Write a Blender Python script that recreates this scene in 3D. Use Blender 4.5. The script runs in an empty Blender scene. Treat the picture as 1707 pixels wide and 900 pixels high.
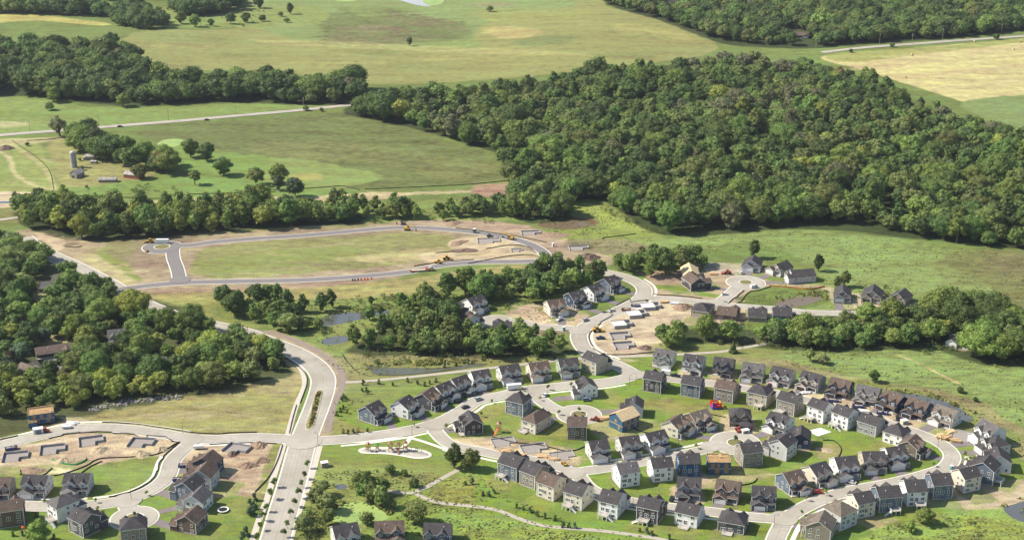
import bpy, math, random
import numpy as np
from mathutils import Vector, Matrix
R = math.radians
random.seed(7)
rng = np.random.default_rng(7)
scene = bpy.context.scene
COL = scene.collection

# ------------------------------------------------------------------ camera
F, CX, CY, CAMH = 2400.0, 853.5, 450.0, 335.0
PITCH = math.atan(880.0 / F)
cam_d = bpy.data.cameras.new("camera")
cam = bpy.data.objects.new("camera", cam_d)
COL.objects.link(cam)
cam.location = (0, 0, CAMH)
cam.rotation_euler = (R(90) - PITCH, 0, 0)
cam_d.sensor_fit = 'HORIZONTAL'
cam_d.angle = 2 * math.atan(853.5 / F)
cam_d.clip_start = 1
cam_d.clip_end = 20000
scene.camera = cam

# ------------------------------------------------------------------ world, sun, exposure
SUN_EL = R(43)
SHADOW = Vector((1.0, -0.11)).normalized()          # direction shadows fall on the ground
sun_from = -SHADOW
world = bpy.data.worlds.new("World")
scene.world = world
world.use_nodes = True
wn = world.node_tree
bg = wn.nodes["Background"]
sky = wn.nodes.new("ShaderNodeTexSky")
sky.sky_type = 'NISHITA'
sky.sun_disc = False
sky.sun_elevation = SUN_EL
sky.sun_rotation = math.atan2(sun_from.x, sun_from.y)
sky.air_density = 1.0
sky.dust_density = 1.0
wn.links.new(sky.outputs[0], bg.inputs[0])
bg.inputs[1].default_value = 0.105
sl = bpy.data.lights.new("sun", 'SUN')
sl.energy = 5.0
sl.angle = R(0.5)
sl.color = (1.0, 0.92, 0.79)
sun = bpy.data.objects.new("sun", sl)
COL.objects.link(sun)
sd = Vector((SHADOW.x * math.cos(SUN_EL), SHADOW.y * math.cos(SUN_EL), -math.sin(SUN_EL)))
sun.rotation_euler = sd.to_track_quat('-Z', 'Y').to_euler()
sun.location = (-300, 400, 600)
scene.view_settings.view_transform = 'Standard'
scene.view_settings.look = 'None'
scene.view_settings.exposure = 0.56
scene.view_settings.gamma = 1
scene.cycles.max_bounces = 5
scene.cycles.diffuse_bounces = 2
scene.cycles.glossy_bounces = 2
scene.cycles.transmission_bounces = 2
scene.cycles.volume_bounces = 0
scene.cycles.use_denoising = True

# ------------------------------------------------------------------ ground relief and placing
CP, SP = math.cos(PITCH), math.sin(PITCH)
def ray(u, v):
    a, b = (u - CX) / F, -(v - CY) / F
    return (a, CP + b * SP, -SP + b * CP)
def G0(u, v):
    d = ray(u, v); t = CAMH / -d[2]
    return (d[0] * t, d[1] * t)
HILLS = []
for u, v, amp, rad in [(1010, 70, 9, 170), (880, 95, 4, 120), (560, 95, 4, 150), (300, 60, 5, 120), (120, 100, 8, 160),
                       (1200, 190, 7, 150), (1450, 60, 6, 200), (1250, 20, 8, 200), (80, 20, 5, 120), (1550, 130, 3, 140)]:
    x, y = G0(u, v); HILLS.append((x, y, amp, rad))
def H_np(x, y):
    z = np.zeros_like(x)
    for hx, hy, a, r in HILLS:
        z += a * np.exp(-((x - hx) ** 2 + ((y - hy) * 0.7) ** 2) / (2 * (r * 0.55) ** 2))
    ramp = np.clip((y - 1180) / 260.0, 0, 1)
    z *= ramp * ramp * (3 - 2 * ramp)
    return z
def hz(x, y):
    if y < 1185: return 0.0
    return float(H_np(np.array([x]), np.array([y]))[0])
def G(u, v):
    """world ground point seen at a place of the photograph"""
    d = ray(u, v); z = 0.0
    for _ in range(6):
        t = (CAMH - z) / -d[2]
        x, y = d[0] * t, d[1] * t
        z = hz(x, y)
    return Vector((x, y, z))
def S(v):
    return CP * (v - (CY - F * math.tan(PITCH))) / CAMH    # photograph pixels per metre
def pts(s):
    return [tuple(float(c) for c in p.split(',')) for p in s.split()]
def smooth(P, step=3.0, closed=False):
    """Catmull-Rom through 2D points, resampled"""
    P = [np.array(p[:2], float) for p in P]
    if len(P) == 2 and not closed:
        n = max(2, int(np.linalg.norm(P[1] - P[0]) / step))
        return [P[0] + (P[1] - P[0]) * i / n for i in range(n + 1)]
    Q = [P[-1]] + P + [P[0], P[1]] if closed else [2 * P[0] - P[1]] + P + [2 * P[-1] - P[-2]]
    out = []
    for i in range(1, len(Q) - 2):
        a, b, c, d = Q[i - 1], Q[i], Q[i + 1], Q[i + 2]
        n = max(2, int(np.linalg.norm(c - b) / step))
        for k in range(n):
            t = k / n
            out.append(0.5 * ((2 * b) + (-a + c) * t + (2 * a - 5 * b + 4 * c - d) * t * t + (-a + 3 * b - 3 * c + d) * t ** 3))
    if not closed: out.append(P[-1])
    return out

# ------------------------------------------------------------------ materials
MATS = {}
def nodes(name, rough=0.85, spec=0.3):
    m = bpy.data.materials.new(name); m.use_nodes = True
    nt = m.node_tree; b = nt.nodes["Principled BSDF"]
    b.inputs["Roughness"].default_value = rough
    b.inputs["Specular IOR Level"].default_value = spec
    return m, nt, b
def mat(name, col, rough=0.85, var=0.18, scale=0.6, spec=0.25, metal=0.0, detail=3, bump=0.0, scale2=None, tint=None):
    if name in MATS: return MATS[name]
    m, nt, b = nodes(name, rough, spec)
    L = nt.links.new
    geo = nt.nodes.new("ShaderNodeNewGeometry")
    no = nt.nodes.new("ShaderNodeTexNoise"); no.inputs["Scale"].default_value = scale; no.inputs["Detail"].default_value = detail
    L(geo.outputs["Position"], no.inputs["Vector"])
    mr = nt.nodes.new("ShaderNodeMapRange"); mr.inputs[1].default_value = 0.25; mr.inputs[2].default_value = 0.75
    mr.inputs[3].default_value = 1 - var; mr.inputs[4].default_value = 1 + var
    L(no.outputs["Fac"], mr.inputs[0])
    mul = nt.nodes.new("ShaderNodeMix"); mul.data_type = 'RGBA'; mul.blend_type = 'MULTIPLY'
    mul.inputs[0].default_value = 1; mul.inputs[6].default_value = (*col, 1)
    L(mr.outputs[0], mul.inputs[7])
    out = mul.outputs[2]
    if tint:
        n2 = nt.nodes.new("ShaderNodeTexNoise"); n2.inputs["Scale"].default_value = scale2 or scale * 0.2; n2.inputs["Detail"].default_value = 4
        L(geo.outputs["Position"], n2.inputs["Vector"])
        r2 = nt.nodes.new("ShaderNodeMapRange"); r2.inputs[1].default_value = 0.4; r2.inputs[2].default_value = 0.68
        L(n2.outputs["Fac"], r2.inputs[0])
        mx = nt.nodes.new("ShaderNodeMix"); mx.data_type = 'RGBA'
        L(r2.outputs[0], mx.inputs[0]); L(out, mx.inputs[6]); mx.inputs[7].default_value = (*tint, 1)
        out = mx.outputs[2]
    L(out, b.inputs["Base Color"])
    b.inputs["Metallic"].default_value = metal
    if bump:
        bp = nt.nodes.new("ShaderNodeBump"); bp.inputs["Strength"].default_value = bump; bp.inputs["Distance"].default_value = 0.4
        L(no.outputs["Fac"], bp.inputs["Height"]); L(bp.outputs[0], b.inputs["Normal"])
    MATS[name] = m
    return m

def siding(name, col):
    """lap siding: faint courses every 0.2 m and slight fading"""
    if name in MATS: return MATS[name]
    m, nt, b = nodes(name, 0.75, 0.2)
    L = nt.links.new
    geo = nt.nodes.new("ShaderNodeNewGeometry")
    sp = nt.nodes.new("ShaderNodeSeparateXYZ"); L(geo.outputs["Position"], sp.inputs[0])
    w = nt.nodes.new("ShaderNodeMath"); w.operation = 'MULTIPLY'; w.inputs[1].default_value = 4.0; L(sp.outputs[2], w.inputs[0])
    fr = nt.nodes.new("ShaderNodeMath"); fr.operation = 'FRACT'; L(w.outputs[0], fr.inputs[0])
    r = nt.nodes.new("ShaderNodeMapRange"); r.inputs[1].default_value = 0; r.inputs[2].default_value = 0.25
    r.inputs[3].default_value = 0.82; r.inputs[4].default_value = 1.0; L(fr.outputs[0], r.inputs[0])
    no = nt.nodes.new("ShaderNodeTexNoise"); no.inputs["Scale"].default_value = 0.5; no.inputs["Detail"].default_value = 4
    L(geo.outputs["Position"], no.inputs["Vector"])
    r2 = nt.nodes.new("ShaderNodeMapRange"); r2.inputs[1].default_value = .3; r2.inputs[2].default_value = .7
    r2.inputs[3].default_value = 0.88; r2.inputs[4].default_value = 1.07; L(no.outputs["Fac"], r2.inputs[0])
    mm = nt.nodes.new("ShaderNodeMath"); mm.operation = 'MULTIPLY'; L(r.outputs[0], mm.inputs[0]); L(r2.outputs[0], mm.inputs[1])
    mul = nt.nodes.new("ShaderNodeMix"); mul.data_type = 'RGBA'; mul.blend_type = 'MULTIPLY'
    mul.inputs[0].default_value = 1; mul.inputs[6].default_value = (*col, 1); L(mm.outputs[0], mul.inputs[7])
    L(mul.outputs[2], b.inputs["Base Color"])
    MATS[name] = m
    return m

def shingle(name, col):
    if name in MATS: return MATS[name]
    m, nt, b = nodes(name, 0.9, 0.25)
    L = nt.links.new
    geo = nt.nodes.new("ShaderNodeNewGeometry")
    vo = nt.nodes.new("ShaderNodeTexVoronoi"); vo.inputs["Scale"].default_value = 2.2
    L(geo.outputs["Position"], vo.inputs["Vector"])
    no = nt.nodes.new("ShaderNodeTexNoise"); no.inputs["Scale"].default_value = 0.35; no.inputs["Detail"].default_value = 5
    L(geo.outputs["Position"], no.inputs["Vector"])
    sx = nt.nodes.new("ShaderNodeSeparateColor"); L(vo.outputs["Color"], sx.inputs[0])
    r = nt.nodes.new("ShaderNodeMapRange"); r.inputs[3].default_value = 0.72; r.inputs[4].default_value = 1.28; L(sx.outputs[0], r.inputs[0])
    r2 = nt.nodes.new("ShaderNodeMapRange"); r2.inputs[1].default_value = .3; r2.inputs[2].default_value = .7
    r2.inputs[3].default_value = 0.85; r2.inputs[4].default_value = 1.15; L(no.outputs["Fac"], r2.inputs[0])
    mm = nt.nodes.new("ShaderNodeMath"); mm.operation = 'MULTIPLY'; L(r.outputs[0], mm.inputs[0]); L(r2.outputs[0], mm.inputs[1])
    mul = nt.nodes.new("ShaderNodeMix"); mul.data_type = 'RGBA'; mul.blend_type = 'MULTIPLY'
    mul.inputs[0].default_value = 1; mul.inputs[6].default_value = (*col, 1); L(mm.outputs[0], mul.inputs[7])
    L(mul.outputs[2], b.inputs["Base Color"])
    MATS[name] = m
    return m

# ------------------------------------------------------------------ mesh helper
class MB:
    def __init__(s): s.v = []; s.f = []; s.m = []
    def quad(s, pts_, m=0):
        n = len(s.v); s.v += [tuple(p) for p in pts_]; s.f.append(tuple(range(n, n + len(pts_)))); s.m.append(m)
    def box(s, x0, x1, y0, y1, z0, z1, m=0, M=None):
        n = len(s.v)
        P = [(x0, y0, z0), (x1, y0, z0), (x1, y1, z0), (x0, y1, z0), (x0, y0, z1), (x1, y0, z1), (x1, y1, z1), (x0, y1, z1)]
        if M is not None: P = [tuple(M @ Vector(p)) for p in P]
        s.v += P
        for f in ((0, 3, 2, 1), (4, 5, 6, 7), (0, 1, 5, 4), (1, 2, 6, 5), (2, 3, 7, 6), (3, 0, 4, 7)):
            s.f.append(tuple(n + i for i in f)); s.m.append(m)
    def prism(s, poly, z0, z1, m=0, side=None):
        """vertical extrusion of a plan outline (counter-clockwise)"""
        n = len(s.v); k = len(poly)
        s.v += [(p[0], p[1], z0) for p in poly] + [(p[0], p[1], z1) for p in poly]
        s.f.append(tuple(n + i for i in reversed(range(k)))); s.m.append(m)
        s.f.append(tuple(n + k + i for i in range(k))); s.m.append(m)
        for i in range(k):
            j = (i + 1) % k; s.f.append((n + i, n + j, n + k + j, n + k + i)); s.m.append(m if side is None else side)
    def extr(s, prof, a0, a1, axis='y', m=0, M=None):
        """profile in (p, z) pushed along an axis; axis y: p is x, axis x: p is y"""
        n = len(s.v); k = len(prof)
        mk = (lambda p, a: (p[0], a, p[1])) if axis == 'y' else (lambda p, a: (a, p[0], p[1]))
        P = [mk(p, a0) for p in prof] + [mk(p, a1) for p in prof]
        if M is not None: P = [tuple(M @ Vector(p)) for p in P]
        s.v += P
        s.f.append(tuple(n + i for i in range(k))); s.m.append(m)
        s.f.append(tuple(n + k + i for i in reversed(range(k)))); s.m.append(m)
        for i in range(k):
            j = (i + 1) % k; s.f.append((n + i, n + k + i, n + k + j, n + j)); s.m.append(m)
    def cyl(s, x, y, z0, z1, r0, r1=None, n=8, m=0, M=None):
        r1 = r0 if r1 is None else r1
        k = len(s.v)
        P = [(x + r0 * math.cos(2 * math.pi * i / n), y + r0 * math.sin(2 * math.pi * i / n), z0) for i in range(n)]
        P += [(x + r1 * math.cos(2 * math.pi * i / n), y + r1 * math.sin(2 * math.pi * i / n), z1) for i in range(n)]
        if M is not None: P = [tuple(M @ Vector(p)) for p in P]
        s.v += P
        s.f.append(tuple(k + i for i in reversed(range(n)))); s.m.append(m)
        s.f.append(tuple(k + n + i for i in range(n))); s.m.append(m)
        for i in range(n):
            j = (i + 1) % n; s.f.append((k + i, k + j, k + n + j, k + n + i)); s.m.append(m)
    def bar(s, a, b, r, n=6, m=0):
        a, b = Vector(a), Vector(b); d = b - a
        M = Matrix.Translation(a) @ d.to_track_quat('Z', 'Y').to_matrix().to_4x4()
        s.cyl(0, 0, 0, d.length, r, r, n, m, M)
    def mesh(s, name, mats):
        me = bpy.data.meshes.new(name)
        me.from_pydata(s.v, [], s.f)
        for x in (mats if isinstance(mats, (list, tuple)) else [mats]): me.materials.append(x)
        me.polygons.foreach_set("material_index", s.m)
        me.update()
        return me
    def build(s, name, mats, parent=None, **k):
        return link(name, s.mesh(name, mats), parent, **k)

def link(name, me, parent=None, loc=None, rz=0.0, kind=None, label=None, cat=None, group=None, scale=None):
    o = bpy.data.objects.new(name, me)
    COL.objects.link(o)
    if parent is not None: o.parent = parent
    if loc is not None: o.location = loc
    if rz: o.rotation_euler = (0, 0, rz)
    if scale is not None: o.scale = scale if hasattr(scale, '__len__') else (scale,) * 3
    if kind: o["kind"] = kind
    if label: o["label"] = label
    if cat: o["category"] = cat
    if group: o["group"] = group
    return o
def thing(name, label, cat, loc, rz=0.0, group=None, scale=None):
    return link(name, None, None, loc, rz, None, label, cat, group, scale)

ORD = "first second third fourth fifth sixth seventh eighth ninth tenth eleventh twelfth thirteenth fourteenth fifteenth sixteenth seventeenth eighteenth nineteenth twentieth".split()
def nth(i):
    if i < 20: return ORD[i]
    t = "twenty thirty forty fifty sixty seventy".split()[(i + 1) // 10 - 2]
    return (t[:-1] + "ieth") if (i + 1) % 10 == 0 else t + "-" + ORD[(i + 1) % 10 - 1]
# ------------------------------------------------------------------ ground: one sheet, coloured by what grows or lies there
def lattice(x, y, scale, seed):
    r = np.random.default_rng(seed); T = r.random((256, 256))
    gx, gy = x / scale, y / scale
    ix, iy = np.floor(gx).astype(int), np.floor(gy).astype(int)
    fx, fy = gx - ix, gy - iy
    fx, fy = fx * fx * (3 - 2 * fx), fy * fy * (3 - 2 * fy)
    a = T[ix % 256, iy % 256]; b = T[(ix + 1) % 256, iy % 256]; c = T[ix % 256, (iy + 1) % 256]; d = T[(ix + 1) % 256, (iy + 1) % 256]
    return (a * (1 - fx) + b * fx) * (1 - fy) + (c * (1 - fx) + d * fx) * fy
def fbm(x, y, scale, seed, n=4):
    t = 0; w = 1; s = 0
    for i in range(n):
        t = t + w * lattice(x, y, scale / 2 ** i, seed + i); s += w; w *= 0.55
    return t / s * 2 - 1

YN, YF = 540.0, 2080.0
ys = [YN]
while ys[-1] < YF: ys.append(ys[-1] + 0.9 * (ys[-1] / YN) ** 1.25)
ys = np.array([60, 200, 320, 400, 450, 490, 520] + ys + list(np.linspace(2100, 2600, 12)) + [3000, 3600, 4500, 6000, 9000])
av = np.tan(np.linspace(-math.atan(0.385), math.atan(0.385), 1000))
av = np.concatenate([[-3, -1.8, -1.2, -.9, -.7, -.6, -.5, -.45, -.42], av, [.42, .45, .5, .6, .7, .9, 1.2, 1.8, 3]])
YY, AA = np.meshgrid(ys, av, indexing='ij')
XX = AA * (YY * CP + CAMH * SP)
gx, gy = XX.ravel(), YY.ravel()
gz = H_np(gx, gy)
NV = len(gx)
N1 = fbm(gx, gy, 14, 11); N2 = fbm(gx, gy, 60, 22); N3 = fbm(gx, gy, 5, 33, 3)
base = np.array([.135, .175, .050])
C = np.tile(np.array([*base, .5]), (NV, 1))
C[:, :3] *= (1 + .25 * N2)[:, None]

def seg_dist(px, py, P, closed=True):
    d2 = np.full(len(px), 1e18); k = len(P)
    for i in range(k if closed else k - 1):
        ax, ay = P[i]; bx, by = P[(i + 1) % k]
        dx, dy = bx - ax, by - ay; L2 = dx * dx + dy * dy + 1e-9
        t = np.clip(((px - ax) * dx + (py - ay) * dy) / L2, 0, 1)
        d2 = np.minimum(d2, (px - ax - t * dx) ** 2 + (py - ay - t * dy) ** 2)
    return np.sqrt(d2)
def inside(px, py, P):
    c = np.zeros(len(px), bool); k = len(P)
    for i in range(k):
        ax, ay = P[i]; bx, by = P[(i + 1) % k]
        if ay == by: continue
        cond = (ay > py) != (by > py)
        c ^= cond & (px < (bx - ax) * (py - ay) / (by - ay) + ax)
    return c
def sel(P, m):
    P = np.array(P); lo = P.min(0) - m; hi = P.max(0) + m
    return np.nonzero((gx > lo[0]) & (gx < hi[0]) & (gy > lo[1]) & (gy < hi[1]))[0]
def blend(idx, w, col, var):
    w = w[:, None]
    C[idx, :3] = C[idx, :3] * (1 - w) + np.array(col) * w
    C[idx, 3:] = C[idx, 3:] * (1 - w) + var * w
def area(s, col, soft=4, rag=5, op=1.0, var=.5, patch=0.0, sm=True):
    """an area of ground cover with a ragged edge; patch > 0 breaks it up into clumps"""
    P = [G(*p)[:2] for p in pts(s)]
    if sm: P = smooth(P, 12, True)
    idx = sel(P, soft + rag + 4); x, y = gx[idx], gy[idx]
    d = seg_dist(x, y, P) * np.where(inside(x, y, P), 1, -1)
    w = np.clip((d + rag * N1[idx] + soft / 2) / soft, 0, 1)
    w = w * w * (3 - 2 * w) * op
    if patch: w = w * np.clip(.5 + (N1[idx] * .6 + N2[idx] * .5) * 3 * patch + (.5 - patch * .5), 0, 1)
    blend(idx, w, col, var)
def track(s, width, col, soft=1.5, rag=.6, op=1.0, var=.4, closed=False):
    P = smooth([G(*p)[:2] for p in pts(s)], 8, closed)
    idx = sel(P, width + soft + 4); x, y = gx[idx], gy[idx]
    d = width / 2 - seg_dist(x, y, P, closed)
    w = np.clip((d + rag * N3[idx] + soft / 2) / soft, 0, 1) * op
    blend(idx, w, col, var)
def hollow(s, depth, soft=3):
    P = smooth([G(*p)[:2] for p in pts(s)], 8, True)
    idx = sel(P, 12); x, y = gx[idx], gy[idx]
    d = seg_dist(x, y, P) * np.where(inside(x, y, P), 1, -1)
    gz[idx] -= depth * np.clip(d / soft + .4, 0, 1)

GR = (.15, .19, .055); LAWN = (.155, .222, .042); DRYL = (.25, .235, .09); OLV = (.175, .175, .065)
CORN = (.225, .228, .082); MARSH = (.125, .145, .05); MRED = (.16, .135, .07); BRT = (.19, .24, .075)
DIRT = (.29, .232, .148); SAND = (.44, .352, .232); BRN = (.21, .163, .105); HAY = (.42, .37, .17); YEL = (.33, .30, .10)
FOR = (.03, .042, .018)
# far fields
area("380,-10 1010,-10 1010,10 1195,76 1000,115 620,140 450,118 230,108 225,55 400,45", CORN, 5, 4, var=.35)
area("430,0 640,-10 900,-10 960,8 860,22 800,46 790,74 700,80 560,80 480,62 430,42", (.19, .24, .085), 8, 10, var=.5)
area("528,52 560,18 640,14 700,26 770,38 800,50 770,66 700,74 600,73 550,68", MARSH, 34, 26, op=.85, var=.8)
area("540,62 600,40 680,50 700,72 600,74", MRED, 14, 14, op=.8, var=.8, patch=.6)
area("620,18 700,24 760,38 700,44 640,34", MRED, 8, 8, op=.7, var=.8, patch=.6)
area("590,10 640,16 640,30 590,26", BRT, 8, 8, op=.7, patch=.5)
area("640,76 760,68 800,70 790,82 690,84", BRT, 5, 6, op=.8)
area("850,70 900,60 960,62 950,72 880,78", (.16, .19, .07), 16, 8, op=.85)
area("800,50 850,44 900,52 880,64 830,64", (.36, .30, .12), 14, 8, op=.7)
area("410,66 520,68 700,76 900,84 1000,95 880,92 700,86 500,78", (.32, .30, .12), 8, 4, op=.6)
area("790,20 900,14 1000,18 950,32 840,40", (.24, .25, .08), 12, 6, op=.7)
area("1020,40 1120,50 1160,70 1060,66", (.3, .28, .1), 14, 6, op=.6)
area("230,52 330,56 420,68 420,74 300,70 230,66", (.2, .23, .08), 8, 4, op=.7)
area("-60,22 60,25 175,38 172,43 60,35 -60,42", YEL, 2, 2)
area("250,15 520,12 530,40 440,46 300,46 240,40", (.20, .235, .07), 6, 8, patch=.5)
area("265,28 360,25 400,30 300,45", BRT, 6, 6, op=.7)
for k, (u, v, w, h, c) in enumerate([(300, 78, 60, 5, (.30, .28, .10)), (420, 92, 70, 4, (.18, .20, .07)), (560, 106, 80, 5, (.27, .26, .09)), (700, 112, 60, 5, (.19, .21, .075)), (760, 98, 70, 4, (.30, .28, .10)), (900, 108, 60, 4, (.26, .26, .09)), (1040, 92, 50, 5, (.18, .20, .07)), (1080, 62, 40, 5, (.19, .21, .075)), (980, 40, 50, 4, (.25, .25, .09)), (640, 88, 50, 3, (.17, .20, .065)), (480, 44, 40, 5, (.22, .26, .10)), (500, 58, 30, 4, (.16, .20, .07)), (720, 60, 40, 4, (.13, .14, .06)), (620, 48, 40, 4, (.19, .15, .09)), (660, 32, 30, 4, (.15, .17, .06)), (760, 48, 30, 4, (.16, .15, .07)), (585, 56, 25, 3, (.14, .15, .06)), (880, 14, 60, 5, (.20, .24, .09)), (820, 8, 40, 4, (.26, .22, .13)), (640, 4, 40, 4, (.18, .2, .08)), (540, 6, 40, 4, (.17, .22, .08))]):
    area(f"{u-w},{v} {u-w*.5},{v-h} {u+w*.4},{v-h*.8} {u+w},{v+1} {u+w*.5},{v+h} {u-w*.4},{v+h*.9}", c, 14, 12, op=.7, patch=.4)
for u, v in [(240, 240), (300, 225), (420, 215), (520, 205), (600, 215), (650, 240), (560, 225), (480, 235), (700, 255), (740, 280), (640, 280), (560, 260), (780, 300)]:
    area(f"{u-50},{v} {u-20},{v-6} {u+30},{v-5} {u+50},{v+2} {u+20},{v+6} {u-30},{v+5}", random.choice([(.20, .19, .08), (.10, .13, .045), (.17, .20, .07), (.21, .17, .09)]), 12, 12, op=.6, patch=.5)
# hay field and verge
area("1370,95 1500,83 1800,55 1900,50 1900,240 1760,205 1707,185 1640,180 1590,165 1500,137 1430,115", HAY, 3, 2, var=.45)
area("1380,92 1560,78 1707,64 1800,58 1800,64 1700,72 1560,88 1430,104", (.25, .26, .08), 4, 3, op=.9)
for k, (a, b) in enumerate([(1400, 118), (1450, 105), (1500, 130), (1560, 150), (1480, 96)]):
    track(f"{a},{b} {a+120},{b-12} {a+320},{b-30}", 10, (.40, .31, .18), 9, 5, op=.45)
    track(f"{a+60},{b+6} {a+200},{b-4} {a+340},{b-16}", 7, (.50, .46, .19), 8, 4, op=.6)
area("1600,174 1707,158 1800,150 1900,150 1900,260 1707,215", (.17, .22, .08), 4, 3)
# left fields either side of the highway
area("-80,158 60,162 150,178 300,178 430,170 512,172 545,176 400,190 200,208 -80,224", (.17, .225, .065), 4, 5, var=.5)
area("-80,160 60,166 120,176 60,184 -80,182", BRT, 5, 5, op=.8)
area("-60,200 50,198 92,207 60,216 -60,222", BRT, 3, 3)
area("-60,205 30,203 50,208 20,213 -60,214", (.40, .36, .2), 5, 4, op=.7)
area("235,225 300,208 560,188 620,196 700,216 765,242 830,262 850,292 700,314 560,312 470,292 420,262 330,244", MARSH, 6, 8, var=.8)
area("420,240 560,236 760,262 830,280 760,300 600,270 460,262", OLV, 8, 8, op=.6, var=.8, patch=.5)
area("230,225 330,218 400,232 330,240", MARSH, 6, 6)
track("425,238 560,256 700,272 800,285", 2.2, (.10, .10, .05), 2, 1.5, op=.8)
area("375,295 440,262 560,276 640,292 620,305 540,318 440,322 380,315", BRT, 4, 6)
area("480,292 530,288 535,298 490,300", YEL, 4, 4, op=.7)
area("260,250 300,240 380,258 450,262 430,300 380,296 290,280", (.16, .23, .06), 6, 6)
area("120,298 260,290 400,298 520,312 520,328 300,335 120,325", (.155, .22, .06), 6, 6)
area("80,235 160,232 260,285 230,300 110,312 85,280", (.24, .23, .09), 6, 6, var=.6)
area("-60,240 60,236 90,290 80,322 -60,326", (.22, .25, .08), 6, 6, var=.6)
area("-60,250 10,248 30,270 20,300 -60,300", BRT, 5, 5, op=.8)
track("-10,250 15,262 22,285 35,298 60,310 95,318", 4, (.44, .37, .2), 3, 2, op=.8)
track("18,240 45,258 72,280 88,305 92,330", 4, (.38, .33, .17), 3, 2, op=.7)
area("-80,324 60,320 100,324 112,334 70,345 -80,350", SAND, 3, 3)
area("-80,236 60,230 110,230 60,240 -80,246", (.36, .31, .17), 4, 3, op=.8)
area("-80,352 60,345 60,366 20,372 -80,372", OLV, 4, 4)
track("215,340 300,334 400,330 520,330 620,326 700,322 830,318", 7, (.42, .36, .2), 4, 3, op=.85)
area("510,330 640,320 700,324 560,338", (.42, .35, .2), 4, 4, op=.9)
area("790,310 870,303 900,310 850,325 800,328", (.30, .20, .13), 4, 4)
area("590,345 860,330 900,350 860,368 740,370 600,372", (.17, .21, .06), 6, 6, var=.7)
# north loop
area("30,385 150,398 240,388 330,384 480,377 640,371 740,368 850,376 930,383 1010,398 1025,440 960,452 860,432 700,448 500,478 250,494 190,506 120,470 50,400", DIRT, 4, 5, var=.6)
area("150,400 250,385 400,376 600,372 600,378 420,386 300,400 210,430 230,470 190,470 140,430", (.19, .205, .07), 5, 6, op=.9, patch=.5)
area("180,405 220,402 215,440 240,468 200,460 165,430", (.19, .22, .06), 4, 5)
area("180,402 320,392 320,405 240,440 190,430", BRN, 5, 5, op=.6)
area("320,440 350,412 430,402 560,392 690,388 760,396 790,410 760,428 660,438 520,456 350,464", (.215, .215, .085), 5, 7, var=.6)
area("330,440 400,424 560,412 650,424 500,440 380,456", (.18, .215, .06), 8, 8, op=.7, patch=.4)
area("600,425 700,415 760,415 740,428 640,436 560,432", (.40, .33, .18), 6, 6, op=.8, patch=.5)
area("470,385 640,378 660,388 540,396 450,398", BRN, 5, 5, op=.7)
area("745,408 770,396 830,394 870,400 850,414 770,418", SAND, 2, 2)
area("700,425 760,418 860,414 900,424 885,434 800,434 720,440", (.42, .34, .21), 3, 3)
area("640,372 800,368 930,383 1010,400 1020,432 940,420 860,392 740,376", (.33, .25, .175), 4, 4)
area("60,388 95,388 110,405 100,418 70,418", SAND, 2, 2)
track("45,384 80,383 100,395 125,402 112,410", 6, BRN, 3, 2)
area("110,418 160,425 230,470 330,480 250,488 190,480 140,450", (.42, .35, .2), 4, 5, op=.7, patch=.3)
area("235,486 400,484 560,476 700,462 860,440 912,446 860,456 780,478 700,494 560,500 420,498 330,508 240,500", (.27, .235, .095), 4, 4, var=.6)
area("200,482 420,478 640,462 700,458 560,476 400,484 240,488", (.30, .22, .15), 3, 3, op=.9)
track("330,494 500,488 640,478 740,462 850,446", 3, (.16, .16, .06), 4, 3, op=.7)
area("690,482 800,462 860,452 840,464 760,482", GR, 5, 5, op=.8)
area("235,505 420,500 430,545 360,540 250,520", (.22, .22, .07), 5, 5, op=.8)
# valley with ponds
area("370,505 560,500 760,484 960,470 960,600 800,606 560,636 540,600 500,560 440,545 360,525", (.165, .205, .06), 5, 6, var=.75)
area("540,545 640,528 700,535 650,570 600,590 560,580", (.20, .22, .07), 6, 6, op=.7)
area("590,585 700,575 900,588 950,592 880,600 720,602 610,610 570,606", (.21, .185, .085), 4, 5, op=.85, var=.8)
area("580,606 800,600 960,592 1000,602 830,612 700,626 590,640", (.20, .20, .07), 3, 3, op=.8)
area("550,600 590,600 620,625 600,640 560,640", (.22, .215, .09), 4, 4)
track("452,556 500,574 540,596 562,618 562,640 545,690 530,745", 10, (.32, .25, .17), 4, 2, op=.9)
# clearing at the wood's edge
area("880,372 960,352 950,342 1010,338 1060,362 1100,390 1120,400 1100,425 1030,432 940,400", (.17, .20, .06), 5, 6, var=.8)
area("945,342 990,340 1050,370 1075,385 1030,388 985,360", (.24, .28, .07), 3, 3)
area("930,380 1060,385 1090,395 1000,402 940,395", (.19, .23, .06), 5, 5)
area("900,368 965,362 1000,372 960,382 905,380", (.15, .10, .05), 3, 3)
area("940,402 1030,398 1090,410 1060,425 960,420", (.20, .17, .10), 5, 5, op=.8)
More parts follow.
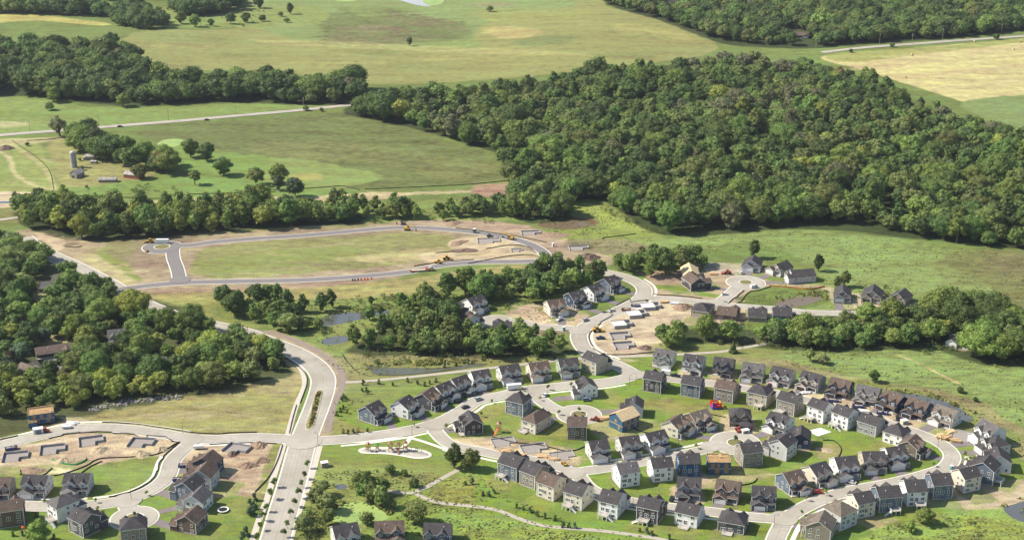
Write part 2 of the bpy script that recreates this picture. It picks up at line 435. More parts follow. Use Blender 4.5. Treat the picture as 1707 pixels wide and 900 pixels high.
# east meadow
area("1080,410 1180,386 1300,382 1420,390 1520,402 1620,420 1780,425 1900,440 1900,760 1760,740 1640,690 1560,650 1420,625 1280,605 1220,590 1220,500 1380,445 1230,420", (.18, .235, .075), 5, 6, var=.8)
area("1570,425 1640,418 1900,430 1900,520 1660,505 1560,462", (.145, .15, .055), 10, 10, var=.8)
area("1640,425 1900,435 1900,500 1680,480", MRED, 10, 10, op=.6, patch=.5)
area("1350,420 1560,440 1660,500 1500,500 1380,470", (.185, .225, .075), 8, 10, op=.8, patch=.5)
area("1200,410 1260,405 1330,430 1240,430", (.13, .18, .05), 8, 8, op=.8)
area("1220,590 1330,604 1440,632 1560,648 1640,672 1707,715 1900,800 1900,850 1690,760 1600,715 1540,668 1440,645 1320,618 1220,604", (.225, .205, .095), 5, 4, var=.7)
area("1400,632 1480,640 1560,655 1620,690 1660,725 1600,712 1540,668 1440,645", (.17, .20, .055), 4, 4, op=.8)
track("1496,592 1525,602 1560,620 1600,640", 1.2, (.45, .34, .19), 1.4, .8)
# building lots, north east
area("1078,470 1110,452 1230,448 1290,470 1350,475 1400,480 1390,492 1330,488 1270,492 1236,512 1150,505 1080,492", (.33, .26, .17), 3, 3, var=.5)
area("1083,474 1130,478 1200,492 1195,497 1100,482", LAWN, 1.5, 1.5)
area("1150,440 1240,440 1290,458 1270,462 1200,458", (.42, .37, .27), 3, 3, op=.7)
area("1230,512 1240,490 1280,478 1380,484 1385,505 1290,520", (.125, .165, .045), 2, 3, var=.8)
area("1385,478 1470,500 1530,505 1540,525 1440,530 1390,505", (.45, .38, .28), 4, 4, op=.8)
area("1140,508 1290,520 1300,535 1180,545 1130,535", SAND, 3, 3)
area("978,575 990,540 1030,516 1070,500 1140,506 1160,535 1110,562 1098,588 1010,594", (.43, .352, .235), 3, 3, var=.6)
area("985,560 1010,545 1040,552 1060,580 1020,590", (.38, .30, .2), 4, 4, op=.6)
area("860,513 905,505 960,515 985,525 950,545 880,540", (.42, .33, .22), 3, 3)
area("840,520 880,512 890,528 850,530", (.36, .28, .18), 3, 3)
area("860,546 900,545 945,552 930,560 870,558", BRN, 3, 3)
area("1010,598 1080,600 1105,612 1060,620", (.32, .28, .15), 3, 3)
area("1090,575 1230,570 1290,560 1290,600 1210,592 1100,596", (.19, .21, .065), 4, 4, op=.8)
area("1180,560 1290,560 1280,572 1200,575", (.36, .29, .17), 4, 3, op=.7)
# the subdivision's lawns
area("550,738 570,660 660,640 800,625 900,612 1050,602 1110,590 1200,612 1300,625 1440,650 1500,680 1620,720 1707,770 1800,800 1800,850 1600,850 1480,880 1300,920 1100,900 800,850 540,780", LAWN, 3, 3, var=.5)
area("575,650 700,632 780,622 830,620 780,636 690,650 600,680", (.18, .19, .07), 3, 4, op=.7, patch=.4)
area("548,735 560,690 600,710 700,722 640,732", (.23, .20, .08), 3, 4, op=.7)
area("690,655 760,645 740,665 680,672", (.17, .24, .05), 4, 4)
area("770,690 840,670 930,690 990,720 940,735 860,725 800,720 760,715", (.235, .22, .075), 3, 4, op=.85, patch=.3)
area("1060,660 1180,672 1260,690 1200,700 1080,690 1000,670", (.25, .225, .08), 4, 5, op=.85, patch=.35)
area("985,680 1070,690 1110,715 1060,735 1000,730", (.36, .31, .17), 3, 4, op=.8, patch=.3)
area("745,728 820,730 950,748 962,775 880,760 800,750 740,738", (.42, .34, .21), 3, 3, var=.6)
area("800,722 860,728 970,748 965,755 860,742", (.27, .22, .11), 3, 3)
area("1150,795 1230,775 1290,790 1230,805 1160,812", (.36, .30, .17), 3, 4, op=.85, patch=.3)
area("1280,665 1400,685 1500,700 1590,738 1560,735 1400,700", (.40, .33, .22), 3, 3, op=.7)
area("1330,655 1420,665 1500,690 1580,715 1590,725 1500,708 1340,668", (.46, .38, .25), 2, 2, op=.9)
area("1360,745 1400,742 1410,760 1370,770", (.24, .22, .09), 2, 3)
area("1420,735 1500,740 1480,765 1400,755", (.19, .235, .045), 4, 4)
area("1510,825 1580,815 1680,800 1760,805 1760,830 1660,848 1560,845", (.34, .27, .18), 3, 3)
area("1420,865 1480,858 1500,875 1450,880", (.36, .29, .19), 3, 3)
area("1210,690 1260,712 1260,725 1200,722", (.44, .36, .22), 2, 2, op=.8)
# park and wild ground
area("530,742 600,738 690,728 770,758 800,770 760,790 600,800 520,800", (.165, .215, .05), 2, 2, var=.4)
area("540,770 640,770 760,775 740,790 600,795 530,792", (.22, .20, .08), 5, 4, op=.5, patch=.4)
area("520,785 640,782 760,788 700,815 640,840 600,920 480,920 505,830", (.19, .215, .065), 3, 4, var=.9)
area("700,800 800,785 860,830 1000,875 1130,910 1000,930 600,930 640,860 660,840", (.175, .23, .055), 3, 4, var=.9)
area("705,832 760,795 850,810 840,840 800,840", (.22, .22, .06), 3, 4, op=.8, var=.9)
area("660,800 690,790 740,792 700,810", OLV, 3, 3, op=.8, var=.9)
area("740,880 900,880 1000,905 800,905", (.22, .25, .06), 5, 5, op=.7, patch=.6, var=.9)
area("800,855 860,860 1000,895 1200,900 1260,880 1180,885 1000,872 860,830 800,800", LAWN, 3, 3, var=.4)
area("1440,930 1460,885 1540,860 1660,848 1900,850 1900,930", (.185, .24, .06), 3, 4, var=.9)
area("1620,862 1700,870 1700,910 1600,900", (.24, .26, .06), 5, 5, op=.7, patch=.6, var=.9)
# west of the boulevard
area("90,694 200,668 300,658 400,645 470,608 500,612 500,650 478,722 350,726 230,712 110,712", (.265, .24, .10), 4, 4, var=.6)
area("250,690 400,660 480,650 470,720 340,722", (.22, .215, .08), 8, 8, op=.6, patch=.4)
area("440,600 500,600 503,640 470,660 420,640", (.31, .27, .14), 5, 6, op=.7)
area("180,700 300,685 400,690 300,700", (.38, .33, .18), 5, 5, op=.5, patch=.5)
area("-80,738 60,724 110,704 130,712 60,740 -80,756", (.30, .26, .14), 3, 3)
area("30,690 110,695 140,708 60,715", (.42, .34, .21), 3, 3)
area("-80,752 60,736 130,720 230,724 304,738 290,752 262,765 180,775 120,795 -80,800", (.42, .335, .22), 3, 3, var=.6)
area("-80,782 60,775 150,765 170,775 110,800 -80,810", (.22, .23, .08), 3, 4, op=.8)
area("120,792 180,768 268,762 262,790 250,808 190,828 150,815", (.175, .215, .06), 2, 3, var=.5)
area("-80,796 120,792 165,815 190,832 100,845 -80,845", (.145, .195, .045), 2, 2, var=.4)
area("312,745 370,738 470,738 455,790 425,830 350,832 318,790", (.40, .31, .2), 3, 3, var=.6)
area("355,790 440,790 430,826 355,826", (.33, .25, .17), 3, 3, op=.9)
area("300,735 340,738 320,775 300,770", SAND, 3, 3, op=.8)
area("205,828 300,815 350,830 425,830 410,930 180,930 -80,930 -80,850 150,850", (.148, .20, .046), 2, 2, var=.4)
area("380,835 425,828 412,860 385,860", (.23, .22, .08), 4, 4, op=.6, patch=.4)
area("455,742 474,742 440,830 425,826", (.20, .21, .07), 2, 2)
area("484,742 500,742 455,880 445,880", (.175, .21, .06), 1.5, 1.5)
area("524,742 533,742 475,900 460,900", (.19, .20, .07), 1.5, 1.5)
# under the woods and yards in the west wood
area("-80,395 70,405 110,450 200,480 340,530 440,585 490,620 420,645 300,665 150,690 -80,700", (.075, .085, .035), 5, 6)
area("55,478 95,478 98,520 70,525", (.27, .25, .12), 2, 3)
area("60,555 110,560 105,575 60,572", (.3, .27, .14), 2, 3)
area("265,590 300,600 330,600 300,615", (.2, .2, .08), 2, 3)
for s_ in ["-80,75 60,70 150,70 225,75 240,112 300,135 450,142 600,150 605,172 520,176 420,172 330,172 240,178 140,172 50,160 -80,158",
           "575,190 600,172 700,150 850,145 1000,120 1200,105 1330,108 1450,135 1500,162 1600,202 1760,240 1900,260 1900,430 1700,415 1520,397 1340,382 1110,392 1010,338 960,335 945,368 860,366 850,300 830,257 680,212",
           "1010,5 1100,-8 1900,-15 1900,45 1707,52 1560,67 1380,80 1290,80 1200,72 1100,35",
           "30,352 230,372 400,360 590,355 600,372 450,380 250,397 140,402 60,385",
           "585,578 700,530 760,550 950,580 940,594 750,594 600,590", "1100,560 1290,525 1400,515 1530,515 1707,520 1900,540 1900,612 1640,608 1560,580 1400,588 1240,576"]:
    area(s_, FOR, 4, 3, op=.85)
area("1380,45 1400,38 1430,42 1410,50 1380,52", BRT, 3, 3); area("1325,40 1350,36 1360,44 1330,50", (.35, .22, .14), 3, 3)
area("1590,565 1640,562 1620,582 1590,580", (.4, .33, .22), 3, 3)
area("1120,172 1150,170 1140,178", OLV, 3, 3)
area("75,598 92,592 108,600 100,615 80,612", (.24,.23,.22), 1.5, 1); area("262,600 300,590 315,594 290,608", (.24,.23,.22), 2, 2)
hollow("612,609 700,613 800,606 740,619 660,625 622,622", .5)

def build_ground():
    me = bpy.data.meshes.new("ground")
    nr, nc = YY.shape
    me.vertices.add(NV)
    me.vertices.foreach_set("co", np.stack([gx, gy, gz], 1).ravel())
    I = np.arange(NV).reshape(nr, nc)
    q = np.stack([I[:-1, :-1], I[:-1, 1:], I[1:, 1:], I[1:, :-1]], -1).reshape(-1, 4)
    me.loops.add(q.size); me.polygons.add(len(q))
    me.loops.foreach_set("vertex_index", q.ravel().astype(np.int32))
    me.polygons.foreach_set("loop_start", np.arange(0, q.size, 4, dtype=np.int32))
    me.polygons.foreach_set("loop_total", np.full(len(q), 4, dtype=np.int32))
    me.polygons.foreach_set("use_smooth", np.ones(len(q), bool))
    ca = me.color_attributes.new("Cover", 'FLOAT_COLOR', 'POINT')
    ca.data.foreach_set("color", np.clip(C, 0, 1).ravel())
    me.update()
    gm, nt, bs = nodes("ground_cover", 0.95, 0.1)
    L = nt.links.new
    at = nt.nodes.new("ShaderNodeAttribute"); at.attribute_name = "Cover"
    geo = nt.nodes.new("ShaderNodeNewGeometry")
    def noise_node(scale, detail, vec=None, rough=.55, stretch=None):
        n = nt.nodes.new("ShaderNodeTexNoise"); n.inputs["Scale"].default_value = scale; n.inputs["Detail"].default_value = detail
        n.inputs["Roughness"].default_value = rough
        if stretch:
            mp = nt.nodes.new("ShaderNodeMapping"); mp.inputs["Scale"].default_value = stretch; L(geo.outputs["Position"], mp.inputs[0]); L(mp.outputs[0], n.inputs["Vector"])
        else: L(geo.outputs["Position"], n.inputs["Vector"])
        return n
    nD = noise_node(.05, 5, stretch=(.3, 1.2, 1), rough=.6); sDn = noise_node(.011, 4)
    nA, nB, nC = noise_node(.9, 5, rough=.65), noise_node(.12, 5), noise_node(.35, 4, stretch=(.35, 1, 1))
    def mth(op, a, b=None, c=None):
        n = nt.nodes.new("ShaderNodeMath"); n.operation = op
        for i, x in enumerate((a, b, c)):
            if x is None: continue
            if isinstance(x, (int, float)): n.inputs[i].default_value = x
            else: L(x, n.inputs[i])
        return n.outputs[0]
    sA = mth('SUBTRACT', nA.outputs["Fac"], .5); sB = mth('SUBTRACT', nB.outputs["Fac"], .5); sC = mth('SUBTRACT', nC.outputs["Fac"], .5)
    sD = mth('SUBTRACT', nD.outputs['Fac'], .5)
    tot0 = mth('MULTIPLY', sD, 1.7)
    tot = mth('ADD', tot0, mth('ADD', mth('ADD', mth('MULTIPLY', sA, 2.6), mth('MULTIPLY', sB, 1.1)), mth('MULTIPLY', sC, 1.9)))
    fac = mth('ADD', mth('MULTIPLY', tot, mth('ADD', mth('MULTIPLY', at.outputs["Alpha"], .95), .1)), 1.0)
    mul = nt.nodes.new("ShaderNodeMix"); mul.data_type = 'RGBA'; mul.blend_type = 'MULTIPLY'; mul.inputs[0].default_value = 1
    L(at.outputs["Color"], mul.inputs[6]); L(fac, mul.inputs[7])
    hs = nt.nodes.new("ShaderNodeHueSaturation"); L(mul.outputs[2], hs.inputs["Color"])
    L(mth('ADD', mth('ADD', mth('MULTIPLY', sB, .07), mth('MULTIPLY', sD, .10)), .5), hs.inputs["Hue"])
    L(mth('ADD', mth('MULTIPLY', sC, .6), 1.0), hs.inputs["Saturation"])
    L(hs.outputs[0], bs.inputs["Base Color"])
    bp = nt.nodes.new("ShaderNodeBump"); bp.inputs["Strength"].default_value = .5; bp.inputs["Distance"].default_value = .8
    L(mth('ADD', mth('MULTIPLY', nA.outputs["Fac"], at.outputs["Alpha"]), mth('MULTIPLY', nC.outputs["Fac"], .4)), bp.inputs["Height"])
    L(bp.outputs[0], bs.inputs["Normal"])
    me.materials.append(gm)
    link("ground", me, kind="structure")


# tyre ruts and scraped patches on the building land
rt = random.Random(77)
for s_, cols, n in [("978,575 990,540 1030,516 1070,500 1140,506 1150,535 1100,562 1090,588 1010,594", [(.36, .28, .19), (.58, .50, .34), (.27, .20, .14)], 26), ("-20,752 60,736 130,720 230,724 300,738 285,752 180,775 100,795 -20,800", [(.36, .28, .18), (.56, .47, .31), (.28, .21, .14)], 30),
                    ("330,745 465,742 445,790 420,826 352,828 330,790", [(.30, .22, .15), (.50, .41, .28), (.24, .17, .12)], 22), ("745,728 820,730 950,748 955,772 880,758 800,748", [(.33, .25, .16), (.54, .45, .30), (.25, .19, .13)], 18),
                    ("240,488 330,384 480,377 640,371 850,376 930,383 1010,398 1020,440 900,445 700,450 500,480", [(.24, .175, .12), (.42, .33, .22), (.30, .26, .12), (.19, .20, .08)], 46), ("1078,470 1110,452 1290,448 1380,480 1240,510 1150,505", [(.25, .19, .13), (.46, .38, .27)], 14),
                    ("860,512 960,512 975,525 940,545 880,540", [(.30, .22, .15), (.52, .42, .29)], 10), ("1510,828 1680,803 1740,810 1660,845 1560,842", [(.26, .20, .14), (.44, .36, .25)], 12), ("60,388 160,400 260,480 180,470 100,420", [(.48, .39, .25), (.26, .20, .13)], 12), ("100,700 480,622 470,720 340,722", [(.33, .29, .15), (.22, .21, .08), (.36, .33, .19)], 26), ("-20,240 90,240 110,330 -20,340", [(.40, .34, .2), (.2, .22, .08)], 8)]:
    P_ = pts(s_); us = [p[0] for p in P_]; vs = [p[1] for p in P_]; k = 0
    while k < n:
        u, v = rt.uniform(min(us), max(us)), rt.uniform(min(vs), max(vs))
        if not inside(np.array([u]), np.array([v]), P_)[0]: continue
        k += 1; du = rt.uniform(12, 38); a = rt.uniform(-.5, .5); dv = du * .35 * a
        track(f"{u-du},{v-dv} {u-du*.3},{v-dv*.3+rt.uniform(-3,3)} {u+du*.4},{v+dv*.4+rt.uniform(-3,3)} {u+du},{v+dv}", rt.uniform(.6, 3.2), rt.choice(cols), 1.2, 1.2, op=rt.uniform(.35, .8))
# ------------------------------------------------------------------ roads
M_road = mat("aged_road", (.40, .372, .318), .9, .10, .35, tint=(.33, .30, .245), scale2=.06, detail=5)
M_new = mat("fresh_asphalt", (.20, .185, .18), .85, .08, .12, tint=(.20, .185, .18), scale2=.03)
M_hwy = mat("highway_surface", (.40, .36, .31), .9, .08, .1)
M_kerb = mat("kerb_concrete", (.66, .63, .56), .85, .06, .5)
M_walk = mat("pavement_concrete", (.70, .66, .56), .85, .06, .4)
M_grav = mat("trail_gravel", (.40, .36, .30), .95, .12, .8)
M_brt = mat("trail_earth", (.26, .21, .18), .95, .12, .5)
def road_wear(m):
    """tyre bands, a centre seam, slab joints and patches laid along the road"""
    nt = m.node_tree; b = nt.nodes["Principled BSDF"]; L = nt.links.new; src = b.inputs["Base Color"].links[0].from_socket
    uv = nt.nodes.new("ShaderNodeUVMap"); uv.uv_map = "UVMap"; sp = nt.nodes.new("ShaderNodeSeparateXYZ"); L(uv.outputs[0], sp.inputs[0])
    def mm(op, a, b_=None):
        n = nt.nodes.new("ShaderNodeMath"); n.operation = op
        for i, x in enumerate((a, b_)):
            if x is None: continue
            if isinstance(x, (int, float)): n.inputs[i].default_value = x
            else: L(x, n.inputs[i])
        return n.outputs[0]
    va = mm('ABSOLUTE', sp.outputs[1])
    track_ = mm('MULTIPLY', mm('ADD', mm('COSINE', mm('MULTIPLY', va, 3.4)), 1.0), -.028)
    seam = mm('MULTIPLY', mm('LESS_THAN', va, .16), -.10)
    j = mm('MULTIPLY', mm('LESS_THAN', mm('FRACT', mm('MULTIPLY', sp.outputs[0], 1 / 6.0)), .045), -.09)
    gut = mm('MULTIPLY', mm('GREATER_THAN', va, 3.3), -.05)
    no = nt.nodes.new("ShaderNodeTexNoise"); no.inputs["Scale"].default_value = .11; no.inputs["Detail"].default_value = 6; L(uv.outputs[0], no.inputs["Vector"])
    pt = mm('MULTIPLY', mm('GREATER_THAN', no.outputs["Fac"], .60), -.07)
    tot = mm('ADD', mm('ADD', mm('ADD', track_, seam), mm('ADD', j, gut)), mm('ADD', pt, 1.03))
    mu = nt.nodes.new("ShaderNodeMix"); mu.data_type = 'RGBA'; mu.blend_type = 'MULTIPLY'; mu.inputs[0].default_value = 1
    L(src, mu.inputs[6]); L(tot, mu.inputs[7]); L(mu.outputs[2], b.inputs["Base Color"])
PLAIN = {m_.name: m_.copy() for m_ in (M_road, M_new)}
for m_ in (M_road, M_new, M_hwy): road_wear(m_)
ROADS = []
def ribbon_pts(P, off0, off1):
    P = [Vector(p) for p in P]; a, b = [], []
    for i, p in enumerate(P):
        t = (P[min(i + 1, len(P) - 1)] - P[max(i - 1, 0)]).normalized()
        n = Vector((-t.y, t.x))
        a.append(p + n * off0); b.append(p + n * off1)
    return a, b
def ribbon(name, P, off0, off1, z, m, kind="structure", th=0.0, label=None):
    a, b = ribbon_pts(P, off0, off1)
    mb = MB()
    for p, q_ in zip(a, b):
        zz = hz(p.x, p.y) + z
        mb.v += [(p.x, p.y, zz), (q_.x, q_.y, hz(q_.x, q_.y) + z)]
    for i in range(len(a) - 1):
        mb.f.append((2 * i, 2 * i + 1, 2 * i + 3, 2 * i + 2)); mb.m.append(0)
    o = mb.build(name, m, kind=kind)
    uv = o.data.uv_layers.new(name="UVMap"); d_ = [0.0]
    for i in range(1, len(a)): d_.append(d_[-1] + (a[i] - a[i - 1]).length)
    lv = np.empty(len(o.data.loops), np.int32); o.data.loops.foreach_get("vertex_index", lv)
    dd = np.array(d_)[lv // 2]; cc = np.where(lv % 2 == 0, off0, off1)
    uv.data.foreach_set("uv", np.stack([dd, cc], 1).astype(np.float32).ravel())
    return o
def disc(name, c, r, z, m, n=40, rin=0, th=0.0):
    mb = MB(); P = [(c[0] + r * math.cos(2 * math.pi * i / n), c[1] + r * math.sin(2 * math.pi * i / n)) for i in range(n)]
    if rin:
        Q = [(c[0] + rin * math.cos(2 * math.pi * i / n), c[1] + rin * math.sin(2 * math.pi * i / n)) for i in range(n)]
        for i in range(n):
            j = (i + 1) % n; mb.quad([(*Q[i], z), (*P[i], z), (*P[j], z), (*Q[j], z)])
    elif th: mb.prism(P, z - th, z)
    else: mb.quad([(*p, z) for p in P])
    return mb.build(name, m, kind="structure")
zr = [0.12]
def road(s, w, m=None, kerb=True, kw=.75, step=3, serve=True, closed=False):
    P = smooth([G(*p)[:2] for p in pts(s)], step, closed)
    if closed: P.append(P[0])
    zr[0] += .006
    if kerb: ribbon("kerb", P, w / 2 + kw, -w / 2 - kw, .06 + zr[0] * .1, M_kerb)
    ribbon("road", P, w / 2, -w / 2, zr[0], m or M_road)
    if serve: ROADS.append(np.array([tuple(p) for p in P]))
    return P
def cul(u, v, r, m=None, island=4.6, grass=True):
    c = G(u, v); zr[0] += .006
    disc("kerb", c, r + .75, .06 + zr[0] * .1, M_kerb); disc("road", c, r, zr[0], PLAIN[(m or M_road).name])
    if island:
        disc("kerb", c, island, zr[0] + .12, M_kerb, rin=island - .6)
        disc("island", c, island - .6, zr[0] + .14, mat("island_planting", (.14, .16, .05), .95, .4, 1.5, tint=(.24, .17, .09), scale2=.5))
    ROADS.append(np.array([(c.x + math.cos(a) * r * .8, c.y + math.sin(a) * r * .8) for a in np.linspace(0, 6.28, 24)]))
def flare(u, v, r, m=None):
    c = G(u, v); zr[0] += .002
    disc("road", c, r, zr[0] + .01, PLAIN[(m or M_road).name], n=24)

boul = road("38,396 62,415 120,442 175,470 240,507 300,530 345,541 400,553 436,566 488,586 521,606 537,626 538,645 529,675 506,735 488,800 470,860 452,925 435,990", 13)
RB = "75,422"
nl = road("196,484 240,477 310,471 400,469 500,467 600,461 680,453 740,442 800,437 870,436 912,434", 7.6, M_new, serve=False)
walk(nl2, 6.6, i0=int(len(nl2) * .75), i1=-2) if False else None
road("300,470 296,450 289,430 288,416", 8.5, M_new, serve=False)
road("280,409 318,409 353,404 430,397.5 475,395 526,391 576,386.5 639,381 677,379.5 727,381 790,387 841,395 880,406 901,417 909,426 909,436", 7.6, M_new, serve=False)
north = road("905,434 925,440 960,448 1000,453 1035,460 1062,471 1074,483 1067,498 1041,513 1014,526 986,538 969,551 965,563 973,580 991,594 1011,602 1036,612 1059,625", 9.5)
play = road("1059,625 1040,631 1015,636 988,639 950,642 913,646 875,650 840,658 810,664 792,669 776,680 752,694 727,705 677,718 601,729 538,734 506,735", 8.6)
pond_st = road("1045,618 1075,626 1125,632 1186,639 1248,648 1297,656 1349,668 1400,681 1443,691 1487,708 1530,722 1559,734 1580,748 1587,763 1576,779 1549,789 1504,801 1453,811 1403,821 1353,839 1316,861 1297,889 1285,925 1280,960", 7.6)
low_st = road("722,707 727,720 752,741 803,752 841,760 898,768 929,777 960,789 975,806 991,818 1026,829 1058,837 1114,845 1190,853 1250,861 1312,866", 7.2)
cds = road("955,787 1001,781 1051,773 1102,764 1152,754 1185,746", 7.2)
road("890,655 903,668 922,680 945,688", 8.0)
road("962,549 951,548 925,546 900,544.5 875,539 850,535", 7.5)
ne = road("1070,494 1082,497 1127,499 1172,504 1215,509 1253,512 1290,515 1350,521 1400,522 1440,524", 7.5)
road("1196,506 1213,493 1228,479", 7.5)
sw = road("505,735 470,731 430,729 390,730 353,732 315,730 264,722 201,714 141,713 101,718 50,730 0,742 -60,760", 8.4)
sw2 = road("328,731 312,744 298,756 287,769 277,796 252,816 214,831 176,839 126,843 43,843 -10,843 -60,843", 8.2)
road("208,833 214,845 218,852", 8)
cul(1226, 738, 12.5); cul(965, 691, 11.5); cul(1243, 471, 12.5); cul(224, 863, 10.6); cul(270, 412, 13.5, M_new, 5.8); cul(828, 535, 9.5, island=0)
cul(1450, 524, 9, island=0)
for u, v, r in [(506, 735, 9.5), (905, 434, 5.5), (965, 551, 6.6), (1055, 624, 6.8), (727, 707, 6.6), (955, 788, 6), (1306, 864, 6.6), (318, 732, 6.4), (1190, 505, 6), (895, 652, 6), (1072, 495, 6.4), (1186, 744, 5.5), (300, 467, 7), (212, 834, 7)]:
    flare(u, v, r, M_new if (u, v) == (300, 467) else None)
road("-120,238 0,226 100,218 200,210 300,202 400,193 480,186 560,178 590,175", 9, M_hwy, kerb=False, serve=False)
road("1370,88 1430,81 1523,74 1600,68 1707,61 1850,52", 9, M_hwy, kerb=False, serve=False)
road("-60,372 0,367 30,363", 5, M_hwy, kerb=False, serve=False)
road("-60,330 0,325 60,322", 4, mat("farm_track", (.48, .40, .28), .95, .15, .5), kerb=False, serve=False)
# boulevard median with its own kerb
def island(s, z=.32, m=None):
    P = smooth([G(*p)[:2] for p in pts(s)], 2, True)
    mb = MB(); mb.prism([tuple(p) for p in P], .05, z); o = mb.build("kerb", M_kerb, kind="structure")
    c = sum(P) / len(P); Q = [c + (p - c) * (1 - .5 / max(1.0, np.linalg.norm(p - c))) for p in P]
    mb = MB(); mb.quad([(*q_, z + .02) for q_ in Q]); mb.build("island", m or MATS["island_planting"], kind="structure")
island("525,658 532,650 538,651 536,663 525,706 519,715 512,717 509,712 514,695", m=mat("mulch_bed", (.30, .25, .15), .95, .3, 1.2, tint=(.20, .24, .08), scale2=.4))
# pavements beside the streets
def walk(P, off, w=1.7, i0=0, i1=None, name="pavement"):
    P = P[i0:i1]
    ribbon(name, P, off + w / 2, off - w / 2, .07 + random.random() * .01, M_walk)
walk(play, 7.2, i0=3, i1=-6); walk(pond_st, 7.2, w=2.2, i0=int(len(pond_st) * .53), i1=int(len(pond_st) * .93))
walk(north, 7.6, i0=int(len(north) * .30), i1=int(len(north) * .55)); walk(north, 7.6, i0=int(len(north) * .64), i1=int(len(north) * .93))
walk(cds, 6.4, i0=4); walk(low_st, -6.6, i0=int(len(low_st) * .30), i1=int(len(low_st) * .93))
walk(low_st, -6.6, i0=8, i1=int(len(low_st) * .3)); walk(sw2, -6.8, w=2.0, i0=6, i1=int(len(sw2) * .62)); walk(sw2, -6.8, i0=int(len(sw2) * .62))
walk(sw, -6.8, i0=int(len(sw) * .35)); walk(sw, 6.8, i0=8, i1=int(len(sw) * .35))
def path(s, w, m, name="path", z=.05):
    P = smooth([G(*p)[:2] for p in pts(s)], 3); ribbon(name, P, w / 2, -w / 2, z + random.random() * .012, m); return P
path("432,573 455,581 475,590 494,605 505,622 508,640 503,655 493,678 480,723 473,741 458,788 445,831 430,871 412,930", 3.0, M_walk if 0 else mat("broad_path", (.52, .47, .40), .9, .08, .3))
path("360,540 425,551 475,561 526,584 556,606 570,626 568,650 556,675 546,718", 3.6, M_brt)
path("533,743 521,788 508,826 493,866 478,920", 3.0, MATS["broad_path"])
path("570,637 600,636 677,629 740,622 803,615 855,609 925,601 971,597 1014,595 1077,593 1140,590 1203,586 1228,581 1253,577 1300,568", 3.0, M_grav, z=.05)
path("765,782 735,798 712,811 692,821 727,836 765,841 803,845 833,851 855,860 890,872 925,878 1001,884 1077,894 1114,901 1160,912", 2.6, M_grav)
path("692,821 670,821 647,818", 2.4, M_grav); path("480,825 500,826 530,829", 2.2, M_walk)
# playground: kidney of mulch inside a concrete ring
kid = smooth([G(*p)[:2] for p in pts("597,750 606,746 625,745 650,745 675,745 690,747 708,750 719,756 718,761 706,764 690,764 668,760 645,757 620,756 602,755")], 1.5, True)
mb = MB(); mb.quad([(*p, .13) for p in kid]); mb.build("pavement", M_walk, kind="structure")
c = sum(kid) / len(kid)
n_ = len(kid); kin = []
for i in range(n_):
    t = kid[(i + 1) % n_] - kid[i - 1]; t = t / np.linalg.norm(t); kin.append(kid[i] + np.array([t[1], -t[0]]) * (-1.5))
if inside(np.array([kin[0][0]]), np.array([kin[0][1]]), kid)[0] == False: kin = [2 * kid[i] - kin[i] for i in range(n_)]
mb = MB(); mb.quad([(*p, .16) for p in kin]); mb.build("playground_ground", mat("wood_mulch", (.44, .41, .35), .95, .15, 1.0), kind="structure")
path("683,731 678,738 672,745", 2.2, M_walk)
path("538,738 601,736 640,732 683,729", 2.0, M_walk, "pavement"); path("683,729 710,737 747,750", 2.0, M_walk, "pavement")

# ------------------------------------------------------------------ water
def water(s, m, name="pond", z=.04, rim=True):
    P = smooth([G(*p)[:2] for p in pts(s)], 3, True)
    zz = max(hz(*p) for p in P)
    mb = MB(); mb.quad([(*p, zz + z) for p in P]); mb.build(name, m, kind="structure")
def wmat(name, col, rough=.06, var=.1, scale=.05, tint=None):
    m = mat(name, col, rough, var, scale, spec=.6, tint=tint, scale2=.08)
    return m
W1 = wmat("pond_water", (.105, .115, .115), .15); W2 = wmat("muddy_water", (.16, .12, .075), .25); W3 = wmat("algae_water", (.28, .38, .10), .8, .15, .3, tint=(.20, .30, .08))
W4 = wmat("pale_lake", (.42, .42, .42), .3)
water("537,530 556,523 600,520 640,517 650,521 612,530 562,541 540,543", W1)
water("535,569 550,562 590,559 591,565 563,573 541,574", W1)
water("612,610 660,613 740,612 800,605 810,609 740,618 680,624 628,624 618,617", wmat("green_pond_water", (.10, .105, .07), .15))
water("546,863 556,850 572,841 592,836 618,840 640,853 648,864 610,872 575,874", W3)
water("1478,652 1510,655 1545,660 1580,670 1612,688 1622,700 1600,704 1560,690 1500,672", W1)
water("1672,848 1690,840 1720,832 1760,830 1760,875 1700,868", W1)
water("1292,507 1310,498 1340,494 1366,494 1368,500 1340,509 1300,514", W2)
water("262,240 275,233 300,232 306,237 290,245 268,244", W3)
water("650,-8 700,-12 735,-8 738,6 715,11 695,9 670,2", W4, "lake"); water("705,2 735,0 738,6 718,10", W3, z=.3)
water("558,-6 590,-8 592,2 562,2", W3)
water("560,808 575,806 578,813 563,816", W1); water("905,373 960,369 985,374 950,380 910,379", W2)
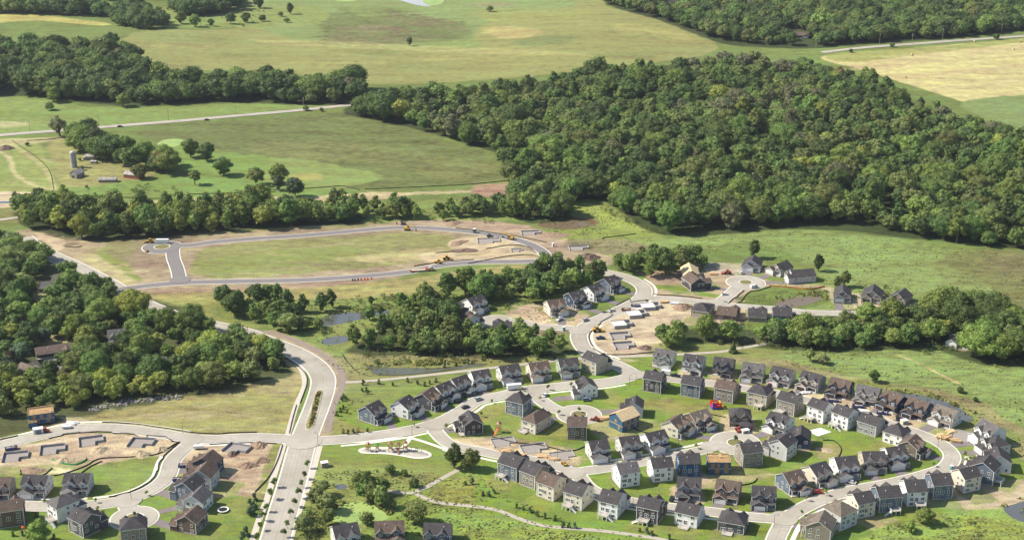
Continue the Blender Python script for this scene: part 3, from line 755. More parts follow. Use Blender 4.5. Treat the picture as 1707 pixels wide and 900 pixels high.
# ------------------------------------------------------------------ houses
WALLC = {"white": (.80, .80, .78), "cream": (.66, .60, .48), "tan": (.47, .41, .31), "pale grey": (.56, .56, .54), "grey": (.30, .30, .30),
         "slate blue": (.13, .16, .21), "dark grey": (.10, .10, .11), "charcoal": (.075, .068, .072), "brown": (.16, .11, .09),
         "olive": (.20, .17, .12), "sage green": (.36, .41, .33), "navy": (.045, .07, .12), "bright blue": (.03, .12, .25), "taupe": (.27, .23, .19)}
ROOFC = {"dark": (.062, .057, .059), "brown": (.115, .084, .068), "grey": (.115, .108, .107), "tan": (.16, .134, .108)}
M_trim = mat("white_trim", (.80, .80, .77), .6, .04, .5)
M_dtrim = mat("dark_trim", (.16, .12, .09), .7, .05, .5)
M_glass = mat("window_glass", (.03, .04, .045), .12, .1, .3, spec=.6)
M_conc = mat("poured_concrete", (.46, .44, .41), .9, .10, .5)
M_gdoor = mat("white_garage_panel", (.76, .76, .74), .55, .04, 1)
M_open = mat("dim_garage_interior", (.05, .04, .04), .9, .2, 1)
M_drive = mat("driveway_asphalt", (.19, .165, .16), .95, .08, .3)
M_drivec = mat("driveway_concrete", (.42, .38, .33), .95, .08, .3)
M_wood = mat("new_lumber", (.62, .42, .22), .8, .15, 1.2)
M_deck = mat("deck_boards", (.40, .36, .31), .85, .12, 1.2)
def wallm(n): return siding("siding_" + n.replace(' ', '_'), WALLC[n])
def roofm(n): return shingle("shingle_" + n, ROOFC[n])

WIN = {}
def window_mesh(w, h):
    k = (round(w, 1), round(h, 1))
    if k not in WIN:
        w, h = k; mb = MB(); t = .11
        for a in ((-w / 2 - t, w / 2 + t, h / 2, h / 2 + t), (-w / 2 - t, w / 2 + t, -h / 2 - t, -h / 2), (-w / 2 - t, -w / 2, -h / 2, h / 2), (w / 2, w / 2 + t, -h / 2, h / 2)):
            mb.box(a[0], a[1], -.09, .02, a[2], a[3], 0)
        n = max(1, int(round(w / .85)))
        for i in range(1, n): mb.box(-w / 2 + w * i / n - .05, -w / 2 + w * i / n + .05, -.08, .02, -h / 2, h / 2, 0)
        if h > 1.2 and h < 2: mb.box(-w / 2, w / 2, -.06, .01, -.03, .03, 0)
        mb.box(-w / 2, w / 2, -.03, .03, -h / 2, h / 2, 1)
        WIN[k] = mb.mesh("window", [M_trim, M_glass])
    return WIN[k]
GD = {}
def garage_mesh(w, h=2.2, op=False):
    k = (w, h, op)
    if k not in GD:
        mb = MB(); t = .14
        mb.box(-w / 2 - t, w / 2 + t, -.08, .02, h, h + t, 0)
        mb.box(-w / 2 - t, -w / 2, -.08, .02, 0, h, 0); mb.box(w / 2, w / 2 + t, -.08, .02, 0, h, 0)
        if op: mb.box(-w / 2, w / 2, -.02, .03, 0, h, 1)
        else:
            for i in range(4): mb.box(-w / 2, w / 2, -.05, .02, i * h / 4 + .02, (i + 1) * h / 4 - .02, 1)
            mb.box(-w / 2, w / 2, -.02, .01, 0, h, 1)
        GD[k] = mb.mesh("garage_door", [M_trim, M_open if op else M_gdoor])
    return GD[k]
def gable(mb, body, x0, x1, y0, y1, z, s, axis, ov=.45, th=.22, wm=0, ends=(1, 1)):
    """two roof slabs over a rectangle, and the wall triangles under them"""
    if axis == 'x':
        c = (y0 + y1) / 2; hw = (y1 - y0) / 2; e0, e1 = x0 - ov * ends[0], x1 + ov * ends[1]
    else:
        c = (x0 + x1) / 2; hw = (x1 - x0) / 2; e0, e1 = y0 - ov * ends[0], y1 + ov * ends[1]
    hr = z + hw * s; zl = z - ov * s
    for sg in (-1, 1):
        o = c + sg * (hw + ov)
        prof = [(c, hr), (o, zl), (o, zl + th), (c, hr + th)]
        n = len(mb.f)
        mb.extr(prof, e0, e1, 'y' if axis == 'y' else 'x', 1)
        mb.m[n + 4] = 0      # the upper face carries the shingles
    if body is not None:
        prof = [(c - hw, z), (c + hw, z), (c, hr)]
        a0, a1 = (x0, x1) if axis == 'x' else (y0, y1)
        body.extr(prof, a0 + .01, a1 - .01, 'y' if axis == 'y' else 'x', wm)
    return hr
def hip(mb, x0, x1, y0, y1, z, s, ov=.45, th=.22):
    X0, X1, Y0, Y1 = x0 - ov, x1 + ov, y0 - ov, y1 + ov; zl = z - ov * s * .3
    w, d = X1 - X0, Y1 - Y0; hw = min(w, d) / 2; zr_ = zl + th + hw * s
    cx, cy = (X0 + X1) / 2, (Y0 + Y1) / 2
    if w >= d: r0, r1 = (X0 + hw, cy), (X1 - hw, cy)
    else: r0, r1 = (cx, Y0 + hw), (cx, Y1 - hw)
    n = len(mb.v); P = [(X0, Y0), (X1, Y0), (X1, Y1), (X0, Y1)]
    mb.v += [(*p, zl) for p in P] + [(*p, zl + th) for p in P] + [(*r0, zr_), (*r1, zr_)]
    F_ = [((0, 3, 2, 1), 1)] + [((i, (i + 1) % 4, 4 + (i + 1) % 4, 4 + i), 1) for i in range(4)]
    if w >= d: F_ += [((4, 5, 9, 8), 0), ((5, 6, 9), 0), ((6, 7, 8, 9), 0), ((7, 4, 8), 0)]
    else: F_ += [((4, 5, 8), 0), ((5, 6, 9, 8), 0), ((6, 7, 9), 0), ((7, 4, 8, 9), 0)]
    for f, m in F_: mb.f.append(tuple(n + i for i in f)); mb.m.append(m)
    return zr_

CAMP = Vector((0, 0, CAMH))
HOUSES = []; YARDS = []
def nearest_road(p):
    best = None
    for P in ROADS:
        d = np.hypot(P[:, 0] - p.x, P[:, 1] - p.y); i = int(d.argmin())
        if best is None or d[i] < best[0]: best = (d[i], Vector((P[i][0], P[i][1])))
    return best
hr_ = random.Random(31)
def house(u, v, wall, roof, label, W=11.0, D=10.5, H=None, st='g', gs=None, gd=3.6, gw=6.6, face=None, cg=2, deck=False, drive=True,
          second=None, slope=.62, low=False, openg=False, porch=True, group=None, accent=None, trimd=False, windows=True, gar=True, dcol=None):
    p = G(u, v)
    rd = nearest_road(p)
    f = (Vector(G(*face)[:2]) - Vector(p[:2])) if face else (rd[1] - Vector(p[:2]))
    f.normalize()
    rz = math.atan2(f.x, -f.y)
    tocam = -f.y > -.35
    if H is None: H = 3.2 if low else (5.7 if tocam else 7.6)
    rear = not tocam
    base = H - (3.0 if low else 5.6)          # street side floor level of a walkout lot
    base = max(0, base)
    if gs is None: gs = hr_.choice((-1, 1))
    t = thing("house", label, "house", p, rz, group)
    wm = wallm(wall); rm = roofm(roof); tm = M_dtrim if trimd else M_trim
    am = wallm(accent) if accent else wm
    body = MB(); rf = MB()
    W *= .9; D *= .92; gw *= .94; x_tr = lambda *a: body.box(*a, 3)
    x0, x1, y0, y1 = -W / 2, W / 2, -D / 2, D / 2
    if not gar: gd = 0
    y0 += gd * .3; y1 += gd * .3                # keep the footprint centred on its measured middle
    body.box(x0, x1, y0, y1, 0, H)
    if second and not low:                      # lower storeys in another cladding
        z2 = base + 2.9 if tocam else H - 2.6
        sc_ = .03
        body.box(x0 - sc_, x1 + sc_, y0 - sc_, y1 + sc_, 0, z2, 1)
    if st == 'g': rr = gable(rf, body, x0, x1, y0, y1, H, slope, 'x')
    elif st == 'f': rr = gable(rf, body, x0, x1, y0, y1, H, slope, 'y')
    else: rr = hip(rf, x0, x1, y0, y1, H, slope + .03)
    for (a, b) in ((x0, y0), (x1, y0), (x0, y1), (x1, y1)):
        x_tr(a - .11, a + .11, b - .11, b + .11, .3, H)
    body.box(x0 - .05, x1 + .05, y0 - .05, y1 + .05, -.3, .35, 2)
    # garage wing toward the street
    zg = base
    gh = 2.9
    gx = gs * (W / 2 - gw / 2 + .4)
    gy0 = y0 - gd
    if gar:
        body.box(gx - gw / 2, gx + gw / 2, gy0, y0 + .3, -.3, zg + gh, 0)
        if st == 'h': hip(rf, gx - gw / 2, gx + gw / 2, gy0, y0 + 1.5, zg + gh, .5)
        else: gable(rf, body, gx - gw / 2, gx + gw / 2, gy0, y0 + (D / 2 if low else .2), zg + gh, .55, 'y', ends=(1, 0))
        for a in (gx - gw / 2, gx + gw / 2): x_tr(a - .1, a + .1, gy0 - .1, gy0 + .1, 0, zg + gh)
    def hidden(z_w, hw, s):                     # how far a cross gable must run back to die into the main slope
        return y0 + (z_w + hw * s - H) / slope + .3
    cgs = []
    if cg >= 1 and not low:
        w_ = 4.6; cx_ = gx * .85; yf = y0 - .9
        body.box(cx_ - w_ / 2, cx_ + w_ / 2, yf, y0 + .2, base + 3.3, H, 0)
        gable(rf, body, cx_ - w_ / 2, cx_ + w_ / 2, yf, hidden(H, w_ / 2, .8), H, .8, 'y', ends=(1, 0)); cgs.append((cx_, yf))
    if cg >= 2 and not low:
        w_ = 3.2; cx_ = -gs * (W / 2 - 2.2); yf = y0 - .5
        body.box(cx_ - w_ / 2, cx_ + w_ / 2, yf, y0 + .2, base + 3.3, H, 0)
        gable(rf, body, cx_ - w_ / 2, cx_ + w_ / 2, yf, hidden(H, w_ / 2, .9), H, .9, 'y', ends=(1, 0)); cgs.append((cx_, yf))
    if low and cg:
        w_ = 4.6; cx_ = -gs * (W / 2 - 2.7); yf = y0 - 1.0
        body.box(cx_ - w_ / 2, cx_ + w_ / 2, yf, y0 + .2, 0, H)
        gable(rf, body, cx_ - w_ / 2, cx_ + w_ / 2, yf, hidden(H, w_ / 2, .8), H, .8, 'y', ends=(1, 0)); cgs.append((cx_, yf))
    body.build("wall", [wm, wallm(second) if second else wm, M_conc, tm], t)
    rf_o = rf.build("roof", [rm, tm], t)
    # roof vents
    vb = MB()
    for k in range(1):
        xx = hr_.uniform(x0 + 2, x1 - 2); yy = y0 + D * .5 + (D * .22 if rear else -D * .18)
        zz = H + (D / 2 - abs(yy - (y0 + y1) / 2)) * slope
        vb.cyl(xx, yy, zz, zz + .75, .16, .16, 6)
    if st == 'g': vb.build("vent_pipe", M_trim, rf_o)
    def vis(nx, ny):
        n = Vector((nx * math.cos(rz) - ny * math.sin(rz), nx * math.sin(rz) + ny * math.cos(rz)))
        return n.dot((Vector((0, 0)) - Vector(p[:2])).normalized()) > .02
    def win(w, h, x, y, z, r):
        link("window", window_mesh(w, h), t, (x, y, z), r)
    if windows:
        if vis(0, 1):
            zs = [H - 1.35] if low else ([base + 4.3, base + 1.5] if base < 1 else [H - 1.2, H - 3.7, H - 6.1])
            for k, z in enumerate(zs):
                if z < .9: continue
                last = (k == len(zs) - 1)
                wx = W / 2 - 2.1
                lay = hr_.choice([[(-wx, 1.6), (wx, .9)], [(-wx, .9), (wx, 2.4)], [(-wx, 1.6), (wx, 1.6)], [(-wx, .9), (wx - .4, 2.4)]])
                for (xx, w_) in lay: win(w_, 1.4 if not last else 1.2, xx, y1, z, math.pi)
                if k == 1 and not low: win(1.5, 1.9, .2, y1, z - .25, math.pi)
        for sx, rr_ in ((-1, -math.pi / 2), (1, math.pi / 2)):
            if vis(sx, 0):
                xx = x0 if sx < 0 else x1
                for z in ([H - 1.5] if low else [H - 1.5, H - 4.2]):
                    for yy in hr_.sample([y0 + 2.2, y0 + D * .5, y1 - 2.0], 2): win(hr_.choice((.9, .9, 1.6)), 1.3, xx, yy, z, rr_)
        if vis(0, -1):
            if not low:
                for (cx_, yf) in cgs: win(1.8 if abs(cx_) < W / 2 - 2.3 else 1.4, 1.3, cx_, yf, H - 1.0, 0)
                xm = (gx * .85 - gs * (W / 2 - 2.2)) / 2 - gs * .2
                win(.9, 1.2, xm, y0, H - 1.0, 0)
                win(1.6, 1.5, -gs * (W / 2 - 2.0), y0, base + 1.5, 0)
            else:
                for (cx_, yf) in cgs: win(1.8, 1.4, cx_, yf, 1.6, 0)
    if gar and (vis(0, -1) or abs(f.y) < .7):
        gds = [(gx - gs * .2, 4.8)] if gw < 7.5 else [(gx - gw * .22, 4.2 if gs > 0 else 2.6), (gx + gw * .27, 2.6 if gs > 0 else 4.2)]
        if gw >= 7.5: gds = [(gx - gs * gw * .19, 4.4), (gx + gs * gw * .30, 2.5)]
        for gxx, gww in gds: link("garage_door", garage_mesh(gww, 2.2, openg), t, (gxx, gy0, zg + .05), 0)
    if porch:
        pb = MB(); px0, px1 = sorted((gx - gs * (gw / 2 + .1), -gs * (W / 2)))
        pz = base + 2.75
        dp = min(1.9, gd * .7 + .4) if gar else 1.8
        pb.extr([(y0 + .05, pz + .9), (y0 - dp - .3, pz), (y0 - dp - .3, pz + .18), (y0 + .05, pz + 1.1)], px0, px1 + .1, 'x', 1)
        pb.m[-2] = 0; pb.m[-1] = 1
        po = pb.build("porch", [rm, tm], t)
        qb = MB()
        for xx in (px0 + .2, (px0 + px1) / 2, px1 - .15): qb.box(xx - .12, xx + .12, y0 - dp - .1, y0 - dp + .14, 0, pz + .02)
        qb.build("porch_post", tm, po) if False else None
        for xx in (px0 + .2, px1 - .15):
            q1 = MB(); q1.box(xx - .13, xx + .13, y0 - dp - .1, y0 - dp + .14, 0, pz + .05); q1.build("post", tm, po)
        if vis(0, -1) and windows:
            dmb = MB(); xx = gx - gs * (gw / 2 + .9); dmb.box(xx - .5, xx + .5, y0 - .06, y0 + .02, base, base + 2.1); dmb.build("front_door", mat("door_paint", (.12, .07, .05), .6), t)
            mbs = MB(); mbs.box(px0, px1, y0 - dp - .3, y0 - .01, -.1, base + .2); mbs.build("porch_step", M_conc, t)
    if deck:
        dh = base + .1 if base > 1.5 else .5
        dx = deck if isinstance(deck, (int, float)) and not isinstance(deck, bool) else hr_.uniform(-1.5, 1.5)
        db = MB(); db.box(dx - 2.3, dx + 2.3, y1 + .02, y1 + 3.6, dh - .25, dh)
        do = db.build("deck", M_deck, t)
        rb = MB(); zt = dh + 1.0
        for a, b in (((dx - 2.25, y1 + .1), (dx - 2.25, y1 + 3.55)), ((dx - 2.25, y1 + 3.55), (dx + 2.25, y1 + 3.55)), ((dx + 2.25, y1 + 3.55), (dx + 2.25, y1 + .1))):
            rb.bar((*a, zt), (*b, zt), .07, 4); rb.bar((*a, dh + .15), (*b, dh + .15), .05, 4)
            n = 12
            for i in range(n + 1):
                xx, yy = a[0] + (b[0] - a[0]) * i / n, a[1] + (b[1] - a[1]) * i / n
                rb.bar((xx, yy, dh), (xx, yy, zt), .03, 4)
        rb.build("railing", tm, do)
        for xx in (dx - 2.1, dx, dx + 2.1):
            if dh > 1: pb = MB(); pb.box(xx - .13, xx + .13, y1 + 3.25, y1 + 3.5, -.2, dh - .25); pb.build("post", tm, do)
        if dh > 1.5 and hr_.random() < .6:
            sb = MB(); n = 9; sg = hr_.choice((-1, 1))
            for i in range(n):
                z = dh - (i + 1) * dh / (n + 1); xx = dx + sg * (2.3 + i * .33)
                sb.box(xx - (.33 if sg < 0 else 0), xx + (.33 if sg > 0 else 0), y1 + 2.3, y1 + 3.4, z - .12, z)
            sb.bar((dx + sg * 2.3, y1 + 3.4, dh + .9), (dx + sg * 5.3, y1 + 3.4, .9), .07, 4)
            sb.bar((dx + sg * 2.3, y1 + 3.42, dh - .2), (dx + sg * 5.3, y1 + 3.42, -.1), .1, 4)
            sb.build("stair", tm, do)
    # driveway to the street
    if drive and gar:
        M = Matrix.Rotation(rz, 4, 'Z')
        a = p + (M @ Vector((gx, gy0, 0)))
        rd2 = nearest_road(a)
        L_ = max(3.0, (Vector(a[:2]) - rd2[1]).length - 2.0) + 1.0
        L_ = min(L_, 16)
        hw = gw / 2 - .4
        dm = M_drivec if dcol == 'c' else M_drive
        b = rd2[1] if face is None else None
        dirn = ((rd2[1] - Vector(a[:2])).normalized() if (rd2[1] - Vector(a[:2])).length > 4 else f)
        if dirn.dot(f) < .35: dirn = f
        nn = Vector((-f.y, f.x))
        A1, A2 = Vector(a[:2]) + nn * hw, Vector(a[:2]) - nn * hw
        B1, B2 = A1 + dirn * L_, A2 + dirn * L_
        z = .055 + hr_.random() * .015
        mb = MB(); mb.quad([(*A2, z), (*B2, z), (*B1, z), (*A1, z)])
        mb.build("driveway", dm, kind="structure")
    HOUSES.append((p, t, max(W, D) * .75)); YARDS.append((p, rz, W, D, openg or trimd, drive))
    return t

def row(phrase, lst, group=None):
    """houses of one row, listed outward from the landmark that the phrase names"""
    for i, (u, v, wall, roof, o) in enumerate(lst):
        o = dict(o)
        extra = o.pop('x', '')
        st = o.get('st', 'g')
        lab = f"{wall} house with {roof} {'hipped ' if st == 'h' else ''}roof{(' ' + extra) if extra else ''}, {nth(i)} {phrase}"
        house(u, v, wall, roof, lab, **o)

fr = dict
row("from the boulevard above the playground street", [
    (624, 699, "slate blue", "dark", fr(face=(690, 722), gs=1, W=11, D=12)),
    (677, 690, "white", "dark", fr(face=(740, 706), gs=1, W=11, D=12)),
    (716, 677, "dark grey", "brown", fr(face=(770, 690), gs=1, W=11, D=12)),
    (740, 664, "white", "dark", fr(face=(790, 685), gs=1, W=11)),
    (767, 653, "pale grey", "dark", fr(face=(805, 672), gs=1, W=11)),
    (801, 642, "white", "dark", fr(face=(822, 665), gs=-1, W=11)),
    (849, 633, "pale grey", "dark", fr(gs=-1, gw=6.6, W=12.5)),
    (898, 628, "cream", "brown", fr(gs=-1, W=12.5, second=None, accent="brown")),
    (947, 622, "sage green", "dark", fr(gs=-1, W=12)),
    (993, 616, "tan", "dark", fr(gs=-1, W=12, gw=8, cg=1))])
row("from the north junction on the pond side", [
    (1107, 607, "sage green", "grey", fr(face=(1088, 630), gs=1, W=12)),
    (1156, 616, "white", "dark", fr(face=(1140, 640), gs=1, W=12, openg=True)),
    (1206, 621, "navy", "dark", fr(gs=1, W=12, openg=True, trimd=True)),
    (1255, 630, "taupe", "grey", fr(gs=-1, W=13)),
    (1303, 638, "pale grey", "dark", fr(gs=-1, W=13)),
    (1352, 646, "tan", "dark", fr(gs=-1, W=12.5, openg=True)),
    (1400, 657, "navy", "brown", fr(gs=-1, W=12.5, openg=True, trimd=True)),
    (1446, 669, "tan", "grey", fr(gs=-1, W=13, openg=True, st='g')),
    (1487, 680, "navy", "brown", fr(gs=-1, W=12.5, openg=True, trimd=True)),
    (1529, 692, "navy", "brown", fr(gs=-1, W=12.5, openg=True, trimd=True)),
    (1575, 705, "pale grey", "tan", fr(gs=-1, W=13))])
row("from the junction backing the bounce house lawn", [
    (1092, 647, "charcoal", "dark", fr(W=11, deck=0.0, second=None, face=(1108, 627))),
    (1155, 655, "navy", "dark", fr(W=11.5, second="slate blue", face=(1170, 634))),
    (1211, 663, "taupe", "brown", fr(W=11.5, face=(1228, 642))),
    (1267, 671, "tan", "dark", fr(W=12, st='h', deck=-2.0, face=(1288, 650))),
    (1317, 684, "taupe", "dark", fr(W=11.5, deck=2.0, face=(1345, 664))),
    (1368, 696, "white", "dark", fr(W=11, deck=2.0, face=(1400, 678))),
    (1409, 707, "white", "dark", fr(W=11, deck=2.2, face=(1440, 690))),
    (1452, 717, "grey", "dark", fr(W=11.5, face=(1475, 700), H=6.2)),
    (1495, 734, "white", "dark", fr(W=11.5, st='h', face=(1520, 715), H=5.8)),
    (1521, 756, "olive", "brown", fr(W=11, low=False, face=(1562, 768), H=5.6))])
row("clockwise round the street of the eastern circle", [
    (997, 761, "pale grey", "dark", fr(gs=-1, W=10.5, gw=8, cg=1)),
    (1048, 754, "pale grey", "dark", fr(gs=-1, W=11, gw=6.6)),
    (1092, 746, "white", "dark", fr(gs=-1, W=12, gw=7.6)),
    (1128, 722, "cream", "brown", fr(face=(1190, 742), gs=1, W=12)),
    (1165, 711, "brown", "tan", fr(face=(1195, 730), gs=1, W=12, second="cream")),
    (1233, 707, "brown", "dark", fr(st='h', face=(1236, 730), gs=1, W=12, openg=True, trimd=True)),
    (1298, 716, "white", "dark", fr(face=(1262, 742), gs=-1, W=12.5)),
    (1330, 741, "navy", "dark", fr(face=(1270, 735), W=11, trimd=True)),
    (1301, 757, "pale grey", "dark", fr(face=(1262, 744), W=11.5, gs=1)),
    (1246, 768, "taupe", "dark", fr(face=(1228, 748), W=11.5, second=None)),
    (1146, 786, "bright blue", "dark", fr(W=11, face=(1135, 760), trimd=True, gs=-1)),
    (1099, 793, "white", "dark", fr(W=11, face=(1083, 768), gs=-1)),
    (1042, 802, "white", "grey", fr(W=11, face=(1022, 778), gs=-1))])
row("clockwise round the western planted circle", [
    (866, 685, "slate blue", "dark", fr(st='h', W=11.5, face=(895, 662))),
    (896, 711, "cream", "brown", fr(st='h', W=10, D=15, face=(935, 688), deck=2.0, H=5.8)),
    (962, 724, "brown", "brown", fr(W=10.5, face=(962, 700))),
    (1055, 689, "white", "dark", fr(face=(1005, 686), W=11, D=9)),
    (974, 657, "white", "dark", fr(face=(925, 662), gs=1, W=11.5))])
house(782, 717, "charcoal", "dark", "charcoal house with pale garage at the corner above the playground", W=12, face=(742, 722), gs=-1, accent="grey")
row("from the building lots backing the gravel trail", [
    (858, 789, "slate blue", "dark", fr(W=12, deck=2.5, face=(885, 770), D=12)),
    (893, 803, "taupe", "dark", fr(W=10, face=(922, 785), D=12)),
    (921, 822, "cream", "brown", fr(W=10.5, face=(952, 800), D=11.5)),
    (966, 837, "cream", "dark", fr(W=10.5, deck=1.5, face=(992, 815), D=12)),
    (1022, 851, "white", "dark", fr(W=10.5, deck=1.2, face=(1042, 828), D=12)),
    (1085, 861, "charcoal", "dark", fr(W=11, deck=.8, face=(1100, 840), second=None)),
    (1150, 867, "white", "dark", fr(W=11.5, deck=0.2, face=(1164, 848), H=6.4)),
    (1222, 877, "dark grey", "dark", fr(W=13, st='h', face=(1230, 858), deck=1.0, H=4.8))])
row("facing the street opposite the trail houses", [
    (1148, 824, "grey", "dark", fr(W=12, gs=-1, openg=True)),
    (1213, 829, "brown", "brown", fr(W=12, gs=-1)),
    (1272, 839, "dark grey", "dark", fr(W=12, gs=-1, gw=7.6))])
row("inside the great bend from the cross street", [
    (1320, 815, "slate blue", "brown", fr(gs=1, W=11, D=12, face=(1355, 840))),
    (1363, 802, "cream", "dark", fr(gs=1, W=11, D=12, face=(1400, 824))),
    (1408, 790, "white", "dark", fr(gs=-1, W=12, D=12, face=(1430, 815))),
    (1454, 780, "tan", "dark", fr(gs=-1, W=12, face=(1470, 806))),
    (1491, 772, "white", "dark", fr(gs=-1, W=11, gw=7.6, face=(1515, 795)))])
row("outside the great bend from the lumber stacks", [
    (1646, 736, "white", "grey", fr(gs=-1, W=12, D=12, face=(1598, 752), deck=0.0, H=7)),
    (1655, 755, "pale grey", "dark", fr(gs=-1, W=11, face=(1602, 764), H=6, st='h')),
    (1658, 779, "white", "dark", fr(gs=-1, W=11.5, D=12, face=(1604, 775), deck=0.0)),
    (1637, 797, "slate blue", "dark", fr(gs=-1, W=11, D=12, face=(1595, 785), deck=1.0)),
    (1606, 810, "cream", "dark", fr(gs=-1, W=10.5, face=(1577, 790))),
    (1561, 821, "slate blue", "dark", fr(gs=-1, W=10.5, D=11.5, face=(1540, 797))),
    (1519, 832, "white", "dark", fr(gs=-1, W=10.5, D=12, face=(1500, 806), deck=-1.0)),
    (1474, 842, "slate blue", "dark", fr(gs=-1, W=12, D=11, face=(1452, 816), deck=-1.5)),
    (1431, 852, "cream", "dark", fr(gs=-1, W=10, face=(1402, 828))),
    (1397, 871, "pale grey", "tan", fr(gs=-1, W=12, st='h', face=(1350, 845))),
    (1363, 891, "taupe", "tan", fr(gs=-1, W=12, face=(1312, 880), H=6.5, D=12))])
row("from the earthworks west of the boulevard", [
    (345, 786, "navy", "brown", fr(face=(285, 775), W=10.5, D=12, H=6.5, trimd=True, openg=True)),
    (338, 808, "pale grey", "brown", fr(face=(275, 800), W=10.5, D=12, H=7)),
    (316, 829, "slate blue", "dark", fr(face=(262, 815), W=11, gs=1)),
    (328, 845, "white", "grey", fr(face=(262, 835), W=11)),
    (318, 878, "brown", "brown", fr(face=(255, 866), W=11.5, gs=1))])
row("from the edge facing the south west lane", [
    (2, 824, "taupe", "brown", fr(gs=-1, W=12)),
    (62, 820, "pale grey", "dark", fr(gs=-1, W=13, gw=7.8)),
    (131, 817, "pale grey", "dark", fr(gs=-1, W=13, gw=7.8))])
row("south of the lane toward the planted circle", [
    (17, 868, "brown", "brown", fr(W=14, H=8.4, face=(17, 845))),
    (110, 858, "white", "grey", fr(W=10.5, D=12, st='h', face=(150, 842), deck=-2.0, gs=-1)),
    (146, 882, "dark grey", "dark", fr(W=11.5, face=(195, 858), H=7.2)),
    (224, 895, "taupe", "dark", fr(W=12, st='h', face=(224, 875), H=7.5))])
row("from the boulevard beside the green algae pond", [
    (577, 905, "pale grey", "dark", fr(W=12, D=12, gs=1, face=(600, 950))),
    (650, 898, "dark grey", "brown", fr(W=14, gs=1, face=(650, 960))),
    (730, 902, "slate blue", "dark", fr(W=13, gs=1, face=(715, 960)))])
row("round the cul-de-sac in the valley trees", [
    (759, 531, "charcoal", "dark", fr(W=11, st='h', face=(800, 534), H=8)),
    (793, 517, "white", "dark", fr(W=13, D=11.5, gs=-1, face=(830, 533), gd=4)),
    (783, 546, "white", "brown", fr(W=11, D=10, face=(815, 536), H=7)),
    (838, 551, "dark grey", "dark", fr(W=12, low=True, face=(838, 538)))])
row("from the cul-de-sac beside the loop road", [
    (926, 522, "cream", "brown", fr(W=12, gs=1, face=(955, 545))),
    (961, 509, "navy", "dark", fr(W=11.5, gs=1, face=(1000, 530), D=12)),
    (990, 497, "white", "dark", fr(W=11.5, gs=1, face=(1035, 512), D=12)),
    (1017, 484, "slate blue", "dark", fr(W=11.5, gs=1, face=(1060, 497), D=12))])
row("clockwise round the oval turning circle", [
    (1159, 478, "charcoal", "brown", fr(W=15, D=12, st='g', low=True, H=5, face=(1205, 472), cg=1)),
    (1254, 448, "pale grey", "dark", fr(W=13, D=13, st='f', low=True, H=4, face=(1246, 468), gs=-1, gw=8)),
    (1300, 455, "tan", "dark", fr(W=12, D=13, st='f', low=True, H=4, face=(1262, 470), gs=-1)),
    (1333, 467, "pale grey", "dark", fr(W=12, D=17, low=True, H=4.2, st='f', face=(1270, 472)))])
row("from the sand lots beside the brown pond", [
    (1170, 524, "tan", "dark", fr(W=12, D=12, st='h', low=True, H=4.6, face=(1185, 504), cg=0)),
    (1213, 528, "brown", "brown", fr(W=13, D=12, low=True, H=3.6, face=(1222, 509), trimd=True, cg=0)),
    (1262, 530, "taupe", "dark", fr(W=12, D=12, low=True, face=(1262, 512))),
    (1303, 528, "bright blue", "dark", fr(W=12, D=12, low=True, face=(1300, 514), trimd=True)),
    (1404, 498, "grey", "dark", fr(W=11, D=14, st='f', low=True, H=4, face=(1404, 525), gs=-1)),
    (1454, 499, "tan", "dark", fr(W=13, D=14, st='f', low=True, H=4, face=(1446, 525), gs=-1, openg=True)),
    (1500, 504, "taupe", "dark", fr(W=12, D=13, st='f', low=True, H=4, face=(1470, 528), gs=-1))])
# homes hidden in the woods
hh = lambda u, v, w, r, l, **k: house(u, v, w, r, l, drive=False, **k)
hh(86, 484, "grey", "grey", "long grey roofed house beside the weeping trees in the west wood", W=16, D=9, low=True, face=(60, 520), cg=0)
hh(100, 472, "grey", "grey", "small grey roofed shed house behind the long grey roofed one", W=9, D=8, low=True, face=(60, 520), cg=0, gar=False)
hh(90, 590, "brown", "brown", "long low brown house by the grey driveway in the west wood", W=22, D=10, low=True, slope=.35, face=(95, 610), cg=0)
hh(196, 573, "cream", "grey", "cream gabled house with steep grey roof under the spruces", W=11, D=10, face=(200, 610), H=6)
hh(272, 616, "grey", "grey", "grey roofed house half hidden behind yellow-green trees", W=16, D=11, low=True, face=(240, 600))
hh(50, 622, "tan", "tan", "tan roofed house peeking out beside the grey driveway", W=12, D=9, low=True, face=(80, 610), cg=0)
hh(1118, 8, "tan", "tan", "large tan roofed house in the trees past the far corn field", W=24, D=14, face=(1110, 30), H=7)
hh(1200, 24, "white", "grey", "small white house front glimpsed in the far wood", W=12, D=9, face=(1190, 50))
hh(1240, 8, "tan", "tan", "tan roofed house with a long drive in the far wood", W=20, D=10, low=True, face=(1240, 30))
hh(1330, 62, "brown", "brown", "red-brown roofed house just behind the highway trees", W=26, D=12, low=True, face=(1330, 90), slope=.5)
hh(1474, 40, "white", "brown", "low brown roofed house with a white chimney in the far wood", W=16, D=10, low=True, face=(1470, 60))
hh(1605, 32, "pale grey", "tan", "large pale house with hipped tan roof beyond the hay field", W=20, D=12, face=(1590, 60), st='h', H=7)
hh(1640, 28, "pale grey", "tan", "smaller pale wing house beside the large hipped one", W=13, D=10, face=(1640, 60))
hh(1288, 122, "white", "grey", "white roofed house at the wood's far edge", W=14, D=9, low=True, face=(1260, 150))
hh(1600, 575, "white", "grey", "white walled house hidden in the eastern trees", W=14, D=9, low=True, face=(1580, 600))
hh(1700, 530, "white", "brown", "white house at the edge of the eastern trees", W=12, D=9, low=True, face=(1680, 560))

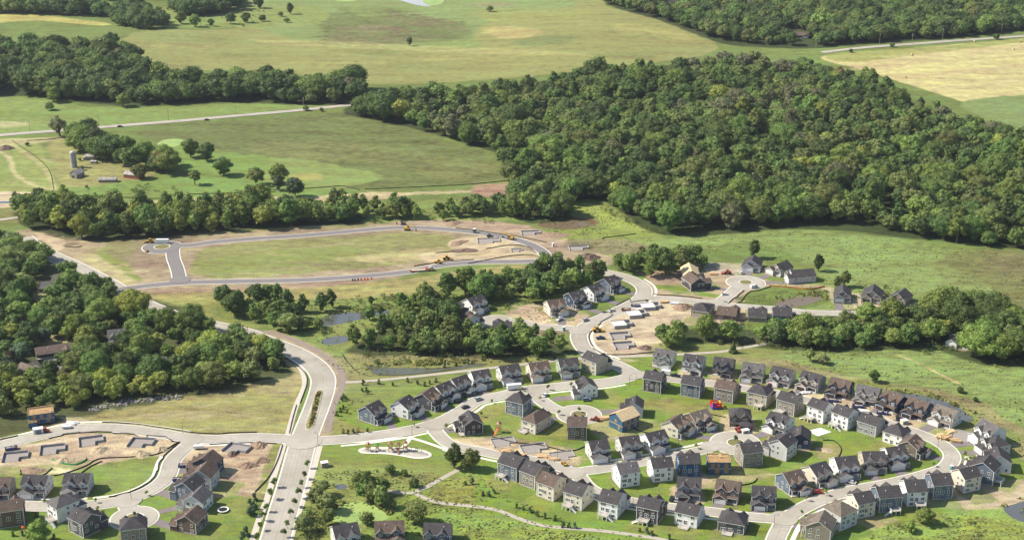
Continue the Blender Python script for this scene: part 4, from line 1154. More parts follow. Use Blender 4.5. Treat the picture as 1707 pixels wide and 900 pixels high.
# framed shells: sheathed boxes still open on top
def shell(u, v, label, W, D, H, face, wing=True, roofed=False, col="navy"):
    p = G(u, v); f = (Vector(G(*face)[:2]) - Vector(p[:2])).normalized(); rz = math.atan2(f.x, -f.y)
    t = thing("framed_house", label, "unfinished house", p, rz)
    wm = mat("blue_sheathing", (.045, .115, .19), .7, .12, .8) if col == "navy" else mat("bright_sheathing", (.02, .11, .24), .7, .12, .8)
    b = MB(); th = .2
    for z0, z1 in ((0, H / 2 - .15), (H / 2 + .15, H)):
        b.box(-W / 2, W / 2, -D / 2, -D / 2 + th, z0, z1); b.box(-W / 2, W / 2, D / 2 - th, D / 2, z0, z1)
        b.box(-W / 2, -W / 2 + th, -D / 2 + th, D / 2 - th, z0, z1); b.box(W / 2 - th, W / 2, -D / 2 + th, D / 2 - th, z0, z1)
    b.build("wall", wm, t)
    b = MB(); b.box(-W / 2 - .02, W / 2 + .02, -D / 2 - .02, D / 2 + .02, H / 2 - .15, H / 2 + .15); b.box(-W / 2 + th, W / 2 - th, -D / 2 + th, D / 2 - th, H - .5, H - .46); b.build("floor_deck", M_wood, t)
    for (x, y, r, w, h, z) in [(-W * .3, -D / 2, 0, 1.6, 1.4, H * .75), (0, -D / 2, 0, 1.2, 1.4, H * .75), (W * .3, -D / 2, 0, 1.6, 1.4, H * .75), (-W * .2, -D / 2, 0, 2.6, 2.2, H * .24), (W * .25, -D / 2, 0, 1.8, 1.6, H * .25),
                               (W / 2, 0, math.pi / 2, 1.4, 1.4, H * .75), (W / 2, D * .25, math.pi / 2, 1.2, 1.4, H * .28), (-W / 2, 0, -math.pi / 2, 1.4, 1.4, H * .75),
                               (-W * .28, D / 2, math.pi, 1.8, 1.4, H * .75), (W * .05, D / 2, math.pi, 1.0, 1.4, H * .75), (W * .3, D / 2, math.pi, 1.8, 1.4, H * .75), (W * .1, D / 2, math.pi, 2.0, 2.0, H * .25), (-W * .3, D / 2, math.pi, 1.8, 1.4, H * .27)]:
        mb = MB(); mb.box(-w / 2 - .1, w / 2 + .1, -.05, .02, -h / 2 - .1, h / 2 + .1, 0); mb.box(-w / 2, w / 2, -.07, .0, -h / 2, h / 2, 1)
        mb.box(-.06, .06, -.09, 0, -h / 2, h / 2, 0)
        mb.build("window_opening", [M_wood, mat("raw_opening", (.30, .17, .08), .9, .3, 1)], t, loc=(x, y, z), rz=r)
    if not roofed:
        tb = MB(); n = int(W / .8)
        for i in range(n + 1):
            x = -W / 2 + .1 + i * (W - .2) / n; tb.box(x - .06, x + .06, -D / 2, D / 2, H, H + .28)
        for y in (-D / 2 + .1, -D * .12, D * .2, D / 2 - .1): tb.box(-W / 2, W / 2, y - .1, y + .1, H + .281, H + .42)
        tb.build("joist_grid", M_wood, t)
        sb = MB(); rr = random.Random(int(u))
        for i in range(7):
            x, y = rr.uniform(-W * .4, W * .4), rr.uniform(-D * .4, D * .4); sb.box(x - .8, x + .8, y - .3, y + .3, H + .43, H + .5)
        sb.build("plywood_sheet", M_wood, t)
    else:
        rb = MB(); gable(rb, None, -W / 2, W / 2, -D / 2, D / 2, H, .6, 'x')
        rb2 = MB(); wmat_ = mat("roof_plywood", (.66, .50, .29), .85, .12, .8)
        rb.build("roof", [wmat_, M_wood], t)
        g = MB(); g.extr([(-D / 2, H), (D / 2, H), (0, H + D * .3)], -W / 2, W / 2, 'x'); g.build("gable_wall", wm, t)
    if wing:
        g = MB(); g.box(-W / 2 - .3, -W / 2 + 4, -D / 2 - 3.5, -D / 2 - .02, 0, 2.9); g.build("garage_wall", wm, t)
        g = MB()
        for i in range(6): g.box(-W / 2 - .3, -W / 2 + 4, -D / 2 - 3.5 + i * .65, -D / 2 - 3.38 + i * .65, 2.9, 3.1)
        g.build("joist_grid", M_wood, t)
    HOUSES.append((p, t, 10))
shell(70, 700, "blue sheathed house frame open to the sky beside the stone row", 13, 9, 5.6, (72, 722))
shell(1040, 710, "blue sheathed house under a bare plywood roof by the western circle", 12, 10, 6.6, (1000, 690), roofed=True)
shell(1197, 783, "blue sheathed house frame with timber joists exposed by the eastern circle", 11, 9.5, 6.5, (1190, 755), wing=False)
shell(1150, 462, "house frame with pale plywood roof behind the brown roofed lodge", 16, 11, 4, (1200, 462), roofed=True, wing=False)

# ------------------------------------------------------------------ foundations
M_gravel = mat("basement_gravel", (.29, .26, .235), .95, .12, 1.0)
M_fnd = mat("foundation_concrete", (.33, .325, .33), .9, .10, .6)
def foundation(u, v, label, a=0.0, W=12, D=9, h=1.3, cap=False, sc=1):
    p = G(u, v); t = thing("foundation", label, "foundation", p, R(a))
    L_ = [(-W / 2, -D / 2), (W * .15, -D / 2), (W * .15, -D / 2 + 2.5), (W / 2, -D / 2 + 2.5), (W / 2, D / 2), (-W / 2, D / 2)]
    mb = MB(); th = .3
    for i in range(6):
        if i in (0,) and not cap: continue
        (ax, ay), (bx, by) = L_[i], L_[(i + 1) % 6]
        x0, x1 = sorted((ax, bx)); y0, y1 = sorted((ay, by))
        e = .002 * i
        mb.box(x0 - th / 2 + e, x1 + th / 2 - e, y0 - th / 2 + e, y1 + th / 2 - e, -.2, h + e)
    mb.build("wall", M_fnd, t)
    mb = MB(); mb.prism(L_, -.2, .12); mb.build("slab", M_gravel, t)
    if cap:
        mb = MB(); mb.box(-W / 2 - .1, W * .15, -D / 2, D / 2 - 2, h + .02, h + .35); mb.build("subfloor", mat("white_subfloor", (.74, .72, .66), .8, .06, .5), t)
    return t
for u, v, l, a, k in [
    (26, 762, "concrete basement walls at the west end of the sand lots", 12, {}), (88, 750, "concrete basement walls, second from the framed house", 14, {}),
    (152, 736, "concrete basement walls, third from the framed house", 18, {}), (236, 739, "deep concrete basement walls nearest the street corner", -6, {}),
    (395, 749, "concrete basement on the lot closest to the boulevard", -20, {}),
    (815, 402, "grey basement pit inside the north loop", 5, dict(W=16, D=10, h=.8)), (862, 418, "small grey basement corner inside the north loop", 5, dict(W=8, D=6, h=.7)),
    (885, 389, "dark formwork basement outside the north loop's bend", 8, dict(W=14, D=8, h=1)), (965, 414, "basement formwork beside the brown earth mound", 8, dict(W=14, D=8, h=1)),
    (1085, 513, "first foundation by the blue dumpster, with a white deck", 10, dict(cap=True, h=2.0)), (1062, 526, "white decked foundation in the middle of the sand lots", 12, dict(cap=True, h=2.0)),
    (1037, 543, "white decked foundation above the grey walled ones", 12, dict(cap=True, h=2.0)), (1034, 561, "grey walled basement below the white decked three", 10, {}),
    (1040, 577, "grey walled basement at the trail end of the sand lots", 10, {}),
    (840, 737, "foundation wall panels on the lot beside the dark house", 15, dict(h=.7)), (890, 748, "foundation wall panels on the middle dirt lot", 15, dict(h=.9, W=13)),
    (938, 760, "low foundation panels beside the street corner", 15, dict(h=.6)), (1610, 728, "unfinished slab strewn with lumber beside the great bend", -25, dict(h=.5, W=14, D=12)),
    (1528, 521, "white slab foundation east of the hipped lane houses", 10, dict(h=.6))]:
    foundation(u, v, l, a, **k)

# each plot has its own turf: tone, seams, mulch beds; raw soil round the unfinished ones
def rot_rect(p, rz, x0, x1, y0, y1):
    c, s_ = math.cos(rz), math.sin(rz)
    return [(p.x + x * c - y * s_, p.y + x * s_ + y * c) for x, y in ((x0, y0), (x1, y0), (x1, y1), (x0, y1))]
def rect_area(P, col, soft, rag, op, var):
    idx = sel(P, soft + rag + 3); x, y = gx[idx], gy[idx]
    d = seg_dist(x, y, P) * np.where(inside(x, y, P), 1, -1)
    blend(idx, np.clip((d + rag * N3[idx] + soft / 2) / soft, 0, 1) * op, col, var)
yr = random.Random(3)
for p, rz, W, D, raw, drv in YARDS:
    if p.y > 1150 or not drv: continue
    w2 = W / 2 + 2.2
    tone = yr.choice([(.14, .205, .042), (.175, .225, .048), (.20, .215, .06), (.13, .185, .04), (.165, .22, .045), (.21, .205, .07)])
    if raw: rect_area(rot_rect(p, rz, -w2, w2, -D / 2 - 11, D / 2 + 2), yr.choice([SAND, (.40, .32, .21), (.36, .28, .18)]), 2, 3, .85, .6)
    else:
        rect_area(rot_rect(p, rz, -w2, w2, D / 2 - 1, D / 2 + yr.uniform(9, 15)), tone, 1.2, 1.0, .6, .4)
        rect_area(rot_rect(p, rz, -w2, w2, -D / 2 - 10, -D / 2), yr.choice([(.14, .21, .04), (.16, .22, .045), (.19, .22, .055)]), 1.2, .6, .6, .35)
        rect_area(rot_rect(p, rz, -W / 2 - 1, W / 2 + 1, -D / 2 - 3, D / 2 + 1), (.17, .13, .075), 1.2, 1.2, .6, .6)
build_ground()
# ------------------------------------------------------------------ trees
SPEC = {  # leaf albedo, how the label calls it
    "oak": ((0.093, 0.141, 0.045), "dark green"), "maple": ((0.132, 0.200, 0.055), "mid green"), "ash": ((0.188, 0.255, 0.068), "light green"),
    "lime": ((0.270, 0.310, 0.070), "yellow-green"), "elm": ((0.162, 0.196, 0.065), "olive green"), "rust": ((0.240, 0.179, 0.088), "brownish"),
    "grey": ((.165, .175, .095), "grey-brown"), "spruce": ((0.083, 0.131, 0.073), "blue-green"), "plum": ((.05, .035, .035), "purple leaved"), "willow": ((0.225, 0.276, 0.098), "pale green"), "red": ((.19, .10, .055), "rust red")}
def leafmat(name, col=None):
    key = "leaf_" + name
    if key in MATS: return MATS[key]
    m, nt, b = nodes(key, .65, .25)
    L = nt.links.new
    geo = nt.nodes.new("ShaderNodeNewGeometry"); oi = nt.nodes.new("ShaderNodeObjectInfo")
    no = nt.nodes.new("ShaderNodeTexNoise"); no.inputs["Scale"].default_value = .45; no.inputs["Detail"].default_value = 3
    L(geo.outputs["Position"], no.inputs["Vector"])
    r = nt.nodes.new("ShaderNodeMapRange"); r.inputs[1].default_value = .3; r.inputs[2].default_value = .7; r.inputs[3].default_value = .62; r.inputs[4].default_value = 1.42
    L(no.outputs["Fac"], r.inputs[0])
    r2 = nt.nodes.new("ShaderNodeMapRange"); r2.inputs[3].default_value = .78; r2.inputs[4].default_value = 1.22; L(oi.outputs["Random"], r2.inputs[0])
    mm = nt.nodes.new("ShaderNodeMath"); mm.operation = 'MULTIPLY'; L(r.outputs[0], mm.inputs[0])
    mul = nt.nodes.new("ShaderNodeMix"); mul.data_type = 'RGBA'; mul.blend_type = 'MULTIPLY'; mul.inputs[0].default_value = 1
    if col is None:
        a = nt.nodes.new("ShaderNodeAttribute"); a.attribute_name = "Tint"; L(a.outputs["Color"], mul.inputs[6]); mm.inputs[1].default_value = 1.0
    else:
        mul.inputs[6].default_value = (col[0] * 1.10, col[1] * 1.08, col[2] * 0.92, 1); L(r2.outputs[0], mm.inputs[1])
    L(mm.outputs[0], mul.inputs[7])
    hs = nt.nodes.new("ShaderNodeHueSaturation"); L(mul.outputs[2], hs.inputs["Color"])
    if col is not None:
        r3 = nt.nodes.new("ShaderNodeMapRange"); r3.inputs[3].default_value = .485; r3.inputs[4].default_value = .515; L(oi.outputs["Random"], r3.inputs[0]); L(r3.outputs[0], hs.inputs["Hue"])
    L(hs.outputs[0], b.inputs["Base Color"])
    tr = nt.nodes.new("ShaderNodeBsdfTranslucent"); L(hs.outputs[0], tr.inputs[0])
    ms = nt.nodes.new("ShaderNodeMixShader"); ms.inputs[0].default_value = .28
    out = nt.nodes["Material Output"]; L(b.outputs[0], ms.inputs[1]); L(tr.outputs[0], ms.inputs[2]); L(ms.outputs[0], out.inputs[0])
    MATS[key] = m
    return m
M_bark = mat("bark", (.12, .095, .07), .95, .25, 1.5)

def crown_cards(rg, Rr, h0, h1, nclump, ncard, card, shape="round"):
    """leaf sprays spread over the outside of many clumps; returns quads (n,4,3)"""
    hc = (h1 - h0) / 2; cz = (h0 + h1) / 2
    cl = []
    for _ in range(nclump):
        d = rg.normal(size=3); d /= np.linalg.norm(d)
        d[2] = abs(d[2]) * 1.0 - .25 if rg.random() < .55 else -abs(d[2]) * .9
        rr = rg.uniform(.55, .92)
        if shape == "cone":
            t = rg.random() ** 1.2; a = rg.random() * 6.28; q = (1 - t) * Rr * .72
            c = np.array([q * math.cos(a), q * math.sin(a), h0 + t * (h1 - h0) * .92]); r = max(.5, Rr * (.42 * (1 - t) + .16))
        else:
            c = np.array([d[0] * Rr * rr, d[1] * Rr * rr, cz + d[2] * hc * rr]); r = Rr * rg.uniform(.17, .36)
            if shape == "tall": r *= .95
        cl.append((c, r))
    if shape != "cone": cl.append((np.array([0, 0, cz + .1 * hc]), Rr * .70))
    Cc = np.array([c for c, r in cl]); Rc = np.array([r for c, r in cl])
    P, N = [], []
    w = Rc ** 2; w /= w.sum()
    tries = 0
    while sum(len(p) for p in P) < ncard and tries < 30:
        tries += 1
        k = rg.choice(len(cl), ncard, p=w)
        d = rg.normal(size=(ncard, 3)); d /= np.linalg.norm(d, axis=1)[:, None]
        r = Rc[k] * np.where(rg.random(ncard) < .14, rg.uniform(1.0, 1.5, ncard), rg.uniform(.84, 1.12, ncard))
        p = Cc[k] + d * r[:, None] * np.array([1, 1, .82])
        dist = np.linalg.norm((p[:, None, :] - Cc[None]) / np.array([1, 1, .82]), axis=2) / Rc[None]
        dist[np.arange(ncard), k] = 9
        ok = (dist.min(1) > .88) & (p[:, 2] > h0 * .7) & (rg.random(ncard) < np.where(d[:, 2] < -.3, .4, 1))
        P.append(p[ok]); N.append(d[ok])
    P = np.concatenate(P)[:ncard]; N = np.concatenate(N)[:ncard]; n = len(P)
    N = N + rg.normal(size=(n, 3)) * .38; N /= np.linalg.norm(N, axis=1)[:, None]
    A = rg.normal(size=(n, 3)); T = np.cross(N, A); T /= np.linalg.norm(T, axis=1)[:, None]; B = np.cross(N, T)
    s = card * rg.uniform(.6, 1.25, n)[:, None]
    T *= s; B *= s * rg.uniform(.6, 1, n)[:, None]
    return np.stack([P - T, P - B * .9, P + T, P + B * .9], 1), Cc, Rc
def ico():
    t = (1 + 5 ** .5) / 2
    v = np.array([(-1, t, 0), (1, t, 0), (-1, -t, 0), (1, -t, 0), (0, -1, t), (0, 1, t), (0, -1, -t), (0, 1, -t), (t, 0, -1), (t, 0, 1), (-t, 0, -1), (-t, 0, 1)], float)
    v /= np.linalg.norm(v[0])
    f = [(0, 11, 5), (0, 5, 1), (0, 1, 7), (0, 7, 10), (0, 10, 11), (1, 5, 9), (5, 11, 4), (11, 10, 2), (10, 7, 6), (7, 1, 8), (3, 9, 4), (3, 4, 2), (3, 2, 6), (3, 6, 8), (3, 8, 9), (4, 9, 5), (2, 4, 11), (6, 2, 10), (8, 6, 7), (9, 8, 1)]
    return v, f
ICOV, ICOF = ico()
def crown_mesh(name, quads, Cc, Rc, m, core=.84):
    V = quads.reshape(-1, 3); n4 = len(quads)
    faces = [(4 * i, 4 * i + 1, 4 * i + 2, 4 * i + 3) for i in range(n4)]
    V = [V]; k = n4 * 4
    for c, r in zip(Cc, Rc):
        V.append(c + ICOV * r * core * np.array([1, 1, .8])); faces += [(k + a, k + b, k + d) for a, b, d in ICOF]; k += 12
    V = np.concatenate(V)
    me = bpy.data.meshes.new(name); me.from_pydata(V.tolist(), [], faces); me.materials.append(m); me.update()
    return me
def trunk_mesh(rg, h, r, limbs=4, spread=3.0):
    mb = MB(); top = h * .55
    mb.cyl(0, 0, -.3, top, r, r * .55, 7)
    for i in range(limbs):
        a = rg.random() * 6.28; z = top * rg.uniform(.55, .95)
        e = (math.cos(a) * spread, math.sin(a) * spread, z + h * .25)
        M = Matrix.Translation((0, 0, z)) @ (Vector(e) - Vector((0, 0, z))).to_track_quat('Z', 'Y').to_matrix().to_4x4()
        mb.cyl(0, 0, 0, (Vector(e) - Vector((0, 0, z))).length, r * .42, r * .12, 5, 0, M)
    return mb.mesh("trunk", M_bark)
SHAPES = {"round": (6.0, .6, 14.5, 46), "tall": (4.6, .5, 17.0, 44), "broad": (7.5, .9, 14.5, 58), "bush": (3.4, .3, 5.0, 10), "cone": (3.2, .6, 13.0, 34), "sapling": (1.5, 1.4, 5.0, 7), "sprig": (.75, .1, 2.3, 8)}
PROTO = {}
def proto(sp, sh, k):
    key = (sp, sh, k)
    if key not in PROTO:
        rg = np.random.default_rng(abs(hash(("x", SHAPES[sh][0], k, len(sp), ord(sp[0])))) % 9999 if 0 else sum(map(ord, sp + sh)) * 7 + k)
        Rr, h0, h1, nc = SHAPES[sh]
        nq = {"bush": 520, "sapling": 260, "sprig": 140, "cone": 900, "broad": 3300}.get(sh, 2500)
        cd = {"bush": .42, "sapling": .26, "sprig": .17, "cone": .45}.get(sh, .37)
        q, Cc, Rc = crown_cards(rg, Rr, h0, h1, nc, nq, cd, "cone" if sh in ("cone", "sprig") else sh)
        cm = crown_mesh("crown", q, Cc, Rc, leafmat(sp, SPEC[sp][0]))
        tm_ = trunk_mesh(rg, h1, .12 * h1 / 4 if h1 > 6 else .06, 0 if sh in ("cone", "sprig", "sapling") else 5, Rr * .45)
        PROTO[key] = (cm, tm_)
    return PROTO[key]
NT = [0]
def tree(x, y, sp, sh, s, label, name="tree", cat="tree", group=None, sq=1.0):
    k = NT[0] % 2 if sh in ("round", "broad", "tall") else 0; NT[0] += 1
    cm, tm_ = proto(sp, sh, k)
    t = thing(name, label, cat, (x, y, hz(x, y)), random.random() * 6.28, group, (s * sq, s * sq, s))
    link("crown", cm, t); link("trunk", tm_, t)
    return t
# woods: areas where the trees of a wood stand (places of their feet)
AREAS = [  # outline, spacing, shapes, species weights
    ("wood1", "-60,90 60,86 150,86 215,90 236,122 300,148 450,140 600,150 606,170 520,174 420,168 330,168 240,176 140,168 50,158 -60,155", 12, "rb", dict(oak=6, maple=2.5, elm=1.5, grey=.3, ash=1)),
    ("wood2", "-60,8 130,5 170,20 178,28 100,26 -60,25", 11, "rb", dict(oak=3, maple=3, ash=1)),
    ("wood3", "180,28 200,18 240,20 278,46 240,50 200,45", 10, "rb", dict(oak=3, maple=1)),
    ("wood4", "285,8 300,-4 400,-4 404,16 380,24 320,28 292,20", 10, "rb", dict(oak=5, maple=1)),
    ("wood5", "-20,-14 420,-14 640,-14 640,-10 420,-8 200,2 -20,2", 14, "rb", dict(oak=3, maple=3)),
    ("main", "580,190 606,184 700,168 850,160 945,142 1010,130 1130,128 1200,112 1330,120 1450,148 1500,175 1600,212 1707,240 1900,275 1900,436 1700,412 1610,412 1520,393 1440,372 1340,378 1200,386 1115,390 1060,362 1012,338 962,333 940,362 862,363 850,345 858,318 842,290 828,255 760,236 680,210 620,196", 11.2, "rrbt", dict(oak=4.5, maple=4, elm=3, ash=2.5, lime=.45, rust=.05, grey=.05, red=.0)),
    ("hwy", "1012,6 1100,-10 1900,-16 1900,40 1707,50 1560,64 1380,77 1292,76 1200,68 1105,34", 10.5, "rb", dict(oak=5, maple=3, ash=1.5, elm=1)),
    ("belt", "26,344 120,350 215,354 400,354 592,354 598,370 450,380 250,395 142,400 90,383 40,380", 9.0, "rt", dict(oak=3, maple=3, ash=2.5, lime=.8, elm=1)),
    ("belt2", "605,350 660,350 700,360 860,340 900,330 930,345 920,368 860,364 800,360 740,368 610,366", 8.5, "tr", dict(maple=2, ash=3, oak=1.5, elm=1)),
    ("farm", "112,238 150,238 175,246 240,262 288,282 276,296 205,280 150,262 118,248", 10, "rb", dict(maple=3, oak=2, ash=1)),
    ("west1", "-60,402 50,412 78,440 60,470 55,520 -60,530", 9.5, "rb", dict(maple=3, oak=3, ash=1, willow=1)),
    ("west2", "-60,500 60,535 120,480 180,488 250,515 330,530 345,560 420,580 478,612 470,622 400,640 300,655 150,678 -60,700", 9.6, "rrb", dict(maple=4, oak=3, ash=2, lime=1.4, elm=1, spruce=.3)),
    ("west3", "95,455 180,480 200,490 180,500 110,480", 9, "r", dict(maple=3, oak=2)),
    ("pond1", "368,508 420,498 470,505 520,535 500,552 450,550 380,530", 9, "rt", dict(oak=3, maple=2, ash=1)),
    ("pond2", "475,516 560,512 560,520 500,524", 8, "t", dict(oak=2, maple=1)),
    ("pond3", "580,580 640,560 690,520 740,515 755,545 800,565 900,560 952,582 940,592 850,596 740,592 660,590", 8.4, "rt", dict(maple=3, ash=3, oak=2, lime=.6, elm=1)),
    ("pond4", "740,500 800,480 900,458 1000,448 1022,462 980,478 925,498 890,505 830,505 770,500", 8.4, "rt", dict(maple=3, ash=3, oak=2, elm=1)),
    ("ne1", "1022,452 1060,436 1110,432 1175,442 1165,458 1100,466 1040,460", 9, "rt", dict(maple=2, oak=2, elm=2, ash=1.5)),
    ("east1", "1088,567 1130,563 1200,562 1260,560 1320,556 1400,545 1530,534 1560,530 1640,530 1707,535 1900,550 1900,612 1700,606 1640,600 1560,570 1500,580 1400,582 1320,582 1240,572 1180,565 1120,580", 9.0, "rrb", dict(maple=3, oak=3, ash=2.5, elm=1.5, lime=.6, grey=.2, rust=.08)),
    ("east2", "1560,508 1640,500 1680,515 1620,526 1560,522", 9, "r", dict(maple=3, oak=2, ash=2)),
    ("park", "540,820 560,870 520,885 500,900 498,870 520,840", 7.5, "rh", dict(willow=2, elm=2, ash=2, maple=1)),
    ("park2", "585,818 625,812 650,825 640,838 600,830", 7, "tr", dict(maple=2, oak=1, willow=2)),
]
def pick(d, r):
    t = r * sum(d.values())
    for k, w in d.items():
        t -= w
        if t <= 0: return k
    return k
CAND = []
def to_px(x, y, z=0):
    dx, dy, dz = x, y, z - CAMH
    dep = dy * CP - dz * SP
    return CX + F * dx / dep, CY - F * (dy * SP + dz * CP) / dep, dep
road_pts = np.concatenate(ROADS)
house_pts = np.array([(h[0].x, h[0].y, h[2]) for h in HOUSES])
front_pts = np.array([(h[0].x, h[0].y, h[2]) for h in HOUSES if 'eastern trees' not in h[1].get('label', '')])
grid = {}
tr_ = random.Random(5)
for nm, s_, sp_, shs, species in AREAS:
    P = [G(*p)[:2] for p in pts(s_)]; A = np.array(P); lo, hi = A.min(0), A.max(0)
    n = int((hi[0] - lo[0]) * (hi[1] - lo[1]) / sp_ ** 2 * 7)
    X = np.array([tr_.uniform(lo[0], hi[0]) for _ in range(n)]); Y = np.array([tr_.uniform(lo[1], hi[1]) for _ in range(n)])
    ok = inside(X, Y, P); X, Y = X[ok], Y[ok]
    tone = fbm(X, Y, 45, 91, 2); dens = fbm(X, Y, 55, 57, 2)
    for x, y, tn, dn in zip(X, Y, tone, dens):
        sp2 = sp_ * (1 + (.42 * dn) + tr_.uniform(-.15, .2))
        gxk, gyk = int(x // 12), int(y // 12)
        if any(math.hypot(x - a, y - b) < sp2 for i in (-1, 0, 1) for j in (-1, 0, 1) for a, b in grid.get((gxk + i, gyk + j), ())): continue
        if y < 1300:
            if np.hypot(road_pts[:, 0] - x, road_pts[:, 1] - y).min() < (14 if nm == 'west2' else 7): continue
            if (np.hypot(house_pts[:, 0] - x, house_pts[:, 1] - y) - house_pts[:, 2]).min() < 3: continue
            ddx = np.abs(front_pts[:, 0] - x); ddy = front_pts[:, 1] - y
            if ((ddx < 9) & (ddy > 0) & (ddy < 24)).any() and tr_.random() < .8: continue
        elif (np.hypot(house_pts[:, 0] - x, (house_pts[:, 1] - y + 12) * .5) - house_pts[:, 2]).min() < 1: continue
        elif ((np.abs(house_pts[:, 0] - x) < house_pts[:, 2] * .8) & (house_pts[:, 1] - y > 0) & (house_pts[:, 1] - y < 62)).any(): continue
        grid.setdefault((gxk, gyk), []).append((x, y))
        r = min(.999, max(0, tr_.random() + tn * .5))
        pv = to_px(x, y)
        if nm == "west2" and pv[1] > 640 - max(0, pv[0] - 250) * .12: species_ = dict(lime=3, ash=4, maple=2, elm=1)  # front row: its sunlit yellow-green is put into the leaf colours
        elif nm == "belt" and tr_.random() < .3: species_ = dict(lime=1, ash=3)  # sunlit look of the belt carried by paler leaf colours on some crowns
        else: species_ = species
        CAND.append([x, y, pick(species_, tr_.random() if tr_.random() < .35 else r), {"r": "round", "b": "broad", "t": "tall", "h": "bush"}[tr_.choice(shs)], (tr_.uniform(.70, 1.2) + .25 * dn + (.25 if tr_.random() < .12 else 0)) * (sp_ / 10) ** .4 * {'main': 1.22, 'wood1': 1.32, 'hwy': 1.2, 'belt': 1.36, 'farm': 1.42, 'belt2': 1.05, 'wood2': 1.3, 'wood3': 1.3, 'wood4': 1.3, 'west2': 1.0, 'west1': 1.05, 'east1': 1.03, 'pond1': .98, 'pond3': 1.0, 'pond4': 1.12, 'ne1': 1.0, 'park': .85, 'park2': .9}.get(nm, 1.0) * (1.28 if nm == 'east1' and to_px(x, y)[0] > 1540 else 1.0), nm])
# which of them show in the frame, nearest first
for c in CAND: c.append(to_px(c[0], c[1], 6))
vis_ = [c for c in CAND if -25 < c[6][0] < 1732 and -20 < c[6][1] < 915]
vis_.sort(key=lambda c: -c[4] * (1.25 if c[3] == "broad" else 1) / c[6][2] * (1.12 if c[5] in ("farm",) else 1))
NEAR = 262
near, far = vis_[:NEAR], vis_[NEAR:] + [c for c in CAND if c not in vis_ and -140 < c[6][0] < 1850] if False else vis_[NEAR:]
ids = {id(c) for c in vis_}
far = far + [c for c in CAND if id(c) not in ids and -160 < c[6][0] < 1870]
LM = [(86, 484, "the long grey roofed wood house"), (90, 590, "the long brown wood house"), (196, 573, "the cream gabled wood house"), (272, 616, "the grey house among yellow-green trees"),
      (50, 622, "the tan roofed wood house"), (150, 676, "the west end of the stone row"), (285, 662, "the east end of the stone row"), (440, 600, "the inner curve of the boulevard"),
      (330, 540, "the upper boulevard bend"), (20, 420, "the sand patch by the boulevard"), (590, 530, "the long valley pond"), (565, 568, "the small valley pond"), (400, 520, "the brown trail west of the ponds"),
      (690, 615, "the reed edged pond"), (759, 531, "the charcoal hipped valley house"), (838, 551, "the low dark valley house"), (926, 522, "the cream loop road house"), (830, 480, "the dry slope above the valley houses"),
      (1000, 462, "the crest of the north road"), (950, 570, "the loop road's sidewalk"), (1130, 448, "the plywood roofed house frame"), (1050, 445, "the brown earth mound"), (1100, 575, "the south corner of the sand lots"),
      (1228, 581, "the east end of the gravel trail"), (1303, 528, "the bright blue lane house"), (1370, 585, "the reddish bare shrub in the meadow"), (1404, 498, "the grey lane house"), (1454, 499, "the tan open garage lane house"), (1500, 504, "the last lane house"),
      (1500, 592, "the dirt track in the east meadow"), (1600, 575, "the white house hidden eastward"), (1700, 530, "the white house at the eastern edge"), (1670, 610, "the shrubs of the east meadow"),
      (590, 860, "the green algae pond"), (640, 818, "the trail end by the park"), (145, 262, "the farm silo"), (220, 292, "the red farm shed"), (0, 650, "the shaded lawn below the wood")]
LMp = [(Vector(G(u, v)[:2]), ph) for u, v, ph in LM]
byl = {}
for c in near:
    i = min(range(len(LMp)), key=lambda k: (LMp[k][0] - Vector(c[:2])).length)
    byl.setdefault(i, []).append(c)
for i, lst in byl.items():
    lst.sort(key=lambda c: (LMp[i][0] - Vector(c[:2])).length)
    for k, c in enumerate(lst):
        big = "spreading " if c[3] == "broad" else "tall " if c[3] == "tall" else ""
        tree(c[0], c[1], c[2], c[3], c[4], f"{big}{SPEC[c[2]][1]} tree, {nth(k)} out from {LMp[i][1]}", group="trees of the nearer woods and belts", sq=tr_.uniform(.88, 1.1))
# the far wood: one mass
rg = np.random.default_rng(3)
TPL = []
for k in range(8):
    sh = ["round", "broad", "round", "tall"][k % 4]; Rr, h0, h1, nc = SHAPES[sh]
    q, Cc, Rc = crown_cards(rg, Rr, h0, h1, int(nc * .8), 900 if sh != "broad" else 1250, .54, sh)
    core = np.concatenate([(c + ICOV * r * .86 * np.array([1, 1, .8])) for c, r in zip(Cc, Rc)])
    TPL.append((sh, q.reshape(-1, 3), core, len(Cc)))
Vs, Ts, Q4, Q3 = [], [], [], []
off = 0
for c in far:
    opt = [t for t in TPL if t[0] == c[3]] or TPL
    sh, qv, core, ncl = opt[int(rg.integers(len(opt)))]
    a = rg.random() * 6.28; ca, sa = math.cos(a), math.sin(a); s_ = c[4]; sx = s_ * rg.uniform(.88, 1.15)
    allv = np.concatenate([qv, core])
    v2 = np.stack([(allv[:, 0] * ca - allv[:, 1] * sa) * sx + c[0], (allv[:, 0] * sa + allv[:, 1] * ca) * sx + c[1], allv[:, 2] * s_ + hz(c[0], c[1])], 1)
    col = np.array(SPEC[c[2]][0]) * np.array([1.06, 1.06, 0.98]) * rg.uniform(.82, 1.22) * (1 + rg.normal(size=3) * .03)
    Vs.append(v2.astype(np.float32)); Ts.append(np.tile(np.array([*col, 1], np.float32), (len(v2), 1)))
    Q4.append(np.arange(off, off + len(qv), dtype=np.int32).reshape(-1, 4))
    base_ = off + len(qv)
    Q3.append((np.array(ICOF, dtype=np.int32)[None] + (base_ + 12 * np.arange(ncl, dtype=np.int32))[:, None, None]).reshape(-1, 3))
    off += len(v2)
V = np.concatenate(Vs); T = np.concatenate(Ts); q4 = np.concatenate(Q4); q3 = np.concatenate(Q3)
me = bpy.data.meshes.new("woods")
me.vertices.add(len(V)); me.vertices.foreach_set("co", V.ravel())
